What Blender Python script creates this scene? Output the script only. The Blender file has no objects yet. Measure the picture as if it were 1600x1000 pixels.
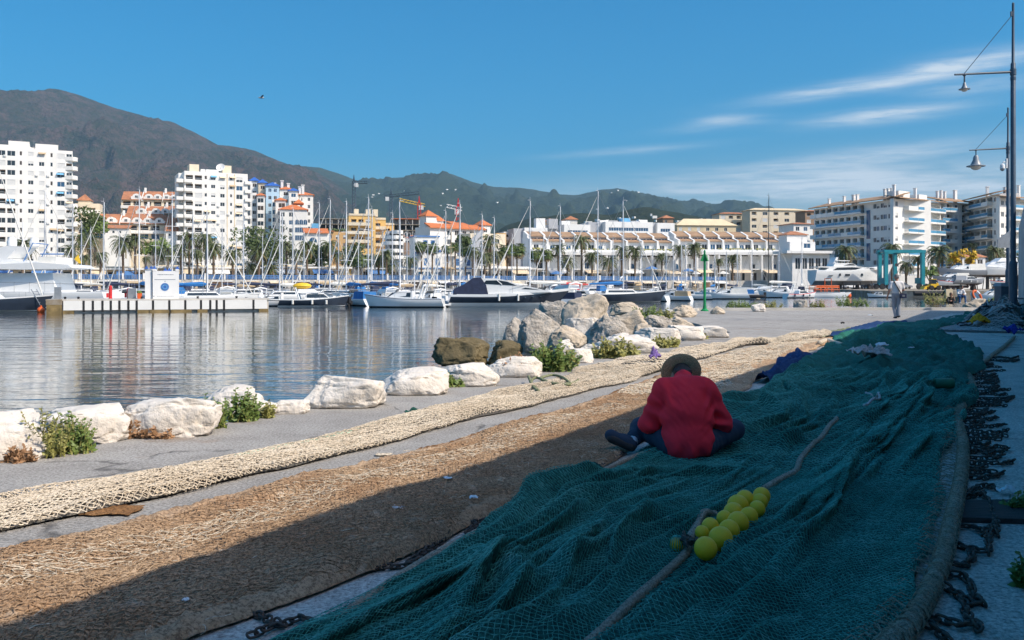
import bpy, bmesh, math, random
import numpy as np
from mathutils import Vector, Matrix
random.seed(7)
RNG = np.random.default_rng(11)
S = bpy.context.scene
COL = S.collection
PI = math.pi
R = math.radians
# ------------------------------------------------------------------ camera
F = 1400.0            # focal length in photo pixels (photo is 1600 x 1000)
EYE = 1.35            # camera height over the quay
HZ = 444.0            # photo row of the horizon
cam_d = bpy.data.cameras.new('camera')
cam = bpy.data.objects.new('camera', cam_d)
COL.objects.link(cam)
cam.location = (0, 0, EYE)
cam.rotation_euler = (R(90), 0, 0)
cam_d.sensor_width = 36.0
cam_d.lens = 36.0 * F / 1600.0
cam_d.shift_y = -(500.0 - HZ) / 1600.0
cam_d.clip_start = 0.05
cam_d.clip_end = 30000
S.camera = cam
# ------------------------------------------------------------------ light
SUN_EL = R(46.0)
SUN_XY = Vector((0.876, -0.482))         # horizontal direction towards the sun
sun_az = math.atan2(SUN_XY.x, SUN_XY.y)  # clockwise from +Y
sd = bpy.data.lights.new('sun', 'SUN')
sd.energy = 3.3
sd.angle = R(0.5)
sd.color = (1.0, 0.90, 0.76)
sun = bpy.data.objects.new('sun', sd)
COL.objects.link(sun)
to_sun = Vector((SUN_XY.x * math.cos(SUN_EL), SUN_XY.y * math.cos(SUN_EL), math.sin(SUN_EL)))
sun.rotation_euler = to_sun.to_track_quat('Z', 'Y').to_euler()
SKY_STRENGTH = 0.15
S.view_settings.view_transform = 'Standard'
S.view_settings.look = 'None'
S.view_settings.exposure = 0.6
S.view_settings.gamma = 1.0
S.view_settings.use_curve_mapping = False
S.render.engine = 'CYCLES'
S.cycles.max_bounces = 6
S.cycles.diffuse_bounces = 5
S.cycles.glossy_bounces = 3
S.cycles.transparent_max_bounces = 12
S.cycles.volume_bounces = 0
S.cycles.use_denoising = True
S.cycles.denoising_prefilter = 'ACCURATE'
S.cycles.sample_clamp_indirect = 8.0
class NT:
 """small helper to wire nodes"""
 def __init__(self, tree):
  self.t = tree
  self.n = tree.nodes
  self.l = tree.links
 def new(self, typ, **kw):
  x = self.n.new(typ)
  for k, v in kw.items():
   setattr(x, k, v)
  return x
 def link(self, a, b):
  self.l.new(a, b)
 def setin(self, sock, v):
  if isinstance(v, bpy.types.NodeSocket):
   self.l.new(v, sock)
  else:
   sock.default_value = v
 def math(self, op, a, b=0.0, c=None, clamp=False):
  x = self.n.new('ShaderNodeMath')
  x.operation = op
  x.use_clamp = clamp
  self.setin(x.inputs[0], a)
  self.setin(x.inputs[1], b)
  if c is not None:
   self.setin(x.inputs[2], c)
  return x.outputs[0]
 def mix(self, fac, a, b, blend='MIX'):
  x = self.n.new('ShaderNodeMix')
  x.data_type = 'RGBA'
  x.blend_type = blend
  self.setin(x.inputs[0], fac)
  self.setin(x.inputs[6], a if not isinstance(a, tuple) or len(a) == 4 else (*a, 1))
  self.setin(x.inputs[7], b if not isinstance(b, tuple) or len(b) == 4 else (*b, 1))
  return x.outputs[2]
 def noise(self, vec, scale, detail=4, rough=0.55, dist=0.0):
  x = self.n.new('ShaderNodeTexNoise')
  if vec is not None:
   self.l.new(vec, x.inputs['Vector'])
  x.inputs['Scale'].default_value = scale
  x.inputs['Detail'].default_value = detail
  x.inputs['Roughness'].default_value = rough
  x.inputs['Distortion'].default_value = dist
  return x.outputs['Fac']
 def ramp(self, fac, stops):
  x = self.n.new('ShaderNodeValToRGB')
  self.l.new(fac, x.inputs[0])
  e = x.color_ramp.elements
  while len(e) < len(stops):
   e.new(0.5)
  for i, (p, c) in enumerate(stops):
   e[i].position = p
   e[i].color = (c, c, c, 1) if not isinstance(c, tuple) else (*c, 1) if len(c) == 3 else c
  return x.outputs[0]
 def mapping(self, vec, scale=(1, 1, 1), rot=(0, 0, 0), loc=(0, 0, 0)):
  x = self.n.new('ShaderNodeMapping')
  self.l.new(vec, x.inputs[0])
  x.inputs['Scale'].default_value = scale
  x.inputs['Rotation'].default_value = rot
  x.inputs['Location'].default_value = loc
  return x.outputs[0]
 def comb(self, x, y, z):
  c = self.n.new('ShaderNodeCombineXYZ')
  for i, v in enumerate((x, y, z)):
   self.setin(c.inputs[i], v)
  return c.outputs[0]
world = bpy.data.worlds.new('World')
S.world = world
world.use_nodes = True
wt = NT(world.node_tree)
world.node_tree.nodes.clear()
sky = wt.new('ShaderNodeTexSky', sky_type='NISHITA')
sky.sun_disc = False
sky.sun_elevation = SUN_EL
sky.sun_rotation = sun_az
sky.altitude = 0
sky.air_density = 1.0
sky.dust_density = 3.4
sky.ozone_density = 5.0
hsv = wt.new('ShaderNodeHueSaturation')
hsv.inputs['Saturation'].default_value = 1.85
hsv.inputs['Value'].default_value = 0.75
hsv.inputs['Hue'].default_value = 0.489
wt.link(sky.outputs[0], hsv.inputs['Color'])
wtc = wt.new('ShaderNodeTexCoord')
sep = wt.new('ShaderNodeSeparateXYZ')
wt.link(wtc.outputs['Generated'], sep.inputs[0])
az = wt.math('ARCTAN2', sep.outputs[0], sep.outputs[1])
el = wt.math('ARCSINE', sep.outputs[2])
# fibrous cirrus: streaks at given azimuth / elevation all round the sky, torn up by stretched noise
def azel(u, v):
 x, z = (u - 800) / F, (HZ - v) / F
 return math.atan(x), math.atan2(z, math.hypot(1, x))
streaks = []   # u0,v0,u1,v1, thickness px, strength
for u0, v0, u1, v1, th, st in [
  (1205, 156, 1585, 88, 10, .52), (1420, 112, 1640, 84, 16, .3), (1085, 190, 1185, 184, 7, .4), (1270, 192, 1500, 168, 10, .6),
  (1040, 205, 1200, 188, 7, .16), (870, 244, 1095, 226, 6, .25), (900, 306, 1640, 262, 26, .52),
  (1180, 262, 1620, 214, 13, .38), (1250, 300, 1700, 300, 22, .45), (1400, 140, 1640, 128, 14, .2)]:
 a0, e0 = azel(u0, v0)
 a1, e1 = azel(u1, v1)
 streaks.append(((a0 + a1) / 2, (e0 + e1) / 2, math.hypot(a1 - a0, e1 - e0) / 2, th / F, math.atan2(e1 - e0, a1 - a0), st * 2.3))
for k in range(9):
 streaks.append((0.75 + k * 0.56, 0.06 + 0.22 * random.random(), 0.12 + 0.1 * random.random(), 0.012 + .012 * random.random(),
     0.12 * random.random(), 0.2 + 0.3 * random.random()))
uv = wt.comb(az, el, 0.0)
fib = wt.noise(wt.mapping(uv, (14, 150, 1), (0, 0, -0.13)), 1.0, 7, 0.65, 0.4)
fib2 = wt.noise(wt.mapping(uv, (5, 40, 1), (0, 0, -0.2), (3, 1, 0)), 1.0, 3, 0.5, 0.8)
fibm = wt.math('MULTIPLY', wt.ramp(fib, [(0.30, 0.30), (0.60, 1.0)]), wt.ramp(fib2, [(0.30, 0.35), (0.6, 1.0)]))
tot = None
for a0, e0, L, T, ang, st in streaks:
 da = wt.math('SUBTRACT', az, a0)
 de = wt.math('SUBTRACT', el, e0)
 c, s_ = math.cos(ang), math.sin(ang)
 p = wt.math('MULTIPLY_ADD', da, c / L, wt.math('MULTIPLY', de, s_ / L))
 q = wt.math('MULTIPLY_ADD', da, -s_ / T, wt.math('MULTIPLY', de, c / T))
 d2 = wt.math('MULTIPLY_ADD', p, p, wt.math('MULTIPLY', q, q))
 g = wt.math('MULTIPLY', wt.math('EXPONENT', wt.math('MULTIPLY', d2, -1.1)), st)
 tot = g if tot is None else wt.math('ADD', tot, g)
cl = wt.math('MULTIPLY', tot, fibm, clamp=True)
skyc = wt.mix(cl, hsv.outputs[0], (3.3, 3.7, 4.1, 1))
bg = wt.new('ShaderNodeBackground')
wt.link(skyc, bg.inputs[0])
bg.inputs[1].default_value = SKY_STRENGTH
wo = wt.new('ShaderNodeOutputWorld')
wt.link(bg.outputs[0], wo.inputs[0])
# ------------------------------------------------------------------ places
AX = Vector((0.4822, 0.8760))     # direction along the quay
NX = Vector((-0.8760, 0.4822))    # across it, towards the water
def W(u, v, Y):
 """point at photo pixel (u, v) and depth Y"""
 return Vector(((u - 800) / F * Y, Y, EYE - (v - HZ) / F * Y))
def G(u, v, z=0.0):
 """point of the level z seen at photo pixel (u, v)"""
 Y = (EYE - z) * F / (v - HZ)
 return Vector(((u - 800) / F * Y, Y, z))
def ST(s, t, z=0.0):
 return Vector((AX.x * s + NX.x * t, AX.y * s + NX.y * t, z))
def toST(p):
 return (p[0] * AX.x + p[1] * AX.y, p[0] * NX.x + p[1] * NX.y)
def tag(o, label=None, cat=None, group=None, kind=None):
 if label: o['label'] = label
 if cat: o['category'] = cat
 if group: o['group'] = group
 if kind: o['kind'] = kind
 return o
def empty(name, loc=(0, 0, 0), rz=0.0, label=None, cat=None, group=None, parent=None):
 o = bpy.data.objects.new(name, None)
 COL.objects.link(o)
 o.location = loc
 o.rotation_euler = (0, 0, rz)
 o.empty_display_size = 0.1
 if parent: o.parent = parent
 return tag(o, label, cat, group)
def link_obj(name, me, parent=None, loc=(0, 0, 0), rot=(0, 0, 0)):
 o = bpy.data.objects.new(name, me)
 COL.objects.link(o)
 o.location = loc
 o.rotation_euler = rot
 if parent is not None: o.parent = parent
 return o
CH = {}
def kids(o):
 return [c for c in bpy.data.objects if c.parent is o]
def copy_tree(o, parent=None):
 c = o.copy()
 COL.objects.link(c)
 c.parent = parent
 for ch in list(o.children):
  copy_tree(ch, c)
 return c
def np_mesh(name, verts, quads, mats, smooth=True, mi=None):
 """mesh from numpy arrays; quads is (n,4) or (n,3)"""
 me = bpy.data.meshes.new(name)
 k = quads.shape[1]
 me.vertices.add(len(verts))
 me.vertices.foreach_set('co', np.asarray(verts, dtype=np.float32).ravel())
 me.loops.add(quads.size)
 me.loops.foreach_set('vertex_index', quads.astype(np.int32).ravel())
 me.polygons.add(len(quads))
 me.polygons.foreach_set('loop_start', np.arange(0, quads.size, k, dtype=np.int32))
 me.polygons.foreach_set('loop_total', np.full(len(quads), k, dtype=np.int32))
 me.polygons.foreach_set('use_smooth', np.full(len(quads), smooth, dtype=bool))
 if mi is not None:
  me.polygons.foreach_set('material_index', np.asarray(mi, dtype=np.int32))
 for m in (mats if isinstance(mats, (list, tuple)) else [mats]):
  me.materials.append(m)
 me.update(calc_edges=True)
 me.validate()
 return me
class MB:
 """collects primitive shapes of ONE part into one mesh"""
 def __init__(self):
  self.v, self.f, self.m = [], [], []
 def add(self, vs, fs, mi=0):
  b = len(self.v)
  self.v += [tuple(p) for p in vs]
  self.f += [tuple(b + i for i in f) for f in fs]
  self.m += [mi] * len(fs)
  return self
 def box(self, x0, y0, z0, x1, y1, z1, mi=0):
  v = [(x0, y0, z0), (x1, y0, z0), (x1, y1, z0), (x0, y1, z0), (x0, y0, z1), (x1, y0, z1), (x1, y1, z1), (x0, y1, z1)]
  return self.add(v, [(0, 3, 2, 1), (4, 5, 6, 7), (0, 1, 5, 4), (1, 2, 6, 5), (2, 3, 7, 6), (3, 0, 4, 7)], mi)
 def cbox(self, c, sx, sy, sz, mi=0, rz=0.0, taper=1.0):
  co, si = math.cos(rz), math.sin(rz)
  v = []
  for z, k in ((-sz / 2, 1.0), (sz / 2, taper)):
   for x, y in ((-1, -1), (1, -1), (1, 1), (-1, 1)):
    a, b = x * sx / 2 * k, y * sy / 2 * k
    v.append((c[0] + a * co - b * si, c[1] + a * si + b * co, c[2] + z))
  return self.add(v, [(0, 3, 2, 1), (4, 5, 6, 7), (0, 1, 5, 4), (1, 2, 6, 5), (2, 3, 7, 6), (3, 0, 4, 7)], mi)
 def tube(self, p0, p1, r0, r1=None, n=8, mi=0):
  return self.path([p0, p1], [r0, r0 if r1 is None else r1], n, mi)
 def path(self, pts, rad, n=8, mi=0, cap=True, twist=0.0, lobes=0, amp=0.0):
  pts = [Vector(p) for p in pts]
  if not isinstance(rad, (list, tuple)): rad = [rad] * len(pts)
  vs, up, run = [], None, 0.0
  for i, p in enumerate(pts):
   d = (pts[min(i + 1, len(pts) - 1)] - pts[max(i - 1, 0)])
   if d.length < 1e-9: d = Vector((0, 0, 1))
   d.normalize()
   if up is None:
    up = Vector((0, 0, 1)) if abs(d.z) < 0.9 else Vector((1, 0, 0))
   x = d.cross(up)
   if x.length < 1e-6: x = d.orthogonal()
   x.normalize()
   y = d.cross(x)
   up = -y if y.dot(up) < 0 else y
   if i: run += (p - pts[i - 1]).length
   for k in range(n):
    a = 2 * PI * k / n
    r = rad[i]
    if lobes: r *= 1 + amp * math.cos(lobes * a - run * twist)
    vs.append(p + x * (r * math.cos(a)) + y * (r * math.sin(a)))
  fs = []
  for i in range(len(pts) - 1):
   for k in range(n):
    a, b = i * n + k, i * n + (k + 1) % n
    fs.append((a, b, b + n, a + n))
  if cap:
   fs.append(tuple(range(n - 1, -1, -1)))
   fs.append(tuple(range((len(pts) - 1) * n, len(pts) * n)))
  return self.add(vs, fs, mi)
 def lathe(self, prof, n=16, mi=0, c=(0, 0, 0)):
  vs = [(c[0] + r * math.cos(2 * PI * k / n), c[1] + r * math.sin(2 * PI * k / n), c[2] + z) for r, z in prof for k in range(n)]
  fs = [(i * n + k, i * n + (k + 1) % n, (i + 1) * n + (k + 1) % n, (i + 1) * n + k) for i in range(len(prof) - 1) for k in range(n)]
  if prof[0][0] > 1e-6: fs.append(tuple(range(n - 1, -1, -1)))
  if prof[-1][0] > 1e-6: fs.append(tuple(range((len(prof) - 1) * n, len(prof) * n)))
  return self.add(vs, fs, mi)
 def prism(self, poly, axis, a, b, mi=0):
  """polygon of 2D points pushed along axis ('x','y','z') from a to b"""
  n = len(poly)
  def mk(p, h):
   return {'x': (h, p[0], p[1]), 'y': (p[0], h, p[1]), 'z': (p[0], p[1], h)}[axis]
  vs = [mk(p, a) for p in poly] + [mk(p, b) for p in poly]
  fs = [tuple(range(n - 1, -1, -1)), tuple(range(n, 2 * n))] + [(i, (i + 1) % n, n + (i + 1) % n, n + i) for i in range(n)]
  return self.add(vs, fs, mi)
 def sphere(self, c, r, nu=12, nv=8, mi=0, sc=(1, 1, 1)):
  prof = [(math.sin(PI * i / nv), -math.cos(PI * i / nv)) for i in range(nv + 1)]
  vs = [(c[0] + r * sc[0] * p[0] * math.cos(2 * PI * k / nu), c[1] + r * sc[1] * p[0] * math.sin(2 * PI * k / nu), c[2] + r * sc[2] * p[1]) for p in prof for k in range(nu)]
  fs = [(i * nu + k, i * nu + (k + 1) % nu, (i + 1) * nu + (k + 1) % nu, (i + 1) * nu + k) for i in range(nv) for k in range(nu)]
  return self.add(vs, fs, mi)
 def mesh(self, name, mats, smooth=False, fix=True):
  me = bpy.data.meshes.new(name)
  me.from_pydata([tuple(p) for p in self.v], [], self.f)
  for m in (mats if isinstance(mats, (list, tuple)) else [mats]):
   me.materials.append(m)
  me.polygons.foreach_set('material_index', self.m)
  if fix:
   bm = bmesh.new()
   bm.from_mesh(me)
   bmesh.ops.remove_doubles(bm, verts=bm.verts, dist=1e-5)
   bmesh.ops.recalc_face_normals(bm, faces=bm.faces)
   bm.to_mesh(me)
   bm.free()
  if smooth:
   me.polygons.foreach_set('use_smooth', [True] * len(me.polygons))
   if smooth != 'all':
    try: me.set_sharp_from_angle(angle=R(38))
    except Exception: pass
  me.update()
  return me
 def build(self, name, mats, parent=None, loc=(0, 0, 0), rot=(0, 0, 0), smooth=False):
  return link_obj(name, self.mesh(name, mats, smooth), parent, loc, rot)
# ------------------------------------------------------------------ noise in numpy
_T2 = RNG.random((256, 256))
_T3 = RNG.random((64, 64, 64))
def vn2(x, y):
 xi, yi = np.floor(x).astype(int), np.floor(y).astype(int)
 fx, fy = x - xi, y - yi
 fx, fy = fx * fx * (3 - 2 * fx), fy * fy * (3 - 2 * fy)
 a, b = _T2[xi & 255, yi & 255], _T2[(xi + 1) & 255, yi & 255]
 c, d = _T2[xi & 255, (yi + 1) & 255], _T2[(xi + 1) & 255, (yi + 1) & 255]
 return (a * (1 - fx) + b * fx) * (1 - fy) + (c * (1 - fx) + d * fx) * fy
def vn3(x, y, z):
 xi, yi, zi = (np.floor(q).astype(int) for q in (x, y, z))
 fx, fy, fz = x - xi, y - yi, z - zi
 fx, fy, fz = (q * q * (3 - 2 * q) for q in (fx, fy, fz))
 r = 0
 for i in (0, 1):
  for j in (0, 1):
   for k in (0, 1):
    r = r + _T3[(xi + i) & 63, (yi + j) & 63, (zi + k) & 63] * (fx if i else 1 - fx) * (fy if j else 1 - fy) * (fz if k else 1 - fz)
 return r
def fbm2(x, y, o=4, g=0.5):
 r, a, t = 0, 1.0, 0
 for k in range(o):
  r = r + a * (vn2(x * 2 ** k + 17.3 * k, y * 2 ** k - 9.1 * k) * 2 - 1)
  t += a
  a *= g
 return r / t
def rid2(x, y, o=4, g=0.5):
 r, a, t = 0, 1.0, 0
 for k in range(o):
  r = r + a * (1 - np.abs(vn2(x * 2 ** k + 31.7 * k, y * 2 ** k + 5.9 * k) * 2 - 1))
  t += a
  a *= g
 return r / t
def fbm3(p, o=4, g=0.5):
 r, a, t = 0, 1.0, 0
 for k in range(o):
  q = p * 2 ** k + 11.1 * k
  r = r + a * (vn3(q[..., 0], q[..., 1], q[..., 2]) * 2 - 1)
  t += a
  a *= g
 return r / t
# ------------------------------------------------------------------ materials
M = {}
def mat(name, col, rough=0.7, var=0.12, scale=3.0, bump=0.0, bscale=30.0, metal=0.0, col2=None, spec=0.5, lo=0.35, hi=0.65,
  stretch=(1, 1, 1), bdist=0.02):
 m = bpy.data.materials.new(name)
 m.use_nodes = True
 t = NT(m.node_tree)
 bs = m.node_tree.nodes['Principled BSDF']
 bs.inputs['Roughness'].default_value = rough
 bs.inputs['Metallic'].default_value = metal
 bs.inputs['Specular IOR Level'].default_value = spec
 tc = t.new('ShaderNodeTexCoord')
 vec = t.mapping(tc.outputs['Object'], stretch)
 if col2 is None:
  col2 = tuple(min(1, c * (1 + var)) for c in col)
  col = tuple(c * (1 - var) for c in col)
 n = t.noise(vec, scale, 6, 0.6)
 t.link(t.mix(t.ramp(n, [(lo, 0.0), (hi, 1.0)]), (*col, 1), (*col2, 1)), bs.inputs['Base Color'])
 if bump:
  b = t.new('ShaderNodeBump')
  b.inputs['Strength'].default_value = bump
  b.inputs['Distance'].default_value = bdist
  t.link(t.noise(vec, bscale, 4, 0.6), b.inputs['Height'])
  t.link(b.outputs[0], bs.inputs['Normal'])
 M[name] = m
 return m
mat('white_paint', (0.78, 0.77, 0.74), 0.7, 0.05, 0.4)
mat('white_wall', (0.80, 0.78, 0.73), 0.8, 0.05, 0.3, 0.2, 8)
mat('cream_wall', (0.72, 0.62, 0.46), 0.8, 0.06, 0.3)
mat('sand_wall', (0.70, 0.56, 0.36), 0.8, 0.07, 0.3)
mat('yellow_wall', (0.74, 0.48, 0.17), 0.8, 0.06, 0.3)
mat('ochre_wall', (0.62, 0.38, 0.16), 0.8, 0.07, 0.3)
mat('grey_wall', (0.42, 0.43, 0.45), 0.8, 0.05, 0.3)
mat('brown_wall', (0.30, 0.20, 0.13), 0.8, 0.1, 0.3)
mat('pale_blue_wall', (0.45, 0.62, 0.74), 0.8, 0.05, 0.3)
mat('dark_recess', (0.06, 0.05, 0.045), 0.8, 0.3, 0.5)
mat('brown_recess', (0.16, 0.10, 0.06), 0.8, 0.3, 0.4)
mat('terracotta', (0.40, 0.17, 0.085), 0.85, 0.2, 0.7, 0.5, 6, stretch=(1, 1, 1))
mat('brown_tile', (0.36, 0.225, 0.13), 0.85, 0.15, 0.6, 0.5, 6)
mat('orange_tile', (0.55, 0.17, 0.06), 0.85, 0.12, 0.8, 0.4, 6)
mat('blue_tile', (0.05, 0.14, 0.45), 0.35, 0.15, 0.8)
mat('blue_paint', (0.085, 0.21, 0.46), 0.5, 0.1, 1.0)
mat('light_blue', (0.16, 0.42, 0.66), 0.4, 0.1, 1.0)
mat('glass_dark', (0.03, 0.045, 0.06), 0.08, 0.3, 0.3)
mat('glass_blue', (0.03, 0.10, 0.20), 0.08, 0.2, 0.3)
mat('glass_rail', (0.10, 0.30, 0.48), 0.12, 0.15, 0.3)
mat('shutter', (0.66, 0.66, 0.64), 0.6, 0.05, 1.0)
mat('frame_white', (0.75, 0.75, 0.74), 0.5, 0.03, 1.0)
mat('gelcoat', (0.82, 0.82, 0.80), 0.2, 0.03, 0.6)
mat('navy_gel', (0.032, 0.042, 0.060), 0.15, 0.15, 0.6)
mat('grey_gel', (0.26, 0.28, 0.31), 0.25, 0.08, 0.6)
mat('antifoul', (0.05, 0.035, 0.04), 0.7, 0.3, 2.0)
mat('red_antifoul', (0.32, 0.04, 0.03), 0.7, 0.2, 2.0)
mat('alu', (0.74, 0.75, 0.76), 0.4, 0.04, 2.0, metal=0.05)
mat('dark_mast', (0.05, 0.055, 0.06), 0.4, 0.1, 2.0)
mat('sail_white', (0.74, 0.72, 0.66), 0.85, 0.06, 3.0)
mat('sail_blue', (0.02, 0.16, 0.42), 0.8, 0.15, 3.0)
mat('sail_navy', (0.022, 0.032, 0.072), 0.8, 0.2, 3.0, 0.4, 6)
mat('sail_tan', (0.48, 0.36, 0.22), 0.85, 0.1, 3.0)
mat('teak', (0.30, 0.17, 0.08), 0.6, 0.2, 6.0)
mat('black_rubber', (0.02, 0.02, 0.022), 0.7, 0.2, 3.0)
mat('orange_paint', (0.75, 0.13, 0.025), 0.5, 0.08, 3.0)
mat('red_paint', (0.62, 0.03, 0.03), 0.5, 0.1, 3.0)
mat('yellow_paint', (0.80, 0.50, 0.03), 0.5, 0.08, 3.0)
mat('teal_steel', (0.01, 0.23, 0.28), 0.45, 0.12, 1.5)
mat('green_paint', (0.005, 0.24, 0.07), 0.5, 0.15, 3.0)
mat('steel', (0.35, 0.36, 0.37), 0.4, 0.1, 4.0, metal=0.6)
mat('lamp_steel', (0.055, 0.085, 0.12), 0.45, 0.12, 5.0)
mat('lamp_grey', (0.22, 0.25, 0.28), 0.4, 0.1, 5.0)
mat('lamp_glass', (0.62, 0.58, 0.52), 0.25, 0.05, 5.0)
mat('concrete_old', (0.36, 0.33, 0.28), 0.9, 0.3, 0.8, 0.6, 10, col2=(0.22, 0.16, 0.09))
mat('concrete_pale', (0.50, 0.47, 0.42), 0.9, 0.15, 0.8, 0.4, 10)
mat('sea_wall', (0.46, 0.46, 0.45), 0.92, 0.2, 0.9, 0.8, 6)
mat('stained', (0.24, 0.17, 0.07), 0.9, 0.4, 1.5, 0.8, 8)
mat('limestone', (0.74, 0.68, 0.60), 0.9, 0.1, 3.0, 0.7, 20, col2=(0.54, 0.46, 0.37), lo=0.45, hi=0.8, bdist=0.03)
mat('grey_rock', (0.58, 0.52, 0.44), 0.92, 0.25, 2.5, 1.0, 14, col2=(0.32, 0.28, 0.23), bdist=0.08)
mat('beige_rock', (0.54, 0.45, 0.34), 0.92, 0.18, 2.5, 0.9, 22, bdist=0.03)
mat('algae_rock', (0.10, 0.075, 0.03), 0.75, 0.4, 3.0, 1.0, 18, col2=(0.17, 0.13, 0.06), bdist=0.03)
mat('leaf', (0.09, 0.16, 0.03), 0.6, 0.35, 6.0, col2=(0.17, 0.22, 0.05))
mat('leaf_yellow', (0.26, 0.25, 0.07), 0.6, 0.3, 6.0)
mat('dry_weed', (0.32, 0.18, 0.09), 0.8, 0.35, 6.0)
mat('palm_leaf', (0.055, 0.085, 0.022), 0.55, 0.3, 1.2, col2=(0.11, 0.12, 0.035))
mat('palm_dry', (0.20, 0.15, 0.07), 0.8, 0.3, 1.2)
mat('fan_leaf', (0.055, 0.10, 0.018), 0.55, 0.3, 1.0, col2=(0.12, 0.16, 0.03))
mat('palm_trunk', (0.16, 0.11, 0.07), 0.9, 0.25, 2.0, 0.8, 6)
mat('bush', (0.035, 0.065, 0.015), 0.7, 0.4, 0.8, col2=(0.09, 0.12, 0.03))
mat('yellow_bloom', (0.55, 0.36, 0.01), 0.7, 0.25, 1.0)
mat('awning', (0.72, 0.58, 0.40), 0.8, 0.08, 0.5)
mat('skin', (0.42, 0.21, 0.14), 0.5, 0.08, 8.0)
mat('hair_grey', (0.20, 0.19, 0.18), 0.7, 0.25, 40.0)
mat('hair_dark', (0.035, 0.028, 0.024), 0.6, 0.3, 40.0)
mat('hair_brown', (0.11, 0.05, 0.03), 0.6, 0.3, 40.0)
mat('plastic_white', (0.70, 0.74, 0.78), 0.4, 0.05, 5.0)
mat('iron', (0.055, 0.05, 0.047), 0.75, 0.5, 30.0, 0.5, 80, col2=(0.095, 0.06, 0.04), bdist=0.004)
mat('timber', (0.045, 0.04, 0.04), 0.85, 0.35, 6.0, 0.8, 20, stretch=(1, 8, 8))
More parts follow.
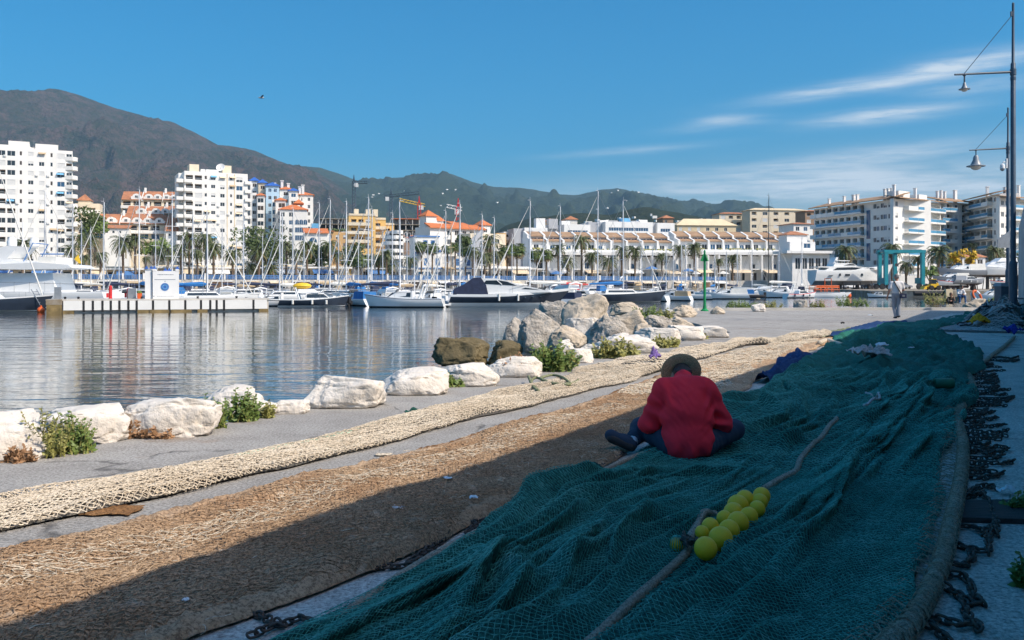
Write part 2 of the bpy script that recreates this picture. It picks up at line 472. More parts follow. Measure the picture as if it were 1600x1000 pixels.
# ------------------------------------------------------------------ setting materials
def setting_mats():
 for nm, kk in (('quay_concrete', 1.0), ('shade_lift_concrete', 1.6)):  # the second copies the first, lightened to lift the shaded strip
  m = bpy.data.materials.new(nm); m.use_nodes = True
  t = NT(m.node_tree); bs = m.node_tree.nodes['Principled BSDF']
  tc = t.new('ShaderNodeTexCoord'); o = tc.outputs['Object']
  big = t.noise(o, 0.35, 5, 0.6)
  mid = t.noise(o, 2.2, 6, 0.65)
  fine = t.noise(o, 46, 6, 0.8)
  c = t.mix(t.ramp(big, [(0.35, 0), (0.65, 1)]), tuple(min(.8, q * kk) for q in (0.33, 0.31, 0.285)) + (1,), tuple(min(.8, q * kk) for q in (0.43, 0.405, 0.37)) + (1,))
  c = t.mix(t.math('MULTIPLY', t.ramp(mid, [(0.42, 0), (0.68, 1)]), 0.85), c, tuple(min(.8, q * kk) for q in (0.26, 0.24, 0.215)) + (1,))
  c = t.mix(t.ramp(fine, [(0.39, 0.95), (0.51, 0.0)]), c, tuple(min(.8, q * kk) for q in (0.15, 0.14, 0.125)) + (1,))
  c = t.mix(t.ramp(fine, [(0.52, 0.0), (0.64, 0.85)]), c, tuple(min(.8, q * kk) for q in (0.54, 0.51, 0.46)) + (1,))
  vo = t.new('ShaderNodeTexVoronoi'); vo.feature = 'DISTANCE_TO_EDGE'
  wob = t.new('ShaderNodeVectorMath'); wob.operation = 'ADD'
  nz = t.new('ShaderNodeTexNoise'); nz.inputs['Scale'].default_value = 1.4; nz.inputs['Detail'].default_value = 6
  t.link(o, nz.inputs['Vector'])
  sc = t.new('ShaderNodeVectorMath'); sc.operation = 'SCALE'; t.link(nz.outputs['Color'], sc.inputs[0]); sc.inputs['Scale'].default_value = 0.9
  t.link(o, wob.inputs[0]); t.link(sc.outputs[0], wob.inputs[1]); t.link(wob.outputs[0], vo.inputs['Vector'])
  vo.inputs['Scale'].default_value = 0.33
  crack = t.math('MULTIPLY', t.ramp(vo.outputs['Distance'], [(0.0, 1.0), (0.012, 0.0)]), t.ramp(mid, [(0.42, 0), (0.55, 1)]))
  c = t.mix(t.math('MULTIPLY', crack, 0.75), c, tuple(min(.8, q * kk) for q in (0.06, 0.055, 0.05)) + (1,))
  rust = t.noise(t.mapping(o, (1, 1, 1), (0, 0, 0), (31, 7, 0)), 0.9, 5, 0.6)
  c = t.mix(t.ramp(rust, [(0.62, 0.0), (0.72, 0.55)]), c, tuple(min(.8, q * kk) for q in (0.24, 0.14, 0.07)) + (1,))
  t.link(c, bs.inputs['Base Color']); bs.inputs['Roughness'].default_value = 0.9
  b = t.new('ShaderNodeBump'); b.inputs['Strength'].default_value = 0.75; b.inputs['Distance'].default_value = 0.012
  h = t.math('MULTIPLY_ADD', fine, 0.8, t.math('MULTIPLY_ADD', t.noise(o, 110, 3, 0.6), 0.35, t.math('MULTIPLY', crack, -1.0)))
  t.link(h, b.inputs['Height']); t.link(b.outputs[0], bs.inputs['Normal'])
  M[nm] = m
 m = bpy.data.materials.new('harbour_water'); m.use_nodes = True
 t = NT(m.node_tree); bs = m.node_tree.nodes['Principled BSDF']
 bs.inputs['Base Color'].default_value = (0.004, 0.022, 0.034, 1)
 bs.inputs['Roughness'].default_value = 0.03
 bs.inputs['IOR'].default_value = 1.333
 tc = t.new('ShaderNodeTexCoord'); o = tc.outputs['Object']
 w1 = t.noise(t.mapping(o, (0.42, 1.15, 1), (0, 0, 0.15)), 1.0, 3, 0.45, 0.5)
 w2 = t.noise(t.mapping(o, (1.5, 4.2, 1), (0, 0, -0.12), (5, 2, 0)), 1.0, 3, 0.5, 0.6)
 w3 = t.noise(t.mapping(o, (5, 13, 1), (0, 0, 0.1), (5, 2, 0)), 1.0, 2, 0.5, 0.6)
 patch = t.ramp(t.noise(t.mapping(o, (0.05, 0.11, 1)), 1.0, 3, 0.5), [(0.38, 0.55), (0.62, 1.25)])
 h = t.math('MULTIPLY', t.math('MULTIPLY_ADD', w1, 0.034, t.math('MULTIPLY_ADD', w2, 0.0075, t.math('MULTIPLY', w3, 0.0007))), patch)
 b = t.new('ShaderNodeBump'); b.inputs['Strength'].default_value = 1.0; b.inputs['Distance'].default_value = 1.0
 t.link(h, b.inputs['Height']); t.link(b.outputs[0], bs.inputs['Normal'])
 bs.inputs['Coat Weight'].default_value = 0.8; bs.inputs['Coat Roughness'].default_value = 0.03; t.link(b.outputs[0], bs.inputs['Coat Normal'])
 M['harbour_water'] = m
 def hill(name, cols, s1, bump):
  m = bpy.data.materials.new(name); m.use_nodes = True
  t = NT(m.node_tree); bs = m.node_tree.nodes['Principled BSDF']
  tc = t.new('ShaderNodeTexCoord'); o = tc.outputs['Object']
  a = t.noise(o, s1, 7, 0.62, 0.4)
  d = t.noise(t.mapping(o, (1, 1, 1.6), (0, 0, 0), (400, 90, 0)), s1 * 5, 6, 0.7, 0.3)
  c = t.mix(t.ramp(a, [(0.40, 0), (0.60, 1)]), (*cols[0], 1), (*cols[1], 1))
  c = t.mix(t.ramp(d, [(0.40, 0.9), (0.56, 0.0)]), c, (*cols[2], 1))
  c = t.mix(t.ramp(t.noise(o, s1 * 26, 4, 0.7), [(0.36, 0.85), (0.54, 0.0)]), c, (*cols[2], 1))
  c = t.mix(t.ramp(d, [(0.60, 0.0), (0.74, 0.7)]), c, (*cols[3], 1))
  t.link(c, bs.inputs['Base Color']); bs.inputs['Roughness'].default_value = 0.95; bs.inputs['Specular IOR Level'].default_value = 0.1
  b = t.new('ShaderNodeBump'); b.inputs['Strength'].default_value = bump; b.inputs['Distance'].default_value = 70.0
  t.link(t.noise(o, s1 * 9, 6, 0.65), b.inputs['Height']); t.link(b.outputs[0], bs.inputs['Normal'])
  M[name] = m
 hill('mountain_scrub', ((0.135, 0.088, 0.078), (0.088, 0.066, 0.054), (0.034, 0.044, 0.026), (0.20, 0.125, 0.10)), 0.0022, 1.0)
 hill('hill_forest', ((0.030, 0.045, 0.028), (0.040, 0.055, 0.030), (0.020, 0.032, 0.021), (0.075, 0.070, 0.048)), 0.003, 0.5)
 hill('hill_near', ((0.035, 0.045, 0.024), (0.055, 0.060, 0.030), (0.022, 0.032, 0.016), (0.13, 0.11, 0.075)), 0.008, 0.5)
 hill('town_ground', ((0.16, 0.14, 0.11), (0.20, 0.18, 0.14), (0.10, 0.10, 0.07), (0.22, 0.19, 0.15)), 0.03, 0.0)
setting_mats()
WATER_Z = -0.9
# ------------------------------------------------------------------ quay and water
edge = [ST(-25, 6.7), ST(8, 6.68), ST(17, 6.65), ST(25, 6.75), Vector((6.3, 31.0)), Vector((5.9, 37.0)), Vector((6.8, 41.5)), Vector((9.2, 46.6)),
  Vector((30, 47.6)), Vector((75, 49)), Vector((75, -30)), Vector((-5, -30))]
mb = MB()
mb.prism([(p.x, p.y) for p in edge], 'z', -3.0, 0.0)
tag(mb.build('quay', M['quay_concrete']), kind='structure')
# raised pale kerb that closes the far end of the quay
mb = MB()
pts = [Vector((7.0, 41.4)), Vector((9.4, 45.9)), Vector((18, 46.6)), Vector((30, 47.2)), Vector((48, 48.0))]
for a, b in zip(pts, pts[1:]):
 d = (b - a).normalized(); n = Vector((-d.y, d.x))
 q = [a - n * .22, b - n * .22, b + n * .22, a + n * .22]
 mb.prism([(p.x, p.y) for p in q], 'z', 0.0, 0.13)
tag(mb.build('quay_kerb', M['concrete_pale']), kind='structure')
# pale slab at the sea wall's foot, colour lightened to brighten the shade
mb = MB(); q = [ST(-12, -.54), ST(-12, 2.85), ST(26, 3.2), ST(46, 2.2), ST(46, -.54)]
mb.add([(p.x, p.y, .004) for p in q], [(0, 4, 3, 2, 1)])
tag(mb.build('shade_lift_slab', M['shade_lift_concrete']), kind='structure')
# narrow sawn joints across the concrete slabs
mb = MB()
for s, t0, t1 in ((13.6, 3.2, 5.2), (19.0, 5.5, 6.6), (21.2, 3.9, 6.6), (27.5, 3.9, 7.6), (33, 3.7, 9.5), (39.5, 3.7, 14)):
 a, b = ST(s, t0).xy, ST(s + .35, t1).xy
 d = (b - a).normalized(); n = Vector((-d.y, d.x)) * 0.018
 mb.add([(*(a - n), .004), (*(b - n), .004), (*(b + n), .004), (*(a + n), .004)], [(0, 1, 2, 3)])
tag(mb.build('slab_joint', M['timber']), kind='structure')
mb = MB()
mb.add([(-9000, -2500, WATER_Z), (9000, -2500, WATER_Z), (9000, 420, WATER_Z), (-9000, 420, WATER_Z)], [(0, 1, 2, 3)])
tag(mb.build('harbour_water', M['harbour_water']), kind='structure')
mb = MB()
mb.add([(-9500, -2800, -4.0), (9500, -2800, -4.0), (9500, 9600, -4.0), (-9500, 9600, -4.0)], [(0, 1, 2, 3)])
tag(mb.build('seabed_ground', M['stained']), kind='structure')
# ------------------------------------------------------------------ the sea wall whose shade covers the nets
SW_T, SW_H = -0.55, 4.10
wall = empty('sea_wall', ST(18, -0.8), label='tall weathered concrete wall along the inland side of the quay', cat='wall')
mb = MB()
nseg = 26
s0, s1 = -30.0, 50.6
for k in range(nseg):
 a, b = s0 + (s1 - s0) * k / nseg, s0 + (s1 - s0) * (k + 1) / nseg
 g = -0.004 * (k % 2)
 P = [ST(a + g, SW_T), ST(b - g, SW_T), ST(b - g, SW_T - .75), ST(a + g, SW_T - .75)]
 lean = 0.0
 T = [ST(a + g, SW_T - .03), ST(b - g, SW_T - .03), ST(b - g, SW_T - .72), ST(a + g, SW_T - .72)]
 vs = [(*(p - ST(18, -0.8).xy), 0.0) for p in [q.xy for q in P]] + [(*(p - ST(18, -0.8).xy), SW_H) for p in [q.xy for q in T]]
 pm = MB().add(vs, [(0, 3, 2, 1), (4, 5, 6, 7), (0, 1, 5, 4), (1, 2, 6, 5), (2, 3, 7, 6), (3, 0, 4, 7)])
 pm.build('wall_panel', M['sea_wall'], wall)
# ------------------------------------------------------------------ mountains and hills
def interp(prof, u):
 xs, ys = [p[0] for p in prof], [p[1] for p in prof]
 return np.interp(u, xs, ys)
def smooth1(a, k):
 ker = np.hanning(k * 2 + 1); ker /= ker.sum()
 return np.convolve(np.pad(a, k, mode='edge'), ker, mode='valid')
RG = {}
def ridge(name, prof, Yr, Y0, Yb, mtl, amp, fs, nu=380, nd=70, base=0.0, jag=0.9):
 """terrain whose crest follows the skyline: rises from depth Y0 to the crest at Yr and falls to Yb behind it"""
 u = np.linspace(prof[0][0], prof[-1][0], nu)
 v = smooth1(interp(prof, u), 3) + fbm2(u * 0.09, u * 0 + Yr * .01, 4, .6) * jag
 X = (u - 800) / F * Yr
 crest = EYE + (HZ - v) / F * Yr
 nb = nd // 4
 d = np.concatenate([np.linspace(0, 1, nd), 1 + np.linspace(0, 1, nb + 1)[1:]])
 XX, DD = np.meshgrid(X, d)
 YY = np.where(DD <= 1, Y0 + (Yr - Y0) * DD, Yr + (Yb - Yr) * (DD - 1))
 H = np.where(DD <= 1, DD ** 1.15, 1 - np.clip(DD - 1, 0, None) ** 1.2)
 Z = base + (crest[None, :] - base) * H
 wx, wy = XX * fs, YY * fs
 w = fbm2(wx * .6, wy * .6, 3) * 0.9
 rel = rid2(wx + w, wy * 0.55 + w, 5, 0.55) - 0.62
 env = (DD < 1) * np.clip(np.minimum(DD, 1) * 4, 0, 1) * np.clip(np.abs(1 - DD) * 5, 0, 1) ** 0.8
 Z = Z + rel * amp * env
 RG[name] = (XX, YY, Z)
 verts = np.stack([XX.ravel(), YY.ravel(), Z.ravel()], 1)
 n0, n1 = Z.shape
 i = np.arange(n0 - 1)[:, None] * n1 + np.arange(n1 - 1)[None, :]
 q = np.stack([i, i + 1, i + n1 + 1, i + n1], -1).reshape(-1, 4)
 me = np_mesh(name, verts, q, M[mtl], smooth=True)
 tag(link_obj(name, me), kind='structure')
ridge('mountain', [(-700, 330), (-420, 250), (-200, 190), (-100, 160), (0, 152), (30, 148), (65, 142), (80, 145), (100, 147), (112, 145), (122, 148), (150, 158), (180, 169), (215, 178), (245, 188),
      (268, 190), (300, 205), (345, 229), (380, 231), (400, 236), (450, 257), (478, 261), (520, 283), (560, 312), (600, 335), (640, 352), (700, 380), (760, 410)],
      5200, 1500, 8200, 'mountain_scrub', 420, 0.0026, nu=520, nd=130)
ridge('ridge_hill', [(330, 300), (400, 262), (450, 258), (500, 262), (530, 271), (560, 283), (600, 279), (640, 276), (660, 271), (690, 272), (705, 271), (715, 275), (740, 285), (770, 292), (820, 294), (870, 303), (900, 305),
      (925, 300), (940, 296), (965, 294), (1000, 302), (1050, 311), (1080, 318), (1110, 320), (1140, 315), (1165, 320), (1190, 331), (1230, 352), (1290, 372), (1400, 395), (1700, 420)],
      6400, 2300, 9000, 'hill_forest', 330, 0.0024, nu=460, nd=100)
ridge('low_hill', [(700, 420), (790, 352), (830, 341), (870, 336), (905, 333), (950, 336), (985, 327), (1010, 323), (1035, 328), (1065, 333), (1090, 338), (1125, 347), (1180, 366), (1260, 400), (1300, 420)],
      1900, 900, 2600, 'hill_near', 26, 0.008, nu=220, nd=50)
# rising town ground behind the promenade
gy, gx = np.meshgrid(np.linspace(150, 2400, 60), np.linspace(-1900, 1900, 90), indexing='ij')
gz = 2.0 + np.clip((gy - 330) / 1600, 0, 1) * 75 + fbm2(gx * .004, gy * .004, 3) * 6 * np.clip((gy - 380) / 400, 0, 1)
front = 232 + gx * 0.445
gz = np.where(gy < front, -1.4, gz)
i = np.arange(59)[:, None] * 90 + np.arange(89)[None, :]
tag(link_obj('town_ground', np_mesh('town_ground', np.stack([gx.ravel(), gy.ravel(), gz.ravel()], 1), np.stack([i, i + 1, i + 91, i + 90], -1).reshape(-1, 4), M['town_ground'])), kind='structure')
# ------------------------------------------------------------------ promenade, marina quay, shipyard
PA = Vector((-100.0, 175.0)); PD = Vector((0.914, 0.406)).normalized(); PN = Vector((PD.y, -PD.x))   # PN points to the water
PANG = math.atan2(PD.y, PD.x)
PROM_Z = 2.3
def PP(k, off=0.0):
 p = PA + PD * k - PN * off
 return p
def prom_k(u, off=0.0):
 """distance along the promenade line where it is seen in column u"""
 r = (u - 800) / F
 a = PA - PN * off
 return (r * a.y - a.x) / (PD.x - r * PD.y)
k0, k1 = -90.0, prom_k(1262)
mb = MB()
q = [PP(k0), PP(k1), PP(k1, 60), PP(k0, 60)]
mb.prism([(p.x, p.y) for p in q], 'z', -2.0, PROM_Z)
tag(mb.build('promenade', M['concrete_pale']), kind='structure')
mb = MB()
q = [PP(k0, -9), PP(k1 + 20, -9), PP(k1 + 20, -.02), PP(k0, -.02)]
mb.prism([(p.x, p.y) for p in q], 'z', -2.0, 0.35)
tag(mb.build('marina_quay', M['concrete_old']), kind='structure')
# shipyard hard standing to the right
SY = [(61, 152), (70, 148), (140, 146), (190, 150), (190, 330), (96, 330), (78, 236)]
mb = MB(); mb.prism(SY, 'z', -2.2, 0.25)
tag(mb.build('shipyard_ground', M['concrete_old']), kind='structure')
# clear sea air that pales the far slopes
mb = MB(); mb.box(-9900, -3100, -5.2, 9900, 9900, 1500)
hz = mb.build('haze', bpy.data.materials.new('sea_air'))
hm = hz.data.materials[0]; hm.use_nodes = True; t = NT(hm.node_tree); hm.node_tree.nodes.clear()
pv = t.new('ShaderNodeVolumePrincipled'); pv.inputs['Color'].default_value = (0.45, 0.76, 1.0, 1); pv.inputs['Density'].default_value = 0.00006; pv.inputs['Anisotropy'].default_value = 0.0
out = t.new('ShaderNodeOutputMaterial'); t.link(pv.outputs[0], out.inputs['Volume'])
tag(hz, kind='stuff')
# ------------------------------------------------------------------ windows and facades
WIN = {}
def win_mesh(w, h, kind):
 key = (round(w, 1), round(h, 1), kind)
 if key in WIN: return WIN[key]
 w, h = key[0], key[1]
 mb = MB()
 f = 0.07
 fr = M['frame_white']
 if kind in ('glass', 'blue', 'dark'):
  mb.box(0, 0.04, 0, w, 0.08, h, 1)
  mb.box(0, -.03, 0, f, .04, h, 0); mb.box(w - f, -.03, 0, w, .04, h, 0)
  mb.box(f, -.03, 0, w - f, .04, f, 0); mb.box(f, -.03, h - f, w - f, .04, h, 0)
  if w > 0.9: mb.box(w / 2 - .04, -.025, f, w / 2 + .04, .04, h - f, 0)
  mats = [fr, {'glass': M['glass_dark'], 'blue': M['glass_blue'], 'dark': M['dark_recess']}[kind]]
 elif kind == 'shut':
  mb.box(0, 0.02, 0, w, 0.06, h, 1)
  n = max(3, int(h / .3))
  for k in range(n): mb.box(0.02, -.015, h * k / n + .02, w - .02, .02, h * (k + 1) / n - .02, 1)
  mb.box(-.03, -.10, h - .03, w + .03, 0, h + .08, 0); mb.box(-.03, -.1, -.07, w + .03, .0, 0, 0)
  mats = [fr, M['shutter']]
 elif kind == 'half':
  mb.box(0, .04, 0, w, .08, h, 1)
  mb.box(0, -.02, h * .45, w, .04, h, 0); mb.box(0, -.02, 0, f, .04, h * .45, 2); mb.box(w - f, -.02, 0, w, .04, h * .45, 2)
  mb.box(w / 2 - .04, -.02, 0, w / 2 + .04, .04, h * .45, 2)
  mats = [M['shutter'], M['glass_dark'], fr]
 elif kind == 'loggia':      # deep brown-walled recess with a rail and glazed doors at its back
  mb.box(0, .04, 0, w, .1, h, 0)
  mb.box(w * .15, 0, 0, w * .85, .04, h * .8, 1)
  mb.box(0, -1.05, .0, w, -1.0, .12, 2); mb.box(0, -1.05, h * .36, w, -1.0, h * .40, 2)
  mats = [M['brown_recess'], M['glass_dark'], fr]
 elif kind == 'arch':
  n = 10
  arc = [(w / 2 + w / 2 * math.cos(PI * i / n), h - w / 2 + w / 2 * math.sin(PI * i / n)) for i in range(n + 1)]
  mb.prism([(0, 0), (w, 0)] + arc, 'y', 0.0, .05, 1)
  inn = [(w / 2 + (w / 2 - .1) * math.cos(PI * i / n), h - w / 2 + (w / 2 - .1) * math.sin(PI * i / n)) for i in range(n + 1)]
  out = [(w, 0)] + arc + [(0, 0)]
  inr = [(w - .1, 0)] + inn + [(.1, 0)]
  for i in range(len(out) - 1):
   mb.prism([out[i], out[i + 1], inr[i + 1], inr[i]], 'y', -.06, 0, 0)
  mb.box(w / 2 - .04, -.03, 0, w / 2 + .04, 0, h - .1, 0)
  mats = [fr, M['glass_blue']]
 elif kind == 'port':
  n = 14
  mb.prism([(w / 2 + w / 2 * math.cos(2 * PI * i / n), h / 2 + h / 2 * math.sin(2 * PI * i / n)) for i in range(n)], 'y', 0, .05, 1)
  for i in range(n):
   a, b = 2 * PI * i / n, 2 * PI * (i + 1) / n
   mb.prism([(w / 2 + w / 2 * math.cos(a), h / 2 + h / 2 * math.sin(a)), (w / 2 + w / 2 * math.cos(b), h / 2 + h / 2 * math.sin(b)),
                      (w / 2 + w * .36 * math.cos(b), h / 2 + h * .36 * math.sin(b)), (w / 2 + w * .36 * math.cos(a), h / 2 + h * .36 * math.sin(a))], 'y', -.06, 0, 0)
  mats = [M['blue_paint'], M['glass_blue']]
 elif kind == 'bshut':      # blue shuttered window
  mb.box(0, .02, 0, w, .06, h, 1)
  mb.box(0, -.03, 0, f, .02, h, 0); mb.box(w - f, -.03, 0, w, .02, h, 0); mb.box(f, -.03, h - f, w - f, .02, h, 0)
  for k in range(4): mb.box(f, -.01, h * k / 4 + .05, w - f, .02, h * (k + 1) / 4 - .05, 0)
  mats = [M['blue_paint'], M['glass_dark']]
 me = mb.mesh('window', mats)
 WIN[key] = me
 return me
def window(root, x, y, z, w, h, kind, rz=0.0, name='window'):
 return link_obj(name, win_mesh(w, h, kind), root, (x, y, z), (0, 0, rz))
def facade(mb, W_, z0, z1, ops, y=0.0, x0=0.0, mi=0, mir=0):
 """front wall in the plane y with real openings (x, z, w, h, depth) and their reveals"""
 xs = sorted({round(a, 3) for a in [x0, x0 + W_] + [o[0] for o in ops] + [o[0] + o[2] for o in ops]})
 zs = sorted({round(a, 3) for a in [z0, z1] + [o[1] for o in ops] + [o[1] + o[3] for o in ops]})
 for i in range(len(xs) - 1):
  for j in range(len(zs) - 1):
   cx, cz = (xs[i] + xs[i + 1]) / 2, (zs[j] + zs[j + 1]) / 2
   if any(o[0] < cx < o[0] + o[2] and o[1] < cz < o[1] + o[3] for o in ops): continue
   mb.add([(xs[i], y, zs[j]), (xs[i + 1], y, zs[j]), (xs[i + 1], y, zs[j + 1]), (xs[i], y, zs[j + 1])], [(0, 1, 2, 3)], mi)
 for (a, b, w, h, d) in ops:
  c = [(a, b), (a + w, b), (a + w, b + h), (a, b + h)]
  for k in range(4):
   p, q = c[k], c[(k + 1) % 4]
   mb.add([(p[0], y, p[1]), (p[0], y + d, p[1]), (q[0], y + d, q[1]), (q[0], y, q[1])], [(0, 1, 2, 3)], mir)
  mb.add([(a, y + d + .1, b), (a + w, y + d + .1, b), (a + w, y + d + .1, b + h), (a, y + d + .1, b + h)], [(0, 1, 2, 3)], mir)
def block(root, x0, x1, y0, y1, z0, z1, wins=(), mtl='white_wall', name='wall', mir=None):
 """box of masonry whose front (y0) carries openings with windows: wins = (x, z, w, h, kind)"""
 mb = MB()
 ops = []
 for (x, z, w, h, k) in wins:
  ops.append((x, z, round(w, 1), round(h, 1), 1.15 if k == 'loggia' else 0.16))
 facade(mb, x1 - x0, z0, z1, ops, y0, x0)
 mb.add([(x0, y0, z0), (x0, y1, z0), (x0, y1, z1), (x0, y0, z1)], [(0, 3, 2, 1)])
 mb.add([(x1, y0, z0), (x1, y1, z0), (x1, y1, z1), (x1, y0, z1)], [(0, 1, 2, 3)])
 mb.add([(x0, y1, z0), (x1, y1, z0), (x1, y1, z1), (x0, y1, z1)], [(0, 3, 2, 1)])
 mb.add([(x0, y0, z1), (x1, y0, z1), (x1, y1, z1), (x0, y1, z1)], [(0, 1, 2, 3)])
 o = link_obj(name, mb.mesh(name, [M[mtl]], fix=False), root)
 for (x, z, w, h, k) in wins:
  if k in ('arch', 'port'):
   window(root, x, y0 - .005, z, w, h, k)
  else:
   window(root, x, y0 + (1.10 if k == 'loggia' else 0.08), z, w, h, k)
 return o
def hip(root, x0, x1, y0, y1, z, h, mtl, ov=0.4, name='roof', flat=0.0):
 mb = MB()
 a = [(x0 - ov, y0 - ov), (x1 + ov, y0 - ov), (x1 + ov, y1 + ov), (x0 - ov, y1 + ov)]
 ins = min(x1 - x0, y1 - y0) / 2 + ov - 0.01
 b = [(x0 - ov + ins, y0 - ov + ins), (x1 + ov - ins, y0 - ov + ins), (x1 + ov - ins, y1 + ov - ins), (x0 - ov + ins, y1 + ov - ins)]
 vs = [(*p, z + .003) for p in a] + [(*p, z + .15) for p in a] + [(*p, z + h + .15) for p in b]
 fs = [(0, 3, 2, 1)] + [(i, (i + 1) % 4, 4 + (i + 1) % 4, 4 + i) for i in range(4)] + [(4 + i, 4 + (i + 1) % 4, 8 + (i + 1) % 4, 8 + i) for i in range(4)] + [(8, 9, 10, 11)]
 mb.add(vs, fs)
 return mb.build(name, M[mtl], root)
def shed(root, x0, x1, y0, y1, z0, z1, mtl, name='roof', th=0.18):
 """single slope from the front eave (y0, z0) up to the back (y1, z1)"""
 mb = MB()
 mb.prism([(y0, z0), (y1, z1), (y1, z1 + th), (y0, z0 + th)], 'x', x0, x1)
 return mb.build(name, M[mtl], root)
class Front:
 """a straight building front: starts in photo column u0 at depth Y, heads off at angle ang"""
 def __init__(self, name, label, cat, u0, Y, ang=20.0, base=PROM_Z, group=None):
  self.p = Vector(((u0 - 800) / F * Y, Y))
  self.a = R(ang)
  self.d = Vector((math.cos(self.a), math.sin(self.a)))
  self.base = base
  self.root = empty(name, (self.p.x, self.p.y, 0), self.a, label, cat, group)
 def x(self, u):
  r = (u - 800) / F
  return (r * self.p.y - self.p.x) / (self.d.x - r * self.d.y)
 def z(self, v, u=None):
  x = self.x(u) if u is not None else 0.0
  return EYE + (HZ - v) / F * (self.p.y + x * self.d.y)
KR = random.Random(5)
def pick(s):
 return {'w': 'glass', 's': 'shut', 'h': 'half', 'd': 'dark', 'l': 'loggia', 'b': 'blue', 'a': 'arch'}[KR.choice(s)]
def grid(fr, cols, v_top, pitch, n, kinds, u_ref=None, skip=()):
 """windows by column: cols = (u, width m, height m, kind letters)"""
 out = []
 for (u, w, h, kk) in cols:
  x = fr.x(u) - w / 2
  for k in range(n):
   z = fr.z(v_top, u_ref) - pitch * k
   if z < fr.base + 0.3 or (u, k) in skip: continue
   out.append((x, z - h, w, h, pick(kk)))
 return out
def balcony(root, x0, x1, y0, y1, z, hp=1.0, mtl='white_wall', rail=None, name='balcony'):
 mb = MB()
 mb.box(x0, y0, z - .18, x1, y1, z, 0)
 if rail is None:
  mb.box(x0, y0, z, x1, y0 + .12, z + hp, 0)
  mb.box(x0, y0 + .12, z, x0 + .12, y1, z + hp, 0); mb.box(x1 - .12, y0 + .12, z, x1, y1, z + hp, 0)
  return mb.build(name, [M[mtl]], root)
 mb.box(x0, y0, z, x1, y0 + .12, z + .25, 0)
 mb.box(x0 + .02, y0 + .03, z + .25, x1 - .02, y0 + .09, z + hp, 1)
 mb.box(x0, y0 + .005, z + hp, x1, y0 + .11, z + hp + .07, 0)
 return mb.build(name, [M[mtl], M[rail]], root)
# ---- left tower
def left_tower():
 f = Front('apartment_tower', 'tall white apartment tower cut by the left edge, rounded balconies on its right corner', 'building', -60, 268, 27)
 r = f.root
 W1 = f.x(113.5)
 top = f.z(228, 60)
 cols = [(-45, 1.6, 1.5, 'whs'), (-28, 2.0, 1.5, 'lws'), (2, 2.2, 1.6, 'llsw'), (17.5, 2.2, 1.6, 'lwshl'), (32.5, .7, 1.3, 'd'), (48, 1.5, 1.3, 'swsh'), (65, 1.5, 1.3, 'shws'), (80.5, .7, 1.3, 'dwd'), (95, 2.2, 1.6, 'lbwls'), (108, 1.6, 1.6, 'lbw')]
 wins = grid(f, cols, 238, 2.93, 13, None, 60)
 block(r, 0, W1, 0, 18, 0, top - 1.0, wins)
 mb = MB()
 x1, x2, x3 = f.x(13), f.x(46), f.x(91)
 mb.box(0, .3, top - .999, x1, 12, top - .2); mb.box(x1, .3, top - .999, x2, 14, top + 1.1); mb.box(x2 + 1.6, .3, top - .999, x3, 14, top + .7); mb.box(x2 + .0, 4, top - .999, x2 + 1.6, 12, top - .1)
 mb.build('roof_parapet', M['white_wall'], r)
 for u in (28, 73, 89):
  x = f.x(u)
  mb = MB(); mb.box(x - .12, -.06, 0, x + .12, 0, top - 1.2)
  mb.build('facade_rib', M['white_paint'], r)
 for k in range(11):
  z = f.z(238, 60) - 2.93 * k - 1.75
  if z < 3: continue
  mb = MB(); n = 8
  poly = [(W1 - 2.2, -.003), (W1, -.9)] + [(W1 + 1.5 * math.sin(PI * .5 * i / n), -.9 + 2.4 * (1 - math.cos(PI * .5 * i / n))) for i in range(1, n + 1)] + [(W1, 3.2), (W1, -.003)]
  mb.prism(poly, 'z', z - .35, z + .85)
  mb.build('balcony', M['white_wall'], r)
 for x in (6, 15.5, 19):
  mb = MB(); mb.tube((x, 5, top), (x, 5, top + 2.6), .06, .03, 5); mb.box(x - .4, 4.97, top + 2.1, x + .4, 5.03, top + 2.16)
  mb.build('antenna', M['steel'], r)
left_tower()
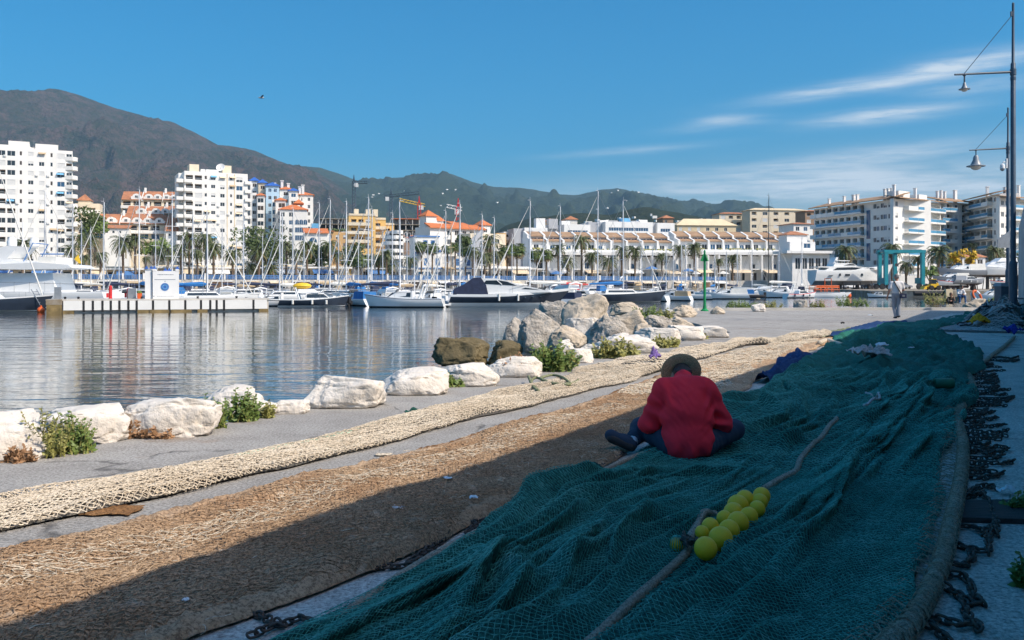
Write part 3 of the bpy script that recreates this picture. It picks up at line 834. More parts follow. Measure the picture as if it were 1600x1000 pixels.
# ---- second tower
def second_tower():
 f = Front('apartment_tower', 'white apartment tower with dark stacked balconies on its left side and a rooftop dish', 'building', 288, 300, 27)
 r = f.root
 W1 = f.x(387)
 top = f.z(269, 330)
 cols = [(296, 2.3, 1.5, 'l'), (310, 2.3, 1.6, 'slwlhs'), (321.5, .8, 1.2, 'dwd'), (333, 1.4, 1.2, 'wshw'), (347.5, 1.5, 1.3, 'whsw'), (361, .7, 1.1, 'dwd'), (374, 2.1, 1.6, 'whshb')]
 wins = grid(f, cols, 275, 2.95, 11, None, 330)
 block(r, 0, W1, 0, 17, 0, top, wins)
 # set-back bay on the left, shaded by the main block, with boxed balconies standing out of it
 xl = f.x(275.5)
 mb = MB(); mb.box(xl + 1.2, 4.5, 0, -.003, 15, top - .3)
 mb.build('set_back_bay', M['white_wall'], r)
 for k in range(11):
  z = f.z(275, 330) - 2.95 * k - 2.6
  if z < 3: continue
  mb = MB(); mb.box(xl, -.5, z, xl + 2.2, 4.4, z + 1.15); mb.build('balcony', M['white_wall'], r)
  mb = MB(); mb.box(f.x(292.5) - 1.0, -.8, z, f.x(300.5), -.004, z + 1.0); mb.build('balcony', M['white_wall'], r)
  mb = MB(); mb.box(W1 - 1.0, -.6, z + .3, W1 + 1.2, 2.6, z + 1.4); mb.build('balcony', M['white_wall'], r)
 for u in (355, 366.5):
  x = f.x(u); mb = MB(); mb.box(x - .13, -.07, 0, x + .13, 0, top - .3); mb.build('facade_rib', M['sand_wall'], r)
 mb = MB(); mb.box(f.x(298), 3, top, f.x(313), 9, f.z(255, 305)); mb.build('roof_house', M['cream_wall'], r)
 mb = MB(); mb.box(f.x(350), 3, top, f.x(364), 9, f.z(257, 355)); mb.build('roof_house', M['cream_wall'], r)
 for u in (318, 326, 333, 339):
  x = f.x(u); mb = MB(); mb.box(x - .7, 1, top, x + .7, 3, top + 1.0); mb.build('roof_vent', M['white_paint'], r)
 mb = MB(); x = f.x(346); mb.lathe([(0.01, -.45), (.9, -.32), (1.5, 0.0), (1.45, .05), (.85, -.25), (.01, -.36)], 20)
 d = mb.build('satellite_dish', M['white_paint'], r, (x, 2, top + 2.1), (R(62), 0, R(-25)), True)
 MB().tube((x, 2.2, top), (x, 2.2, top + 2.0), .12).build('dish_mast', M['steel'], r)
second_tower()
# ---- terracotta roofed terraces between the towers
def terraces():
 f = Front('terraced_apartments', 'stepped cream apartments with terracotta roofs and white arched dormers between the towers', 'building', 138, 300, 16)
 r = f.root
 rows = [  # v ridge, v eave, u0, u1, y offset, dormers u
  (298, 313, 172, 277, 26, (198, 219, 234, 249, 262), (320,)),
  (320, 335, 188, 280, 14, (213, 237, 252, 266), (338,)),
  (334, 350, 146, 268, 0, (174, 197, 214, 231, 249), (360,)),
 ]
 for vr, ve, u0, u1, yo, dorm, _ in rows:
  kf = (f.p.y + yo) / f.p.y
  X0, X1 = f.x(u0) * 1.0 + (u0 - 200) * .0, f.x(u1)
  zr, ze = EYE + (f.z(vr, 200) - EYE) * kf, EYE + (f.z(ve, 200) - EYE) * kf
  wins = []
  x = X0 + .6
  while x < X1 - 3.2:
   wins.append((x, ze - 2.1, 2.6, 1.7, 'loggia')); wins.append((x, ze - 5.0, 2.6, 1.7, KR.choice(['loggia', 'blue']))); x += 3.5
  block(r, X0, X1, yo, yo + 9, 0, ze - .01, wins, 'cream_wall')
  seg = np.linspace(X0, X1, 4)
  for a, b in zip(seg, seg[1:]):
   dz = KR.uniform(-.25, .25)
   shed(r, a + .12, b - .12, yo - .7, yo + 6, ze + dz, zr + dz, 'terracotta')
   mb = MB(); mb.prism([(yo - .8, ze - .4), (yo + 6.2, zr - .3), (yo + 6.2, zr + .75), (yo - .8, ze + .55)], 'x', b - .12, b + .12); mb.build('party_wall', M['white_wall'], r)
   mb = MB(); mb.box(b + .3, yo + 4.6, zr - .6, b + 1.0, yo + 5.3, zr + 1.5); mb.build('chimney', M['white_wall'], r)
  mb = MB(); mb.box(X0, yo - 1.3, ze - 3.2, X1, yo - .004, ze - 2.2); mb.build('balcony', M['white_wall'], r)
  mb = MB(); mb.box(X0, yo - 1.0, ze - 5.9, X1, yo - .004, ze - 5.1); mb.build('balcony', M['cream_wall'], r)
  for ud in dorm:
   x = f.x(ud); n = 8; hw = 1.35; zb = ze + .15
   arc = [(x + hw * math.cos(PI * i / n), zb + 1.15 + hw * .75 * math.sin(PI * i / n)) for i in range(n + 1)]
   mb = MB(); mb.prism([(x - hw - .5, zb), (x + hw + .5, zb), (x + hw + .5, zb + 1.15)] + arc + [(x - hw - .5, zb + 1.15)], 'y', yo - .4, yo + 3.2)
   d = mb.build('dormer', M['white_wall'], r)
   window(d, x - .5, yo - .45, zb + .6, 1.0, .9, 'glass')
 for u0, u1, vr, ve in ((166, 206, 353, 359), (262, 280, 340, 362)):
  X0, X1 = f.x(u0), f.x(u1); ze, zr = f.z(ve, 200), f.z(vr, 200)
  x = X0 + .8; wins = []
  while x < X1 - 1.2: wins.append((x, ze - 1.6, .8, .8, 'glass')); x += 2.0
  block(r, X0, X1, -7, -1.4, 0, ze, wins, 'white_wall')
  shed(r, X0 - .3, X1 + .3, -7.5, -1.0, ze, zr, 'terracotta')
terraces()
def left_annex():
 f = Front('apartment_house', 'low stepped white terraces with a terracotta cap right of the left tower', 'building', 113, 300, 16)
 r = f.root
 for u0, u1, vt, yo in ((113, 133, 309, 10), (114, 153, 316, 4), (117, 150, 336, 0)):
  X0, X1 = f.x(u0), f.x(u1); zt = f.z(vt, 120)
  wins = [(X0 + 1 + 3.1 * k, zt - 3.0, 2.2, 1.5, 'loggia') for k in range(max(1, int((X1 - X0 - 1) / 3.1)))]
  wins += [(x, z - 3.2, w, h, k) for x, z, w, h, k in wins]
  block(r, X0, X1, yo, yo + 5.9, 0, zt, wins, 'cream_wall')
  balcony(r, X0, X1, yo - 1.2, yo - .004, zt - 3.2)
 hip(r, f.x(113), f.x(132), 10, 15, f.z(309, 120), 2.2, 'terracotta')
left_annex()
# ---- blue capped white cluster
def blue_cluster():
 f = Front('apartment_complex', 'white apartment cluster with blue tiled caps and terracotta eaves right of the second tower', 'building', 386, 330, 14)
 r = f.root
 def tw(u0, u1, vt, y0, dep, cols, mtl='white_wall', cap=None, caph=1.6, pitch=2.9, n=12, h=1.4, kinds='wdb'):
  kf = (f.p.y + y0) / f.p.y
  X0, X1 = f.x(u0) * kf, f.x(u1) * kf
  zt = EYE + (f.z(vt, 430) - EYE) * kf
  wins = []
  for c, w in cols:
   for k in range(n):
    z = zt - 1.0 - h - pitch * k
    if z < 3: break
    wins.append((X0 + (X1 - X0) * c - w / 2, z, w, h, pick(kinds)))
  block(r, X0, X1, y0, y0 + dep, 0, zt, wins, mtl)
  if cap: hip(r, X0, X1, y0, y0 + dep, zt, caph, cap, .5)
  return X0, X1, zt
 tw(387, 400, 284, 22, 8, [(.5, 1.4)], cap='blue_tile', kinds='dw')
 tw(400, 413, 287, 20, 8, [(.5, 1.6)], cap='blue_tile', kinds='dw', mtl='cream_wall')
 tw(412, 433, 291, 18, 9, [(.3, 1.2), (.7, 1.2)], cap='blue_tile', mtl='pale_blue_wall')
 tw(433, 452, 296, 22, 9, [(.5, 1.8)], cap='orange_tile', caph=1.2)
 tw(448, 462, 298, 19, 8, [(.5, 1.8)], cap='blue_tile', caph=1.2)
 tw(458, 485, 304, 24, 9, [(.3, 1.0), (.75, 1.0)], cap='orange_tile', caph=1.4, kinds='dw')
 tw(392, 399, 302, 10, 6, [(.5, 1.3)], kinds='d')
 tw(401, 412, 306, 6, 7, [(.45, 2.2)], cap='orange_tile', caph=.9, h=1.7, kinds='dw')
 tw(424, 436, 312, 8, 7, [(.3, 1.6), (.75, 1.2)], h=1.7, kinds='db')
 tw(430, 446, 313, 3, 7, [(.6, 2.4)], cap='orange_tile', caph=1.1, h=1.7, kinds='d')
 X0, X1, zt = tw(438, 481, 327, -6, 9, [(.12, 1.3), (.42, 1.6)], cap='orange_tile', caph=2.2, h=1.6, kinds='dwb', n=10)
 for j in range(3):
  for i in range(3):
   x = X0 + (X1 - X0) * (.56 + .15 * i)
   window(r, x, -6.06, zt - 5.4 - 2.9 * j, 1.5, 1.9, 'arch' if j == 0 else 'blue')
 for j in range(2):
  balcony(r, X0 + (X1 - X0) * .62, X0 + (X1 - X0) * .98, -7.4, -6.01, zt - 15.5 - 3.0 * j)
 hip(r, f.x(460), f.x(473), -2, 5, f.z(318, 430), 1.6, 'orange_tile')
 for u, v in ((425, 294), (437, 290), (447, 294), (465, 299), (470, 296)):
  x = f.x(u) * 1.06; z = EYE + (f.z(v, 430) - EYE) * 1.06
  mb = MB(); mb.box(x - .5, 24, z - 3, x + .5, 25, z + 2.2); mb.box(x - .7, 23.8, z + 2.2, x + .7, 25.2, z + 2.5); mb.build('chimney', M['white_wall'], r)
 f.root['label'] = 'white apartment cluster with blue tiled caps and terracotta eaves right of the second tower'
blue_cluster()
def arch_house():
 f = Front('house', 'white house with orange tiled roof and one wide arched window beside the blue capped cluster', 'building', 476, 285, 16)
 r = f.root
 X1 = f.x(512); zt = f.z(364, 490)
 wins = [(1.2 + 2.6 * k, zt - 6.2 - 3 * j, 1.4, 1.5, KR.choice(['glass', 'half', 'blue'])) for k in range(3) for j in range(3)]
 block(r, 0, X1, 0, 10, 0, zt, wins)
 window(r, 1.3, -.006, zt - 3.0, 2.6, 1.7, 'arch')
 shed(r, -.4, X1 + .4, -.7, 6, zt - .1, zt + 1.7, 'orange_tile')
 for j in range(2): balcony(r, 4.5, X1, -1.3, -.01, zt - 6.6 - 3.1 * j)
 window(r, 3.0, -.1, 3.2, 3.0, 3.2, 'arch'); window(r, 6.6, -.1, 3.2, 3.0, 3.2, 'arch')
arch_house()
def ochre_house():
 f = Front('apartment_house', 'ochre apartment house with a planted roof left of the yellow block', 'building', 497, 330, 16)
 r = f.root
 X1 = f.x(543); zt = f.z(362, 520)
 wins = [(1 + 2.7 * k, zt - 2.6 - 3 * j, 1.3, 1.4, KR.choice(['glass', 'half', 'dark'])) for k in range(4) for j in range(4)]
 block(r, 0, X1, 0, 10, 0, zt, wins, 'ochre_wall')
 shed(r, -.3, X1 * .55, -.6, 6, zt, zt + 1.2, 'terracotta')
 mb = MB()
 for k in range(40): mb.sphere((KR.uniform(0, X1), KR.uniform(.5, 4), zt + .6), KR.uniform(.4, .9), 6, 4)
 mb.build('roof_planting', M['bush'], r)
ochre_house()
def blue_small():
 f = Front('house', 'small bright blue walled house between the cluster and the ochre block', 'building', 487, 310, 16)
 X1 = f.x(500); zt = f.z(349, 490)
 block(f.root, 0, X1, 0, 6, 0, zt, [(.5, zt - 3, 1.0, 1.4, 'glass')], 'light_blue')
blue_small()
def site(name, label, u0, u1, vt, Y, n, orange=False):
 f = Front(name, label, 'building', u0, Y, 12, 20)
 r = f.root; X1 = f.x(u1)
 for k in range(n):
  z = f.z(vt, u0) - 3.1 * k
  mb = MB(); mb.box(0, 0, z - .35, X1, 12, z); mb.build('floor_slab', M['orange_tile' if orange and k == 0 else 'concrete_old'], r)
  mb = MB(); x = .4
  while x < X1: mb.box(x - .2, .3, z - 3.1, x + .2, .7, z - .352); x += 3.6
  mb.build('column_row', M['concrete_pale'], r)['kind'] = 'stuff'
  mb = MB(); mb.box(.3, 6, z - 3.1, X1 - .3, 11, z - .353); mb.build('core_wall', M['dark_recess' if k % 2 else 'grey_wall'], r)
site('construction_frame', 'grey concrete frame of a building site left of the yellow block', 498, 547, 341, 520, 5)
site('construction_frame', 'concrete frame with orange top edge right of the yellow block', 612, 675, 341, 480, 5, True)
# ---- yellow block
def yellow_block():
 f = Front('apartment_block', 'yellow ochre apartment block with stacked pale balconies', 'building', 545, 300, 16)
 r = f.root
 for u0, u1, vt, yo in ((545, 587, 337, 0), (586, 606, 341, 5), (604, 622, 348, 9)):
  X0, X1 = f.x(u0), f.x(u1); zt = f.z(vt, 560)
  wins = [(X0 + .8 + 2.4 * k, zt - 2.4 - 2.9 * j, 1.7, 1.2, KR.choice(['dark', 'loggia', 'half'])) for k in range(int((X1 - X0 - 1) / 2.4)) for j in range(7)]
  block(r, X0, X1, yo, yo + 8, 0, zt, [w for w in wins if w[1] > 3.5], 'yellow_wall')
  mb = MB(); mb.box(X0, yo - .2, zt, X1, yo + 8, zt + .7); mb.build('roof_parapet', M['cream_wall'], r)
  for j in range(6):
   z = zt - 3.2 - 2.9 * j
   if z < 3: continue
   a, b = (X0, X0 + (X1 - X0) * .42) if j > 2 else (X0, X0 + (X1 - X0) * .78)
   if yo: a, b = X0 + 1.2, X1
   balcony(r, a - .5, b, yo - 1.3, yo - .01, z, .9, 'cream_wall')
 for x in (2, 6, 8.5): 
  mb = MB(); mb.box(x, 2, f.z(337, 560), x + 1.5, 4, f.z(337, 560) + 2.4); mb.build('roof_house', M['cream_wall'], r)
yellow_block()
def curved_white():
 f = Front('apartment_house', 'white modern house with curved stacked balconies behind the palms', 'building', 600, 260, 16)
 r = f.root
 X1 = f.x(648)
 for k, (v, ind) in enumerate(((360, 2.2), (368, 1.0), (377, 0), (389, 0), (399, 0))):
  z = f.z(v, 610)
  mb = MB(); n = 8; X = X1 * .62
  poly = [(ind, 0)] + [(ind + (X - ind) * i / n, -1.8 * math.sin(PI * i / n)) for i in range(1, n)] + [(X, 0), (X, 6), (ind, 6)]
  mb.prism(poly, 'z', z - 1.0, z); mb.build('balcony', M['white_wall'], r)
 mb = MB(); mb.box(1.2, 1.4, 0, X1 * .6, 6.5, f.z(361, 610)); mb.build('wall', M['grey_wall'], r)
 for k, v in enumerate((365.5, 373.5, 384, 395)):
  for x in (1.8, 4.0, 6.2): window(r, x, 1.3, f.z(v, 610) - 1.0, 1.8, 1.5, 'glass')
 block(r, X1 * .62, X1, .5, 8, 0, f.z(372, 640), [(X1 * .7, f.z(382, 640), 1.3, 1.2, 'glass')], 'white_wall')
 mb = MB(); mb.box(X1 * .66, .2, f.z(398, 640), X1 * .9, .48, f.z(379, 640)); mb.build('stair_panel', M['brown_wall'], r)
 shed(r, X1 * .72, X1 + .4, .2, 5, f.z(372, 640), f.z(367, 640), 'orange_tile')
curved_white()
def orange_roof():
 f = Front('apartment_block', 'long white apartment block with bright orange tiled eaves and little pyramid roofed towers', 'building', 672, 285, 38)
 r = f.root
 X1 = f.x(756); zt = f.z(354, 680)
 wins = [(6.5 + 3.0 * k, zt - 2.6 - 2.9 * j, 1.6, 1.6, KR.choice(['dark', 'glass', 'arch', 'loggia'])) for k in range(int((X1 - 8) / 3.0)) for j in range(3)]
 block(r, 0, X1, 0, 9, 0, zt, wins)
 mb = MB(); mb.prism([(-.9, zt - .1), (2.5, zt + 1.3), (2.5, zt + .9), (-.9, zt - .5)], 'x', -.6, X1 + .3); mb.build('roof', M['orange_tile'], r)
 for u0, u1, ve, vp, yo in ((674, 690, 337, 330, 3), (692, 704, 340, 334, 8), (706, 717, 343, 337, 9), (755, 769, 352, 346, 1)):
  X0, Xb = f.x(u0) * 1.0, f.x(u1); ze, zp = f.z(ve, 0.5 * (u0 + u1)), f.z(vp, .5 * (u0 + u1))
  if Xb - X0 > 6: Xb = X0 + 6
  block(r, X0, Xb, yo, yo + 4, 0, ze, [(X0 + 1, ze - 2.4, 1.4, 1.3, 'glass')] if u0 in (755,) else (), 'white_wall')
  hip(r, X0, Xb, yo, yo + 4, ze, zp - ze + .6, 'orange_tile', .5)
 for u, v in ((727, 350), (735, 352), (742, 352), (749, 355)):
  x = f.x(u); z = f.z(v, u); block(r, x - 1.6, x + 1.6, 5, 9.5, 0, z, ())
  shed(r, x - 1.8, x + 1.8, 4.6, 9, z, z + 1.2, 'orange_tile')
orange_roof()
def porthole_house():
 f = Front('house', 'flat white house with two round blue framed windows', 'building', 649, 245, 18)
 r = f.root; X1 = f.x(686); zt = f.z(370, 660)
 block(r, 0, X1, 0, 8, 0, zt, [(f.x(661), zt - 2.2, 1.3, 1.3, 'port'), (f.x(673), zt - 2.2, 1.3, 1.3, 'port')])
 mb = MB(); mb.box(-.3, -.3, zt, X1 + .2, 8, zt + .35); mb.build('roof_edge', M['blue_paint'], r)
porthole_house()
def blue_white_house():
 f = Front('house', 'two storey white house with blue window frames behind the blue promenade railing', 'building', 650, 222, 22)
 r = f.root; X1 = f.x(741); zt = f.z(400, 690)
 wins = []
 for u, w, h, z in ((666, 1.2, 1.8, 3.3), (684, 1.2, 1.8, 3.3), (714, 1.2, 1.8, 3.3), (732, 1.0, 1.5, 3.3)):
  wins.append((f.x(u) - w / 2, zt - 2.4, w, h, 'bshut'))
 for u in (658, 669, 685, 700, 714, 731): wins.append((f.x(u) - .8, 2.6, 1.7, 1.9, 'blue'))
 block(r, 0, X1, 0, 9, 0, zt, wins, 'white_paint')
 for u0, u1, vt in ((653, 663, 396), (679, 690, 393), (722, 731, 397)):
  x0, x1 = f.x(u0), f.x(u1); block(r, x0, x1, .6, 3, zt, f.z(vt, u0), (), 'white_paint', 'roof_turret')
  hip(r, x0, x1, .6, 3, f.z(vt, u0), .7, 'blue_tile', .25)
 mb = MB(); mb.box(-.2, -.25, zt - 3.2, X1 + .2, -.004, zt - 2.95); mb.build('blue_band', M['blue_paint'], r)
 mb = MB(); mb.prism([(-2.4, 5.0), (-.005, 5.6), (-.005, 5.7), (-2.4, 5.1)], 'x', f.x(690), f.x(707)); mb.build('awning', M['sail_tan'], r)
blue_white_house()
def grey_slope():
 f = Front('house', 'pale house with a steep grey side wall behind the tall palm', 'building', 735, 270, 30)
 r = f.root; X1 = f.x(790); zt = f.z(365, 760)
 block(r, 0, X1, 0, 9, 0, zt, [(X1 * .7, zt - 3, 1.5, 1.4, 'glass')], 'cream_wall')
 mb = MB(); mb.prism([(0, 0), (X1 * .3, 0), (X1 * .3, zt + 1.2), (0, zt - 2)], 'y', -.6, -.01); mb.build('gable_wall', M['grey_wall'], r)
 mb = MB(); mb.prism([(X1 * .3, f.z(388, 760)), (X1, f.z(396, 760)), (X1, f.z(390, 760)), (X1 * .3, f.z(384, 760))], 'y', -3, -.02); mb.build('stair_parapet', M['white_wall'], r)
grey_slope()
def filler(name, label, u0, u1, vt, Y, ang, mtl, rows, colw, kinds, roof=None, rh=1.6, base=0, dep=9, wh=(1.4, 1.4), pitch=3.0, bal=False):
 f = Front(name, label, 'building', u0, Y, ang)
 r = f.root; X1 = f.x(u1); zt = f.z(vt, u0)
 wins = []
 x = .8
 while x < X1 - wh[0] - .3:
  for j in range(rows): wins.append((x, zt - .9 - wh[1] - pitch * j, wh[0], wh[1], pick(kinds)))
  x += colw
 block(r, 0, X1, 0, dep, 0, zt, wins, mtl)
 if roof: hip(r, 0, X1, 0, dep, zt, rh, roof, .5)
 if bal:
  for j in range(rows): balcony(r, 0, X1, -1.2, -.005, zt - pitch * (j + 1) + .1)
 return f
filler('house', 'orange washed house half hidden by the fan palms', 776, 791, 364, 300, 15, 'ochre_wall', 3, 2.6, 'wds')
filler('apartment_house', 'small white block with dark balcony strips left of the grey blank wall', 787, 806, 362, 310, 15, 'white_wall', 4, 2.7, 'ld', wh=(2.2, 1.3), bal=True)
filler('apartment_block', 'cream apartment block with red window recesses on the skyline', 1124, 1172, 334, 430, 10, 'cream_wall', 4, 4.0, 'ls', 'terracotta', 1.0, wh=(2.2, 1.5))
filler('apartment_block', 'long sand coloured block on the skyline left of the shaded apartments', 1172, 1262, 328, 420, 10, 'cream_wall', 4, 5.5, 'lsw', 'sand_wall', 1.2, wh=(2.4, 1.5))
filler('apartment_block', 'brown block peeping between the sand block and shaded apartments', 1258, 1292, 330, 400, 10, 'brown_wall', 4, 3.5, 'ls', 'terracotta', .8, wh=(2.0, 1.5))
filler('house', 'white house with small roof terrace below the sand block', 1240, 1270, 350, 300, 15, 'white_wall', 2, 3.0, 'wb', 'terracotta', .7)
filler('house', 'low cream roofed house row above the white terraces', 1058, 1150, 352, 380, 8, 'sand_wall', 1, 4.0, 'ws', 'sand_wall', 3.0)
filler('house', 'small house with red roof on the wooded rise', 853, 868, 346, 420, 10, 'ochre_wall', 1, 3, 'wd', 'terracotta', 1.6)
filler('house', 'little pink house on the rise behind the modern white block', 885, 902, 343, 430, 10, 'white_wall', 1, 3, 'wd', 'terracotta', 1.8)
filler('house', 'red roofed house on the rise above the modern white block', 1036, 1052, 341, 440, 10, 'brown_wall', 1, 3, 'wd', 'terracotta', 1.6)
def modern():
 f = Front('modern_block', 'flat roofed modern white block with dark ribbon windows behind the brown roofed terraces', 'building', 806, 300, 14)
 r = f.root
 for u0, u1, vt, yo, mtl, ww in ((806, 824, 356, 3, 'grey_wall', 0), (822, 858, 355, 2, 'white_paint', 1), (856, 884, 350, 5, 'grey_wall', 0), (883, 924, 350, 1, 'white_paint', 1), (924, 946, 346, 3, 'grey_wall', 0), (946, 1020, 346, 0, 'white_paint', 2), (1020, 1028, 347, 2, 'grey_wall', 0), (1028, 1055, 348, .5, 'white_paint', 1)):
  X0, X1 = f.x(u0), f.x(u1); zt = f.z(vt, u0)
  wins = []
  if ww:
   x = X0 + 1.2
   while x < X1 - 1.9: wins.append((x, zt - 3.2, 1.8, 1.2, 'blue')); x += 1.82
  block(r, X0, X1, yo, yo + 9, 0, zt, wins, mtl)
 for u in (850, 870, 890, 950, 965, 985, 1000, 1012):
  x = f.x(u); z = f.z(347, u); mb = MB(); mb.box(x - 1.6, 4, z - 2, x + 1.6, 7, z + KR.uniform(.6, 1.8)); mb.build('roof_unit', M[KR.choice(['light_blue', 'grey_wall', 'white_paint'])], r)
modern()
def brown_terraces(u0, u1, Y, ang, units, label, gap_l=False):
 f = Front('terraced_houses', label, 'building', u0, Y, ang)
 r = f.root; X1 = f.x(u1)
 zr, ze, zr2, ze2 = f.z(360, u0), f.z(368.5, u0), f.z(373, u0), f.z(377, u0)
 zf, zs, zg = f.z(390, u0), f.z(397, u0), f.z(420, u0)
 xs = np.linspace(0, X1, units + 1)
 wins = []
 for a, b in zip(xs, xs[1:]):
  w = b - a
  wins += [(a + w * .18, ze2 - 3.0, 1.5, 2.2, KR.choice(['glass', 'blue', 'arch'])), (a + w * .58, ze2 - 3.0, 1.9, 2.2, KR.choice(['glass', 'half', 'shut']))]
 block(r, 0, X1, 0, 9, 0, ze2, wins, 'white_paint')
 block(r, 0, X1, 3.0, 9.5, ze2 + .001, ze, [(a + (b - a) * q, ze - 1.25, 1.6, 1.0, 'blue') for a, b in zip(xs, xs[1:]) for q in (.2, .6)], 'white_paint')
 for i, (a, b) in enumerate(zip(xs, xs[1:])):
  shed(r, a + .3, b - .3, 2.5, 7.5, ze, zr, 'brown_tile'); shed(r, a + .3, b - .3, -.6, 2.9, ze2, zr2, 'brown_tile')
 for b in xs:
  mb = MB(); mb.prism([(-.9, ze2 - 3.4), (8, ze2 - 3.4), (7.6, zr + .25), (7.2, zr + .25), (2.6, ze + .4), (2.5, zr2 + .4), (-.8, ze2 + .35)], 'x', b - .3, b + .3); mb.build('party_wall', M['white_paint'], r)
 # terrace storey, balcony slab, ground floor arcade
 x = .6; wins = []
 while x < X1 - 3: wins.append((x, zf - 2.0, 2.6, 1.3, 'dark')); x += 3.4
 block(r, -.5, X1 + .5, -3.2, -.005, 0, zf, wins, 'white_paint', 'terrace_wall')
 mb = MB(); mb.box(-1, -6, zs - .3, X1 + 1, -3.21, zs + .55); mb.build('balcony', M['white_paint'], r)
 mb = MB()
 for k in range(int(X1 / .55)): mb.sphere((KR.uniform(0, X1), -2.9 + KR.uniform(-.2, .4), zf + .1), KR.uniform(.2, .45), 6, 4)
 mb.build('terrace_planting', M['leaf_yellow'], r)['kind'] = 'stuff'
 x = 0; n = 0
 while x < X1 - 1:
  mb = MB(); mb.box(x, -5.9, PROM_Z, x + .5, -5.4, zs - .301); mb.build('column', M['white_paint'], r)
  if n % 2 == 0:
   window(r, x + .9, -3.3, PROM_Z + 2.9, 1.7, 2.0, KR.choice(['arch', 'glass', 'blue'])); window(r, x + .9, -3.3, PROM_Z + .1, 2.2, 2.3, KR.choice(['glass', 'dark', 'blue']), name='shop_window')
  else:
   window(r, x + .9, -3.3, PROM_Z + .1, 1.8, 2.3, 'glass', name='shop_window')
  x += 3.3; n += 1
 mb = MB(); mb.box(-.5, -5.6, zg - .3, X1 + .5, -3.22, zg); mb.build('gallery_slab', M['white_paint'], r)
 for k in range(4):
  a = X1 * (.08 + .25 * k); w = KR.uniform(4, 7)
  mb = MB(); mb.prism([(-8.6, zg - 1.3), (-5.95, zg - .5), (-5.95, zg - .4), (-8.6, zg - 1.2)], 'x', a, a + w); mb.build('awning', M[KR.choice(['awning', 'blue_paint', 'white_paint', 'awning'])], r)
 return f
brown_terraces(829, 1050, 246, 13, 9, 'long white terrace of houses with brown tiled roofs, its left run behind the tall masts')
brown_terraces(1060, 1262, 262, 10, 9, 'white terrace of houses with brown tiled roofs, its right run behind the green beacon')
def stepped_end():
 f = Front('house', 'stepped white end house with glazed ground floor beside the big yacht', 'building', 1205, 238, 12)
 r = f.root
 X1 = f.x(1296); zt = f.z(396, 1250)
 wins = []; x = 1
 while x < X1 - 2: wins.append((x, zt - 4.2, 1.5, 3.0, 'glass')); x += 2.0
 block(r, f.x(1238), X1, 0, 8, 0, zt, [w for w in wins if w[0] > f.x(1238) + .3], 'white_paint')
 mb = MB(); mb.box(f.x(1225), -1.6, zt, X1 + .6, 6, zt + .7); mb.build('roof_slab', M['white_paint'], r)
 block(r, f.x(1240), f.x(1280), 2, 8, zt + .701, f.z(377, 1250), [(f.x(1262), zt + 1.5, 2.0, 1.3, 'blue')], 'white_paint')
 block(r, f.x(1240), f.x(1272), 3.5, 8, f.z(377, 1250) + .002, f.z(366, 1250), (), 'white_paint'); hip(r, f.x(1240), f.x(1272), 3.5, 8, f.z(366, 1250), 1.0, 'terracotta', .3)
stepped_end()
# ---- right apartment blocks
def wing(label, u0, Y0, u1, Y1, vt0, nfl, fh, bays, roofm='brown_tile', chim=(), cat='building', dep=12, rd=5):
 a = Vector(((u0 - 800) / F * Y0, Y0)); b = Vector(((u1 - 800) / F * Y1, Y1))
 ang = math.degrees(math.atan2(b.y - a.y, b.x - a.x))
 f = Front('apartment_wing', label, cat, u0, Y0, ang)
 r = f.root; L = (b - a).length; zt = EYE + (HZ - vt0) / F * Y0
 wins = []; bw = L / len(bays)
 for i, k in enumerate(bays):
  for j in range(nfl):
   z = zt - 2.75 - fh * j
   if k == 'B': wins.append((i * bw + .5, z, bw - 1.0, 2.3, 'loggia'))
   elif k == 'w': wins.append((i * bw + bw * .2, z + .8, 1.2, 1.3, KR.choice(['blue', 'half', 'glass']))); 
   elif k == 'W': wins.append((i * bw + bw * .15, z + .8, 1.2, 1.3, 'glass')); wins.append((i * bw + bw * .58, z + .8, 1.2, 1.3, KR.choice(['half', 'blue'])))
 block(r, 0, L, 0, dep, 0, zt, wins, 'white_wall')
 i = 0
 while i < len(bays):
  if bays[i] == 'B':
   j = i
   while j + 1 < len(bays) and bays[j + 1] == 'B': j += 1
   for k in range(nfl):
    z = zt - 2.75 - fh * k
    for m in range(i, j + 1):
     pat = KR.random()
     balcony(r, m * bw + .06, (m + 1) * bw - .06, -1.5, -.006, z, 1.0, 'white_wall', None if pat < .22 else 'glass_rail')
   i = j + 1
  elif bays[i] == 'T':
   x = i * bw
   mb = MB(); mb.box(x + bw * .25, -.14, zt - 10, x + bw * .75, -.01, zt - 2.2); mb.build('stair_glazing', M['glass_blue'], r)
   mb = MB(); mb.box(x + bw * .25, -.14, zt - 16, x + bw * .75, -.01, zt - 11.2); mb.build('stair_glazing', M['glass_blue'], r)
   i += 1
  else: i += 1
 mb = MB(); mb.prism([(-1.9, zt + .01), (rd, zt + .35 * rd), (rd, zt + .35 * rd + .2), (-1.9, zt + .25)], 'x', -.3, L + .3); mb.build('roof', M[roofm], r)
 for x, w, h in chim:
  mb = MB(); h *= .62; w *= .75; y = min(2.5, rd * .8); mb.box(x * L - w / 2, y, zt + .3, x * L + w / 2, y + .7, zt + 1.2 + h); mb.box(x * L - w / 2 - .1, y - .1, zt + 1.2 + h, x * L + w / 2 + .1, y + .8, zt + 1.35 + h); mb.build('chimney', M['white_paint'], r)
 return f, r, L, zt
f_, r_, L_, z_ = wing('shaded left wing of the blue railed apartments, behind the big white yacht', 1272, 268, 1397, 236, 327, 6, 3.05, 'BBBBBBBBTWWw', chim=[(.1, .7, 2.6), (.3, .7, 2.8), (.42, 1.2, 2.8), (.47, .7, 2.8), (.8, .8, 3.4), (.84, .8, 3.4), (.88, .8, 3.4)])
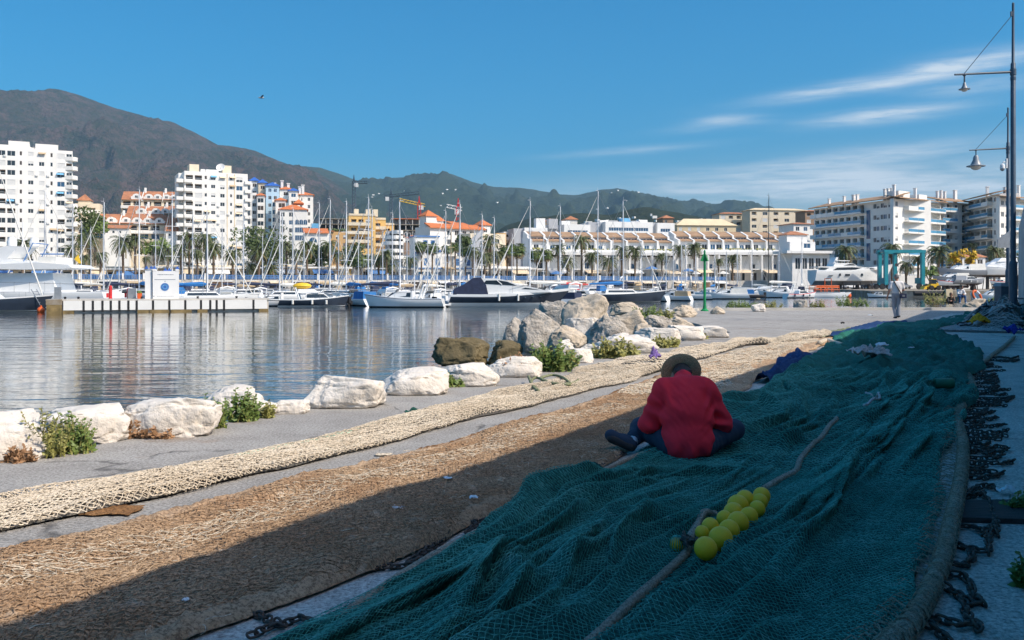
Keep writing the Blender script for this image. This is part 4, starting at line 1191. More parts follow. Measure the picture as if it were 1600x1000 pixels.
f_, r_, L_, z_ = wing('sunlit white wing of the apartments with bright blue balconies above the teal boat lift', 1396, 232.5, 1470, 247, 310, 7, 3.0, 'wBBBB', chim=[(.18, .7, 4.4), (.62, .7, 4.0)], dep=.9, rd=2.5)
mb = MB(); mb.box(L_ * .25, 2, z_ + .6, L_ * .48, 5, z_ + 2.6); mb.box(L_ * .68, 2, z_ + .6, L_ * .85, 5, z_ + 2.2); mb.build('roof_house', M['white_wall'], r_)
wing('narrower sunlit apartment wing stepping back right of the lit wing', 1466, 256, 1513, 262, 315, 7, 3.0, 'BBwB', chim=[(.25, .6, 3.4), (.38, .6, 3.8), (.5, .6, 3.4), (.85, 1.3, 4.4)])
wing('shaded apartment wing turning toward the lamp posts', 1513, 262, 1562, 240, 314, 7, 3.0, 'BBBBW', chim=[(.3, .8, 3.4)], dep=5, rd=3)
f_, r_, L_, z_ = wing('farthest right sunlit apartment wing behind the lamp posts and wall', 1562, 236, 1665, 250, 309, 7, 3.0, 'WBBBBBW', chim=[(.2, .8, 3.2), (.4, .8, 4.5), (.55, .8, 4.3)], dep=.9, rd=2.5)
# ---- promenade arcade, awnings, railing
def arcade(u0, u1, vt, off, label, mtl='cream_wall'):
 k0_, k1_ = prom_k(u0, off), prom_k(u1, off)
 p = PP(k0_, off)
 r = empty('arcade', (p.x, p.y, 0), PANG, label, 'building', None)
 L = k1_ - k0_; zt = EYE + (HZ - vt) / F * p.y
 ops = []; x = .8
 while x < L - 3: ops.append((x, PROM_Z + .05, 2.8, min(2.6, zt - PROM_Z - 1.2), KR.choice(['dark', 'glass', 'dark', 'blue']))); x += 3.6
 block(r, 0, L, 0, 8, 0, zt, ops, mtl)
 mb = MB(); mb.box(-.3, -2.6, zt - .75, L + .3, -.01, zt - .35); mb.build('canopy_slab', M['white_paint'], r)
 x = 1.5; 
 while x < L - 5:
  w = KR.uniform(3.5, 6)
  mb = MB(); mb.prism([(-4.4, zt - 2.0), (-2.62, zt - 1.1), (-2.62, zt - 1.0), (-4.4, zt - 1.9)], 'x', x, x + w); mb.build('awning', M[KR.choice(['awning', 'awning', 'white_paint', 'blue_paint'])], r)
  x += w + KR.uniform(1, 4)
 x = 2
 while x < L: 
  mb = MB(); mb.box(x, -2.5, PROM_Z, x + .25, -2.25, zt - .751); mb.build('post', M['white_paint'], r); x += 7.2
 return r
arcade(-40, 118, 415, 16, 'cream shop arcade below the left tower')
arcade(122, 238, 416, 15, 'cream shop arcade below the terracotta terraces')
arcade(246, 405, 414, 15, 'cream shop arcade below the second tower')
arcade(412, 545, 414, 14, 'shop arcade with awnings below the blue capped cluster')
arcade(562, 650, 416, 15, 'shop arcade behind the palms below the yellow block', 'white_paint')
arcade(745, 830, 416, 16, 'white shop arcade left of the fan palms', 'white_paint')
def railing():
 r = empty('railing', (PP(k0, -.02).x, PP(k0, -.02).y, PROM_Z), PANG, 'long blue and white promenade railing above the moored boats', 'railing')
 L = prom_k(1135) - k0; x = 0.0; n = 0
 post = MB().box(-.18, -.14, 0, .18, .14, 1.25, 0).box(-.24, -.2, 1.25, .24, .2, 1.36, 0).mesh('post', [M['white_paint']])
 pan = MB()
 pan.box(.2, -.03, .12, 3.8, .03, .20, 0); pan.box(.2, -.03, .92, 3.8, .03, 1.04, 0); pan.box(.2, -.03, .5, 3.8, .03, .58, 0)
 for k in range(12): pan.box(.35 + .29 * k, -.025, .2, .49 + .29 * k, .025, .92, 0)
 pan = pan.mesh('panel', [M['blue_paint']])
 while x < L:
  link_obj('post', post, r, (x, 0, 0)); link_obj('panel', pan, r, (x, 0, 0)); x += 4.0
railing()
# dark shop openings in the promenade's retaining wall, with pale awnings and posts
r = empty('shop_row', (PP(k0, -.01).x, PP(k0, -.01).y, 0.35), PANG, 'row of dark harbour shops with pale awnings under the promenade railing', 'shops')
x = 40.0
while x < prom_k(1130) - k0:
 w = KR.uniform(2.6, 4.2)
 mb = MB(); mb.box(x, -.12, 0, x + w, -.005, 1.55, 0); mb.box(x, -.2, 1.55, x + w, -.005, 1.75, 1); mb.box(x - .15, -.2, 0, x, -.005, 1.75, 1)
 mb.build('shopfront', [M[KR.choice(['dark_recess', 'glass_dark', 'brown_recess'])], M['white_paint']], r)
 if KR.random() < .6:
  mb = MB(); mb.prism([(-1.7, 1.2), (-.21, 1.62), (-.21, 1.68), (-1.7, 1.26)], 'x', x, x + w); mb.build('awning', M[KR.choice(['awning', 'white_paint', 'awning', 'sail_tan'])], r)
 x += w + KR.uniform(.4, 2.2)
# ---- tower cranes and hillside dots
def crane(label, u, vb, vt, Y, jib_u0, jib_u1, mat_m, mat_j, tilt=0.0):
 p = W(u, vb, Y)
 r = empty('tower_crane', (p.x, p.y, p.z), 0, label, 'crane')
 h = (vb - vt) / F * Y; w = .9
 mb = MB()
 for sx in (-w, w):
  for sy in (-w, w): mb.tube((sx, sy, 0), (sx, sy, h), .16, n=4)
 z = 0
 while z < h - 2:
  mb.tube((-w, -w, z), (w, -w, z + 2), .1, n=4); mb.tube((w, w, z), (-w, w, z + 2), .1, n=4); mb.tube((w, -w, z), (w, w, z + 2), .1, n=4); z += 2
 mb.build('mast', M[mat_m], r)
 a, b = (jib_u0 - u) / F * Y, (jib_u1 - u) / F * Y
 mb = MB(); z0 = h - 1.5
 def zz(x): return z0 + tilt * x
 for dz, dy in ((0, -.7), (0, .7), (1.5, 0)): mb.tube((a, dy, zz(a) + dz), (b, dy, zz(b) + dz), .18, n=4)
 x = a
 while x < b - 2: mb.tube((x, -.7, zz(x)), (x + 1, 0, zz(x + 1) + 1.5), .1, n=4); mb.tube((x + 1, 0, zz(x + 1) + 1.5), (x + 2, .7, zz(x + 2)), .1, n=4); x += 2
 mb.build('jib', M[mat_j], r)
 cx = b - 2.2 if abs(b) < abs(a) else a + 2.2
 mb = MB(); mb.box(cx - 1.2, -.9, zz(cx) - 2.2, cx + 1.2, .9, zz(cx) + .2); mb.build('counterweight', M['white_paint'], r)
 mb = MB(); mb.prism([(-.6, h), (.6, h), (.12, h + 4), (-.12, h + 4)], 'y', -.3, .3); mb.build('apex', M[mat_m], r)
crane('dark tower crane in front of the green ridge, left of the two', 553, 345, 283, 560, 551, 574, 'lamp_steel', 'lamp_steel')
crane('dark tower crane with long jib, right of the two', 611, 345, 304, 560, 600, 655, 'lamp_steel', 'lamp_steel', .11)
crane('yellow and red tower crane above the concrete frame', 655, 345, 317, 520, 624, 664, 'red_paint', 'yellow_paint', -.22)
crane('small red and white crane behind the orange roofed block', 716, 345, 323, 420, 698, 722, 'red_paint', 'white_paint', -.2)
def dots(name, lab, rg, u0, u1, v0, v1, n, sz):
 XX, YY, Z = RG[rg]
 uu, vv = 800 + XX / YY * F, HZ - (Z - EYE) / YY * F
 n0 = int(XX.shape[0] * .7)
 ok = np.argwhere((np.arange(XX.shape[0])[:, None] < n0) & (uu > u0) & (uu < u1) & (vv > v0) & (vv < v1))
 mb = MB()
 for i in range(n):
  a, b = ok[random.randrange(len(ok))]
  s = YY[a, b] / F * sz
  mb.cbox((XX[a, b], YY[a, b], Z[a, b] + s * .3), s * random.uniform(.8, 2.6), s * 1.5, s * random.uniform(1.0, 1.6), 0, random.random())
 tag(mb.build(name, M['white_wall']), lab, kind='stuff')
dots('hillside_houses', 'scattered white houses on the far wooded slopes', 'ridge_hill', 570, 1000, 290, 330, 45, 1.5)
dots('hillside_villas', 'white villas among trees on the low wooded rise', 'low_hill', 840, 1130, 334, 350, 22, 3.0)
# air conditioners and half drawn awnings that break up the tower fronts
for o in [q for q in COL.objects if q.name.startswith('apartment_tower')]:
 ws = [c for c in o.children if c.name.startswith('window') and c.location.y < .5]
 for c in KR.sample(ws, min(len(ws), 26)):
  x, z = c.location.x, c.location.z
  if KR.random() < .6: mb = MB(); mb.box(x - .95, -.36, z - .3, x - .2, -.003, z + .25); mb.build('air_conditioner', M['shutter'], o)
  else: mb = MB(); mb.prism([(-.75, z + .75), (-.003, z + 1.3), (-.003, z + 1.36), (-.75, z + .81)], 'x', x - .1, x + 1.9); mb.build('awning', M[KR.choice(['awning', 'sail_tan', 'light_blue'])], o)
# ------------------------------------------------------------------ boats
def hull(L, B, fb, draft=.45, stern=.78, rake=.9, sheer=.35, bands=(0, 0, 0), n=14, tumble=.08, full=2.2, zb=.12, zg=.10):
 """one closed hull: x from the stern (-L/2) to the bow (+L/2); bands are material slots from keel up, deck is slot 3"""
 mb = MB(); rows = []
 for i in range(n + 1):
  t = i / n
  w = B / 2 * (stern + (1 - stern) * min(1, t / .4)) if t < .4 else B / 2 * (1 - ((t - .4) / .6) ** full)
  w = max(w, .02)
  zs = fb * (1 + sheer * (t - .3) ** 2 * (1.6 if t > .3 else .5))
  x = -L / 2 + L * t
  lift = draft * max(0, (t - .55) / .45) ** 2
  ring = []
  for q, zz, off in ((.12, -draft + lift, 0), (.62 - .25 * max(0, t - .4), -.02 + lift * .15, 0), (.80, zb, .12), (.92, zs * .55, .55), (1.0, zs - zg, .92), (1.0 - tumble * .2, zs, 1.0)):
   xx = x + rake * off * max(0, (t - .6) / .4) ** 1.5 - (.25 * (1 - off) if i == 0 else 0)
   ring.append((xx, w * q, zz))
  rows.append(ring)
 m = len(rows[0]); vs = []
 for ring in rows: vs += [(x, -y, z) for x, y, z in reversed(ring)] + ring
 k = 2 * m
 fs, mi = [], []
 for i in range(n):
  for j in range(k - 1):
   fs.append((i * k + j, i * k + j + 1, (i + 1) * k + j + 1, (i + 1) * k + j))
   r = j if j >= m else k - 2 - j
   r = r - m if r >= m else -1
   mi.append(bands[0] if r in (-1, 0) else bands[1] if r in (1,) else bands[2] if r in (2, 3) else bands[3] if r == 4 and len(bands) > 3 else bands[2])
 b = len(mb.v)
 for f, q in zip(fs, mi): mb.add([], [], 0)
 mb.v += vs; mb.f += fs; mb.m += mi
 for i in range(n): mb.f.append((i * k, (i + 1) * k, (i + 1) * k + k - 1, i * k + k - 1)); mb.m.append(4)
 mb.f.append(tuple(range(k))); mb.m.append(bands[2])
 mb.f.append(tuple(n * k + j for j in range(k - 1, -1, -1))); mb.m.append(bands[2])
 return mb
def hull_mats(top, boot='navy_gel', anti='antifoul', stripe=None, deck='gelcoat'):
 return [M[anti], M[boot], M[top], M[stripe or top], M[deck]]
def cabin(mb, x0, x1, w0, w1, z0, z1, rf=.8, rb=.3, mi=0):
 """deckhouse with sloped front (towards +x) and back"""
 v = [(x0, -w0, z0), (x1, -w1, z0), (x1, w1, z0), (x0, w0, z0), (x0 + rb, -w0 * .86, z1), (x1 - rf, -w1 * .80, z1), (x1 - rf, w1 * .80, z1), (x0 + rb, w0 * .86, z1)]
 return mb.add(v, [(0, 3, 2, 1), (4, 5, 6, 7), (0, 1, 5, 4), (1, 2, 6, 5), (2, 3, 7, 6), (3, 0, 4, 7)], mi)
def glass_band(x0, x1, w0, w1, z0, z1, za, zb, rf, rb, pad=.03):
 """window strip lying on both sides of a cabin() of the same numbers, between fractions za and zb of its height"""
 mb = MB()
 def at(f, e):
  xa, xb = x0 + rb * f, x1 - rf * f
  wa, wb = w0 * (1 - .14 * f), w1 * (1 - .20 * f)
  return xa, xb, wa, wb, z0 + (z1 - z0) * f
 for sgn in (-1, 1):
  q = []
  for f in (za, zb):
   xa, xb, wa, wb, z = at(f, 0); d = xb - xa
   q.append([(xa + d * .08, sgn * (wa + (wb - wa) * .08 + pad), z), (xb - d * .04, sgn * (wb + pad), z)])
  vs = [q[0][0], q[0][1], q[1][1], q[1][0]]
  inn = [(a, b - sgn * .08, c) for a, b, c in vs]
  mb.add(vs + inn, [(0, 1, 2, 3), (4, 7, 6, 5), (0, 4, 5, 1), (1, 5, 6, 2), (2, 6, 7, 3), (3, 7, 4, 0)])
 return mb
BOAT_N = {}
def sailboat(label, u, vt, Y, head, top='gelcoat', boot='navy_gel', cover='sail_blue', stripe=None, L=None, mastm='alu', genoa='sail_white', group='sailing boats moored in the marina', v_base=None, deckh=True, furl=True):
 """moored yacht whose mast stands in photo column u and reaches row vt; head = compass of the bow, degrees from +x"""
 zt = EYE + (HZ - vt) / F * Y
 H_ = zt - WATER_Z
 L = L or min(13.5, max(6.5, H_ * .78))
 B = L * .30; fb = .085 * L + .15
 p = W(u, HZ, Y)
 r = empty('sailing_boat', (p.x, p.y, WATER_Z), R(head), label, 'sailing boat', group)
 xm = L * .06
 # the mast, not the hull centre, is what stands at the given spot
 r.location.x -= xm * math.cos(R(head)); r.location.y -= xm * math.sin(R(head))
 key = ('sb', round(L, 0), top, boot, stripe)
 if key not in BOAT_N:
  BOAT_N[key] = hull(round(L, 0), round(L, 0) * .30, .085 * round(L, 0) + .15, bands=(0, 1, 2, 3), sheer=.5).mesh('hull', hull_mats(top, boot, stripe=stripe), True)
 link_obj('hull', BOAT_N[key], r)
 z0 = fb
 if deckh:
  a = (-L * .18, L * .22, B * .30, B * .20, z0 - .05, z0 + .52, .7, .15)
  mb = MB(); cabin(mb, *a); c = mb.build('cabin', M['gelcoat'], r)
  glass_band(*a[:6], .35, .8, .7, .15).build('window', M['glass_dark'], c)
  mb = MB()
  cabin(mb, -L * .24, -L * .14, B * .25, B * .23, z0 + .3, z0 + 1.0, .4, .05)
  mb.build('spray_hood', M[cover if cover != 'sail_white' else 'sail_navy'], r)
 mb = MB(); mb.path([(xm, 0, z0 + .3), (xm, 0, H_ * .6), (xm - .05, 0, H_)], [.085, .08, .055], 8)
 for f in (.42, .70): mb.tube((xm - .1, -B * .32, H_ * f), (xm, 0, H_ * f + .05), .03, n=5); mb.tube((xm - .1, B * .32, H_ * f), (xm, 0, H_ * f + .05), .03, n=5)
 mb.tube((xm, 0, H_), (xm, 0, H_ + .5), .015, n=4); mb.box(xm - .02, -.12, H_ + .1, xm + .3, .12, H_ + .13)
 mb.build('mast', M[mastm], r, smooth=True)
 mb = MB()
 for sg in (-1, 1):
  mb.tube((xm - .1, sg * B * .45, fb), (xm, 0, H_ * .985), .016, n=4)
  mb.tube((xm - .5, sg * B * .46, fb), (xm - .02, 0, H_ * .70), .014, n=4)
 mb.tube((-L / 2 + .2, 0, fb), (xm, 0, H_ * .99), .016, n=4)
 mb.build('rigging', M['steel'], r)
 fx, fz = L / 2 + .3, fb * 1.25
 mb = MB(); mb.path([(fx, 0, fz), (fx + (xm - fx) * .06, 0, fz + (H_ * .95 - fz) * .06), (fx + (xm - fx) * .5, 0, fz + (H_ * .95 - fz) * .5), (xm + .1, 0, H_ * .95)], [.02, .065, .06, .02] if furl else .018, 6)
 mb.build('furled_genoa', M[genoa if furl else 'steel'], r, smooth=True)
 zb = z0 + 1.15
 mb = MB(); mb.path([(xm - .1, 0, zb + .15), (xm - .5, 0, zb + .16), (xm - L * .2, 0, zb + .12), (xm - L * .40, 0, zb + .05)], [.10, .24, .19, .09], 8)
 mb.build('boom_cover', M[cover], r, smooth=True)
 mb = MB()
 for sg in (-1, 1):
  pts = [(-L * .47, sg * B * .36), (-L * .2, sg * B * .47), (L * .15, sg * B * .44), (L * .36, sg * B * .22), (L * .49, 0)]
  mb.path([(x, y, fb * 1.1 + .55) for x, y in pts], .014, 4)
  for x, y in pts[:-1]: mb.tube((x, y, fb), (x, y, fb * 1.1 + .55), .014, n=4)
 mb.build('guard_rail', M['steel'], r)
 return r
BACK = 118.0  # heading that lies roughly square to the pontoons
sb = [
 # label, u, v top, depth, heading, kwargs
 ('white sailing boat with twin masts silhouettes against the left tower', 70, 300, 104, 200, dict(cover='sail_navy')),
 ('slim masted sailing boat in front of the left tower\'s right corner', 113.5, 318, 118, 215, dict(cover='sail_white')),
 ('small sailing boat with short mast below the stepped white terraces', 127, 348, 130, 230, dict(cover='sail_tan')),
 ('tall masted sailing boat against the left end of the terracotta terraces', 162, 316, 112, 205, dict(cover='sail_navy', stripe='navy_gel')),
 ('tall masted sailing boat whose mast crosses the middle of the terracotta terraces', 217.5, 297, 108, 160, dict(cover='sail_blue')),
 ('sailing boat whose mast crosses the right end of the terracotta terraces', 269, 304, 118, 140, dict(cover='sail_white')),
 ('sailing boat with mast at the left edge of the second tower', 301, 332, 128, 225, dict(cover='sail_navy')),
 ('blue covered sailing boat behind the pier, mast at the second tower\'s middle', 324, 330, 92, 20, dict(cover='sail_blue', L=9.5)),
 ('short masted sailing boat between second tower and palms', 369, 372, 126, 215, dict(cover='sail_tan')),
 ('sailing boat with mast before the right corner of the second tower', 380.5, 318, 122, 215, dict(cover='sail_navy', stripe='navy_gel')),
 ('sailing boat with grey mast before the blue capped cluster, left of a close pair', 437, 331, 108, 205, dict(cover='sail_white')),
 ('sailing boat with white mast before the blue capped cluster, right of a close pair', 441, 334, 117, 150, dict(cover='sail_tan', stripe='red_paint')),
 ('sailing boat with mast before the white front of the blue capped cluster', 457.5, 326, 128, 205, dict(cover='sail_navy')),
 ('sailing boat with greenish rigging before the small blue house', 498.5, 318, 134, 210, dict(cover='sail_tan')),
 ('sailing boat with mast before the planted roof house', 515.5, 312, 114, 200, dict(cover='sail_white')),
 ('sailing boat with thick white mast left of the yellow block', 541, 316, 108, 140, dict(cover='sail_blue', stripe='navy_gel')),
 ('tall masted sailing boat before the yellow block', 575.5, 310, 98, 150, dict(cover='sail_blue', top='gelcoat', L=10)),
 ('sailing boat with thinner second mast before the yellow block', 581, 328, 110, 205, dict(cover='sail_navy')),
 ('sailing boat with thin mast right of the yellow block', 613, 334, 122, 215, dict(cover='sail_white')),
 ('dark covered sailing boat with strong mast before the curved white house', 625, 315, 97, 20, dict(cover='sail_navy', L=10.5, furl=False)),
 ('sailing boat with short mast left of the porthole house', 647.5, 371, 118, 20, dict(cover='sail_tan', L=7.5)),
 ('sailing boat with short mast before the porthole house', 668, 382, 126, 215, dict(cover='sail_white', L=7)),
 ('sailing boat with mast before the left towers of the orange roofed block', 696, 330, 124, 215, dict(cover='sail_navy')),
 ('sailing boat with slim beige mast before the orange roofed block', 704.5, 352, 132, 150, dict(cover='sail_tan', mastm='sail_tan')),
 ('tall masted sailing boat before the middle of the orange roofed block', 718.5, 319, 106, 205, dict(cover='sail_blue', stripe='navy_gel')),
 ('sailing boat with mast before the right tower of the orange roofed block', 753, 336, 118, 150, dict(cover='sail_white')),
 ('sailing boat with pale mast just right of the orange roofed block', 772, 341, 124, 215, dict(cover='sail_navy')),
 ('sailing boat with slanting furled sail behind the navy sport yacht', 828, 314, 112, 196, dict(cover='sail_white', L=12)),
 ('sailing boat with mast behind the bow of the navy sport yacht', 875, 323, 124, 190, dict(cover='red_paint', L=10)),
 ('largest sailing boat with the highest mast in the marina', 934, 299, 118, 196, dict(cover='sail_navy', L=13)),
 ('short masted boat beside the highest mast', 958, 372, 140, 60, dict(cover='sail_white')),
 ('long navy hulled sailing boat with blue boom cover behind the rock pile', 974, 314, 112, 12, dict(top='navy_gel', boot='gelcoat', stripe='gelcoat', cover='sail_blue', L=11)),
 ('small sailing boat before the right end of the left white terrace', 1041, 384, 158, 60, dict(cover='sail_navy')),
 ('small sailing boat before the gap between the white terraces', 1065, 380, 165, 70, dict(cover='sail_blue')),
 ('small sailing boat before the left of the right white terrace', 1071.5, 378, 172, 60, dict(cover='sail_white')),
 ('small sailing boat just left of the green beacon', 1087, 400, 168, 70, dict(cover='sail_tan')),
 ('small sailing boat right of the green beacon with blue cover', 1117, 396, 160, 60, dict(cover='sail_blue')),
 ('small sailing boat between beacon and the dark tall mast', 1152, 390, 166, 65, dict(cover='sail_navy')),
 ('big yacht with a tall dark mast before the right white terrace', 1201, 306, 158, 195, dict(mastm='dark_mast', cover='sail_white', L=14.0, furl=False)),
 ('small sailing boat with white mast right of the tall dark mast', 1253, 372, 160, 70, dict(cover='sail_white')),
]
for u, vt, Y, lab in ((90, 352, 150, 'between the left tower\'s mid columns'), (142, 356, 156, 'left of the tall terrace mast'), (186, 362, 150, 'between the two terrace masts'), (243, 350, 158, 'above the kiosk'), (285, 368, 150, 'at the shaded tower bay'), (347, 352, 160, 'before the tower\'s middle columns'), (410, 368, 156, 'before the dark tree clump'), (475, 362, 160, 'left of the arched window house'), (529, 366, 156, 'right of the ochre house'), (560, 352, 164, 'before the yellow block\'s left bay'), (598, 360, 160, 'at the yellow block\'s right end'), (636, 362, 164, 'before the brown stair panel'), (683, 366, 160, 'right of the round windows'), (741, 360, 166, 'left of the orange block\'s end tower'), (800, 366, 168, 'between the large fan palms'), (849, 372, 170, 'between the right fan palms'), (897, 366, 172, 'left of the high date palm'), (1003, 376, 172, 'right of the arching palm'), (1020, 384, 176, 'left of the blue parasol'), (1052, 386, 178, 'before the terrace gap'), (1135, 392, 176, 'left of the lone palm'), (1175, 388, 178, 'left of the tall dark mast'), (1217, 384, 178, 'right of the tall dark mast')):
 sb.append(('small distant sailing boat, mast ' + lab, u, vt, Y, random.choice([200, 215, 150, 60, 230]), dict(cover=random.choice(['sail_white', 'sail_blue', 'sail_tan', 'sail_navy']), furl=random.random() < .4)))
for lab, u, vt, Y, hd, kw in sb: sailboat(lab, u, vt, Y, hd, **kw)
def motorboat(label, u, Y, head, L, top='gelcoat', boot='navy_gel', stripe=None, fly=False, cover=None, name='motor_boat', group='motor boats moored in the marina', z=WATER_Z, hard=False, arch=False):
 p = W(u, HZ, Y)
 r = empty(name, (p.x, p.y, z), R(head), label, 'motor boat', group)
 B = L * .32; fb = .10 * L + .12
 key = ('mb', L, top, boot, stripe)
 if key not in BOAT_N:
  BOAT_N[key] = hull(L, B, fb, bands=(0, 1, 2, 3), stern=.9, rake=L * .07, sheer=.7, full=2.4).mesh('hull', hull_mats(top, boot, stripe=stripe), True)
 link_obj('hull', BOAT_N[key], r)
 a = (-L * .12, L * .30, B * .40, B * .22, fb - .05, fb + .10 * L, L * .14, .1)
 mb = MB(); cabin(mb, *a); c = mb.build('cabin', M['gelcoat'], r)
 glass_band(*a[:6], .30, .82, a[6], a[7]).build('window', M['glass_dark'], c)
 if fly:
  b = (-L * .22, L * .10, B * .36, B * .30, fb + .10 * L, fb + .16 * L, L * .08, .0)
  mb = MB(); cabin(mb, *b); mb.build('flybridge', M['gelcoat'], r)
 else:
  mb = MB(); z1 = fb + .10 * L
  v = [(L * .13, -B * .30, z1 - .02), (L * .13, B * .30, z1 - .02), (L * .06, B * .27, z1 + .05 * L), (L * .06, -B * .27, z1 + .05 * L)]
  mb.add(v + [(x - .05, y, zz) for x, y, zz in v], [(0, 1, 2, 3), (7, 6, 5, 4), (0, 4, 5, 1), (1, 5, 6, 2), (2, 6, 7, 3), (3, 7, 4, 0)])
  mb.build('windscreen', M['glass_dark'], r)
 if arch or fly:
  mb = MB(); mb.path([(-L * .2, -B * .4, fb), (-L * .26, -B * .36, fb + .17 * L), (-L * .27, 0, fb + .19 * L), (-L * .26, B * .36, fb + .17 * L), (-L * .2, B * .4, fb)], .05 + .006 * L, 6)
  mb.tube((-L * .27, 0, fb + .19 * L), (-L * .28, 0, fb + .30 * L), .02, n=4); mb.build('radar_arch', M['gelcoat'], r)
 if cover:
  mb = MB(); cabin(mb, -L * .48, -L * .05, B * .44, B * .38, fb - .02, fb + .13 * L, .25 * L * .3, .1); mb.build('cockpit_cover', M[cover], r)
 mb = MB()
 for sg in (-1, 1):
  pts = [(-L * .1, sg * B * .47), (L * .12, sg * B * .46), (L * .3, sg * B * .30), (L * .49, 0)]
  mb.path([(x, y, fb * 1.18 + .5) for x, y in pts], .018, 4)
  for x, y in pts[:-1]: mb.tube((x, y, fb), (x, y, fb * 1.18 + .5), .014, n=4)
 mb.build('guard_rail', M['steel'], r)
 mb = MB()
 for x in (-L * .3, 0, L * .22): mb.tube((x, -B * .52, fb * .35), (x, -B * .52, fb * .9), .11, n=8)
 f = mb.build('fender', M['sail_white' if top != 'gelcoat' else 'sail_navy'], r)
 return r
motorboat('navy hulled flybridge cruiser with white cabin and yellow cover right of the pier', 489, 90, 8, 6.3, top='navy_gel', boot='gelcoat', stripe='gelcoat', fly=True)
mb = MB(); mb.sphere((-.4, 0, 0), .62, 10, 6, 0, (1.5, 1, .55)); p = W(470, 446, 90)
tag(mb.build('life_raft_cover', M['yellow_paint'], None, (p.x + .55, p.y, p.z - .05), (0, 0, .2), True), 'bright yellow folded cover on the flybridge cruiser right of the pier', 'cover')
motorboat('white cabin cruiser with long low windows lying side on left of the navy sport yacht', 634, 87, 176, 7.2, arch=True, stripe='grey_gel')
motorboat('small white motor boat behind the pier end', 428, 91, 200, 5.0, stripe='navy_gel')
motorboat('white motor boat with blue cover between pier and yellow block masts', 556, 94, 130, 6.0, cover='sail_blue')
motorboat('broad white catamaran cruiser behind the navy sport yacht\'s bow', 880, 101, 128, 8.0, fly=True)
motorboat('white motor cruiser with dark window band above the rock pile', 940, 126, 165, 11.0, arch=True)
motorboat('white motor boat seen stern on left of the rock pile peak', 905, 96, 60, 5.5, cover='sail_navy')
motorboat('small white boat with beige awning right of the long navy yacht', 1050, 122, 150, 5.2, cover='sail_tan')
motorboat('white open motor boat left of the green beacon', 1078, 132, 170, 6.0)
motorboat('white fishing boat right of the green beacon', 1134, 136, 175, 6.5, cover='sail_white')
motorboat('white motor boat with blue canopy farther right of the beacon', 1152, 146, 170, 5.5, cover='sail_blue')
motorboat('pale motor boat below the tall dark mast', 1222, 150, 172, 7.0, arch=True)
motorboat('white work boat left of the orange railed catamaran', 1250, 146, 20, 5.5, stripe='red_paint')
motorboat('white dinghy like motor boat at the shipyard quay', 1374, 150, 178, 3.6)
motorboat('white motor boat moored under the shipyard quay right of the life ring', 1556, 120, 178, 6.0)
for u, Y, hd, L, kw, lab in ((600, 93, 130, 6.2, dict(fly=True), 'white flybridge boat behind the bow of the long windowed cruiser'), (676, 96, 128, 5.6, dict(arch=True), 'white boat with radar arch left of the porthole house mast'), (712, 97, 60, 5.2, dict(), 'low white boat just left of the navy cockpit cover'), (852, 108, 130, 7.0, dict(arch=True), 'white motor boat behind the navy sport yacht with radar arch'), (922, 104, 55, 5.0, dict(fly=True), 'white flybridge boat left of the highest mast'), (1008, 118, 150, 6.0, dict(arch=True), 'white motor boat behind the bow of the navy sailing yacht'), (1030, 128, 170, 5.2, dict(), 'low white boat left of the tan awning boat'), (1106, 150, 165, 6.0, dict(fly=True), 'white flybridge boat right behind the beacon pole'), (1190, 156, 172, 6.5, dict(fly=True), 'white flybridge boat left of the tall dark mast'), (398, 100, 130, 6.0, dict(arch=True), 'white boat with radar arch behind the pier end'), (350, 96, 120, 6.4, dict(fly=True), 'white flybridge boat behind the right half of the pier'), (196, 92, 125, 6.0, dict(arch=True), 'white boat with radar arch left of the kiosk')):
 motorboat(lab, u, Y, hd, L, **kw)
def rib(label, u, Y, head, L=4.2, col='black_rubber'):
 p = W(u, HZ, Y)
 r = empty('inflatable_boat', (p.x, p.y, WATER_Z), R(head), label, 'inflatable boat', 'small inflatable boats')
 mb = MB(); mb.path([(-L * .5, -.7, .35), (L * .2, -.7, .38), (L * .42, -.4, .45), (L * .5, 0, .5), (L * .42, .4, .45), (L * .2, .7, .38), (-L * .5, .7, .35)], .24, 8)
 mb.build('tube', M[col], r, smooth=True)
 mb = MB(); mb.box(-L * .45, -.55, .1, L * .3, .55, .25); mb.build('floor', M['grey_gel'], r)
 mb = MB(); mb.cbox((-L * .52, 0, .65), .35, .4, .7); mb.tube((-L * .52, 0, .3), (-L * .55, 0, -.3), .08); mb.build('outboard_motor', M['black_rubber'], r)
 mb = MB(); mb.cbox((0, 0, .65), .5, .6, .8, taper=.8); mb.build('console', M['gelcoat'], r)
rib('black inflatable boat in front of the beacon\'s right hand boats', 1166, 140, 175, 5.5)
rib('black inflatable boat tied behind the navy flybridge cruiser', 520, 92, 160, 3.6)
rib('pale inflatable tender between the two cruisers', 695, 92, 60, 3.6, 'grey_gel')
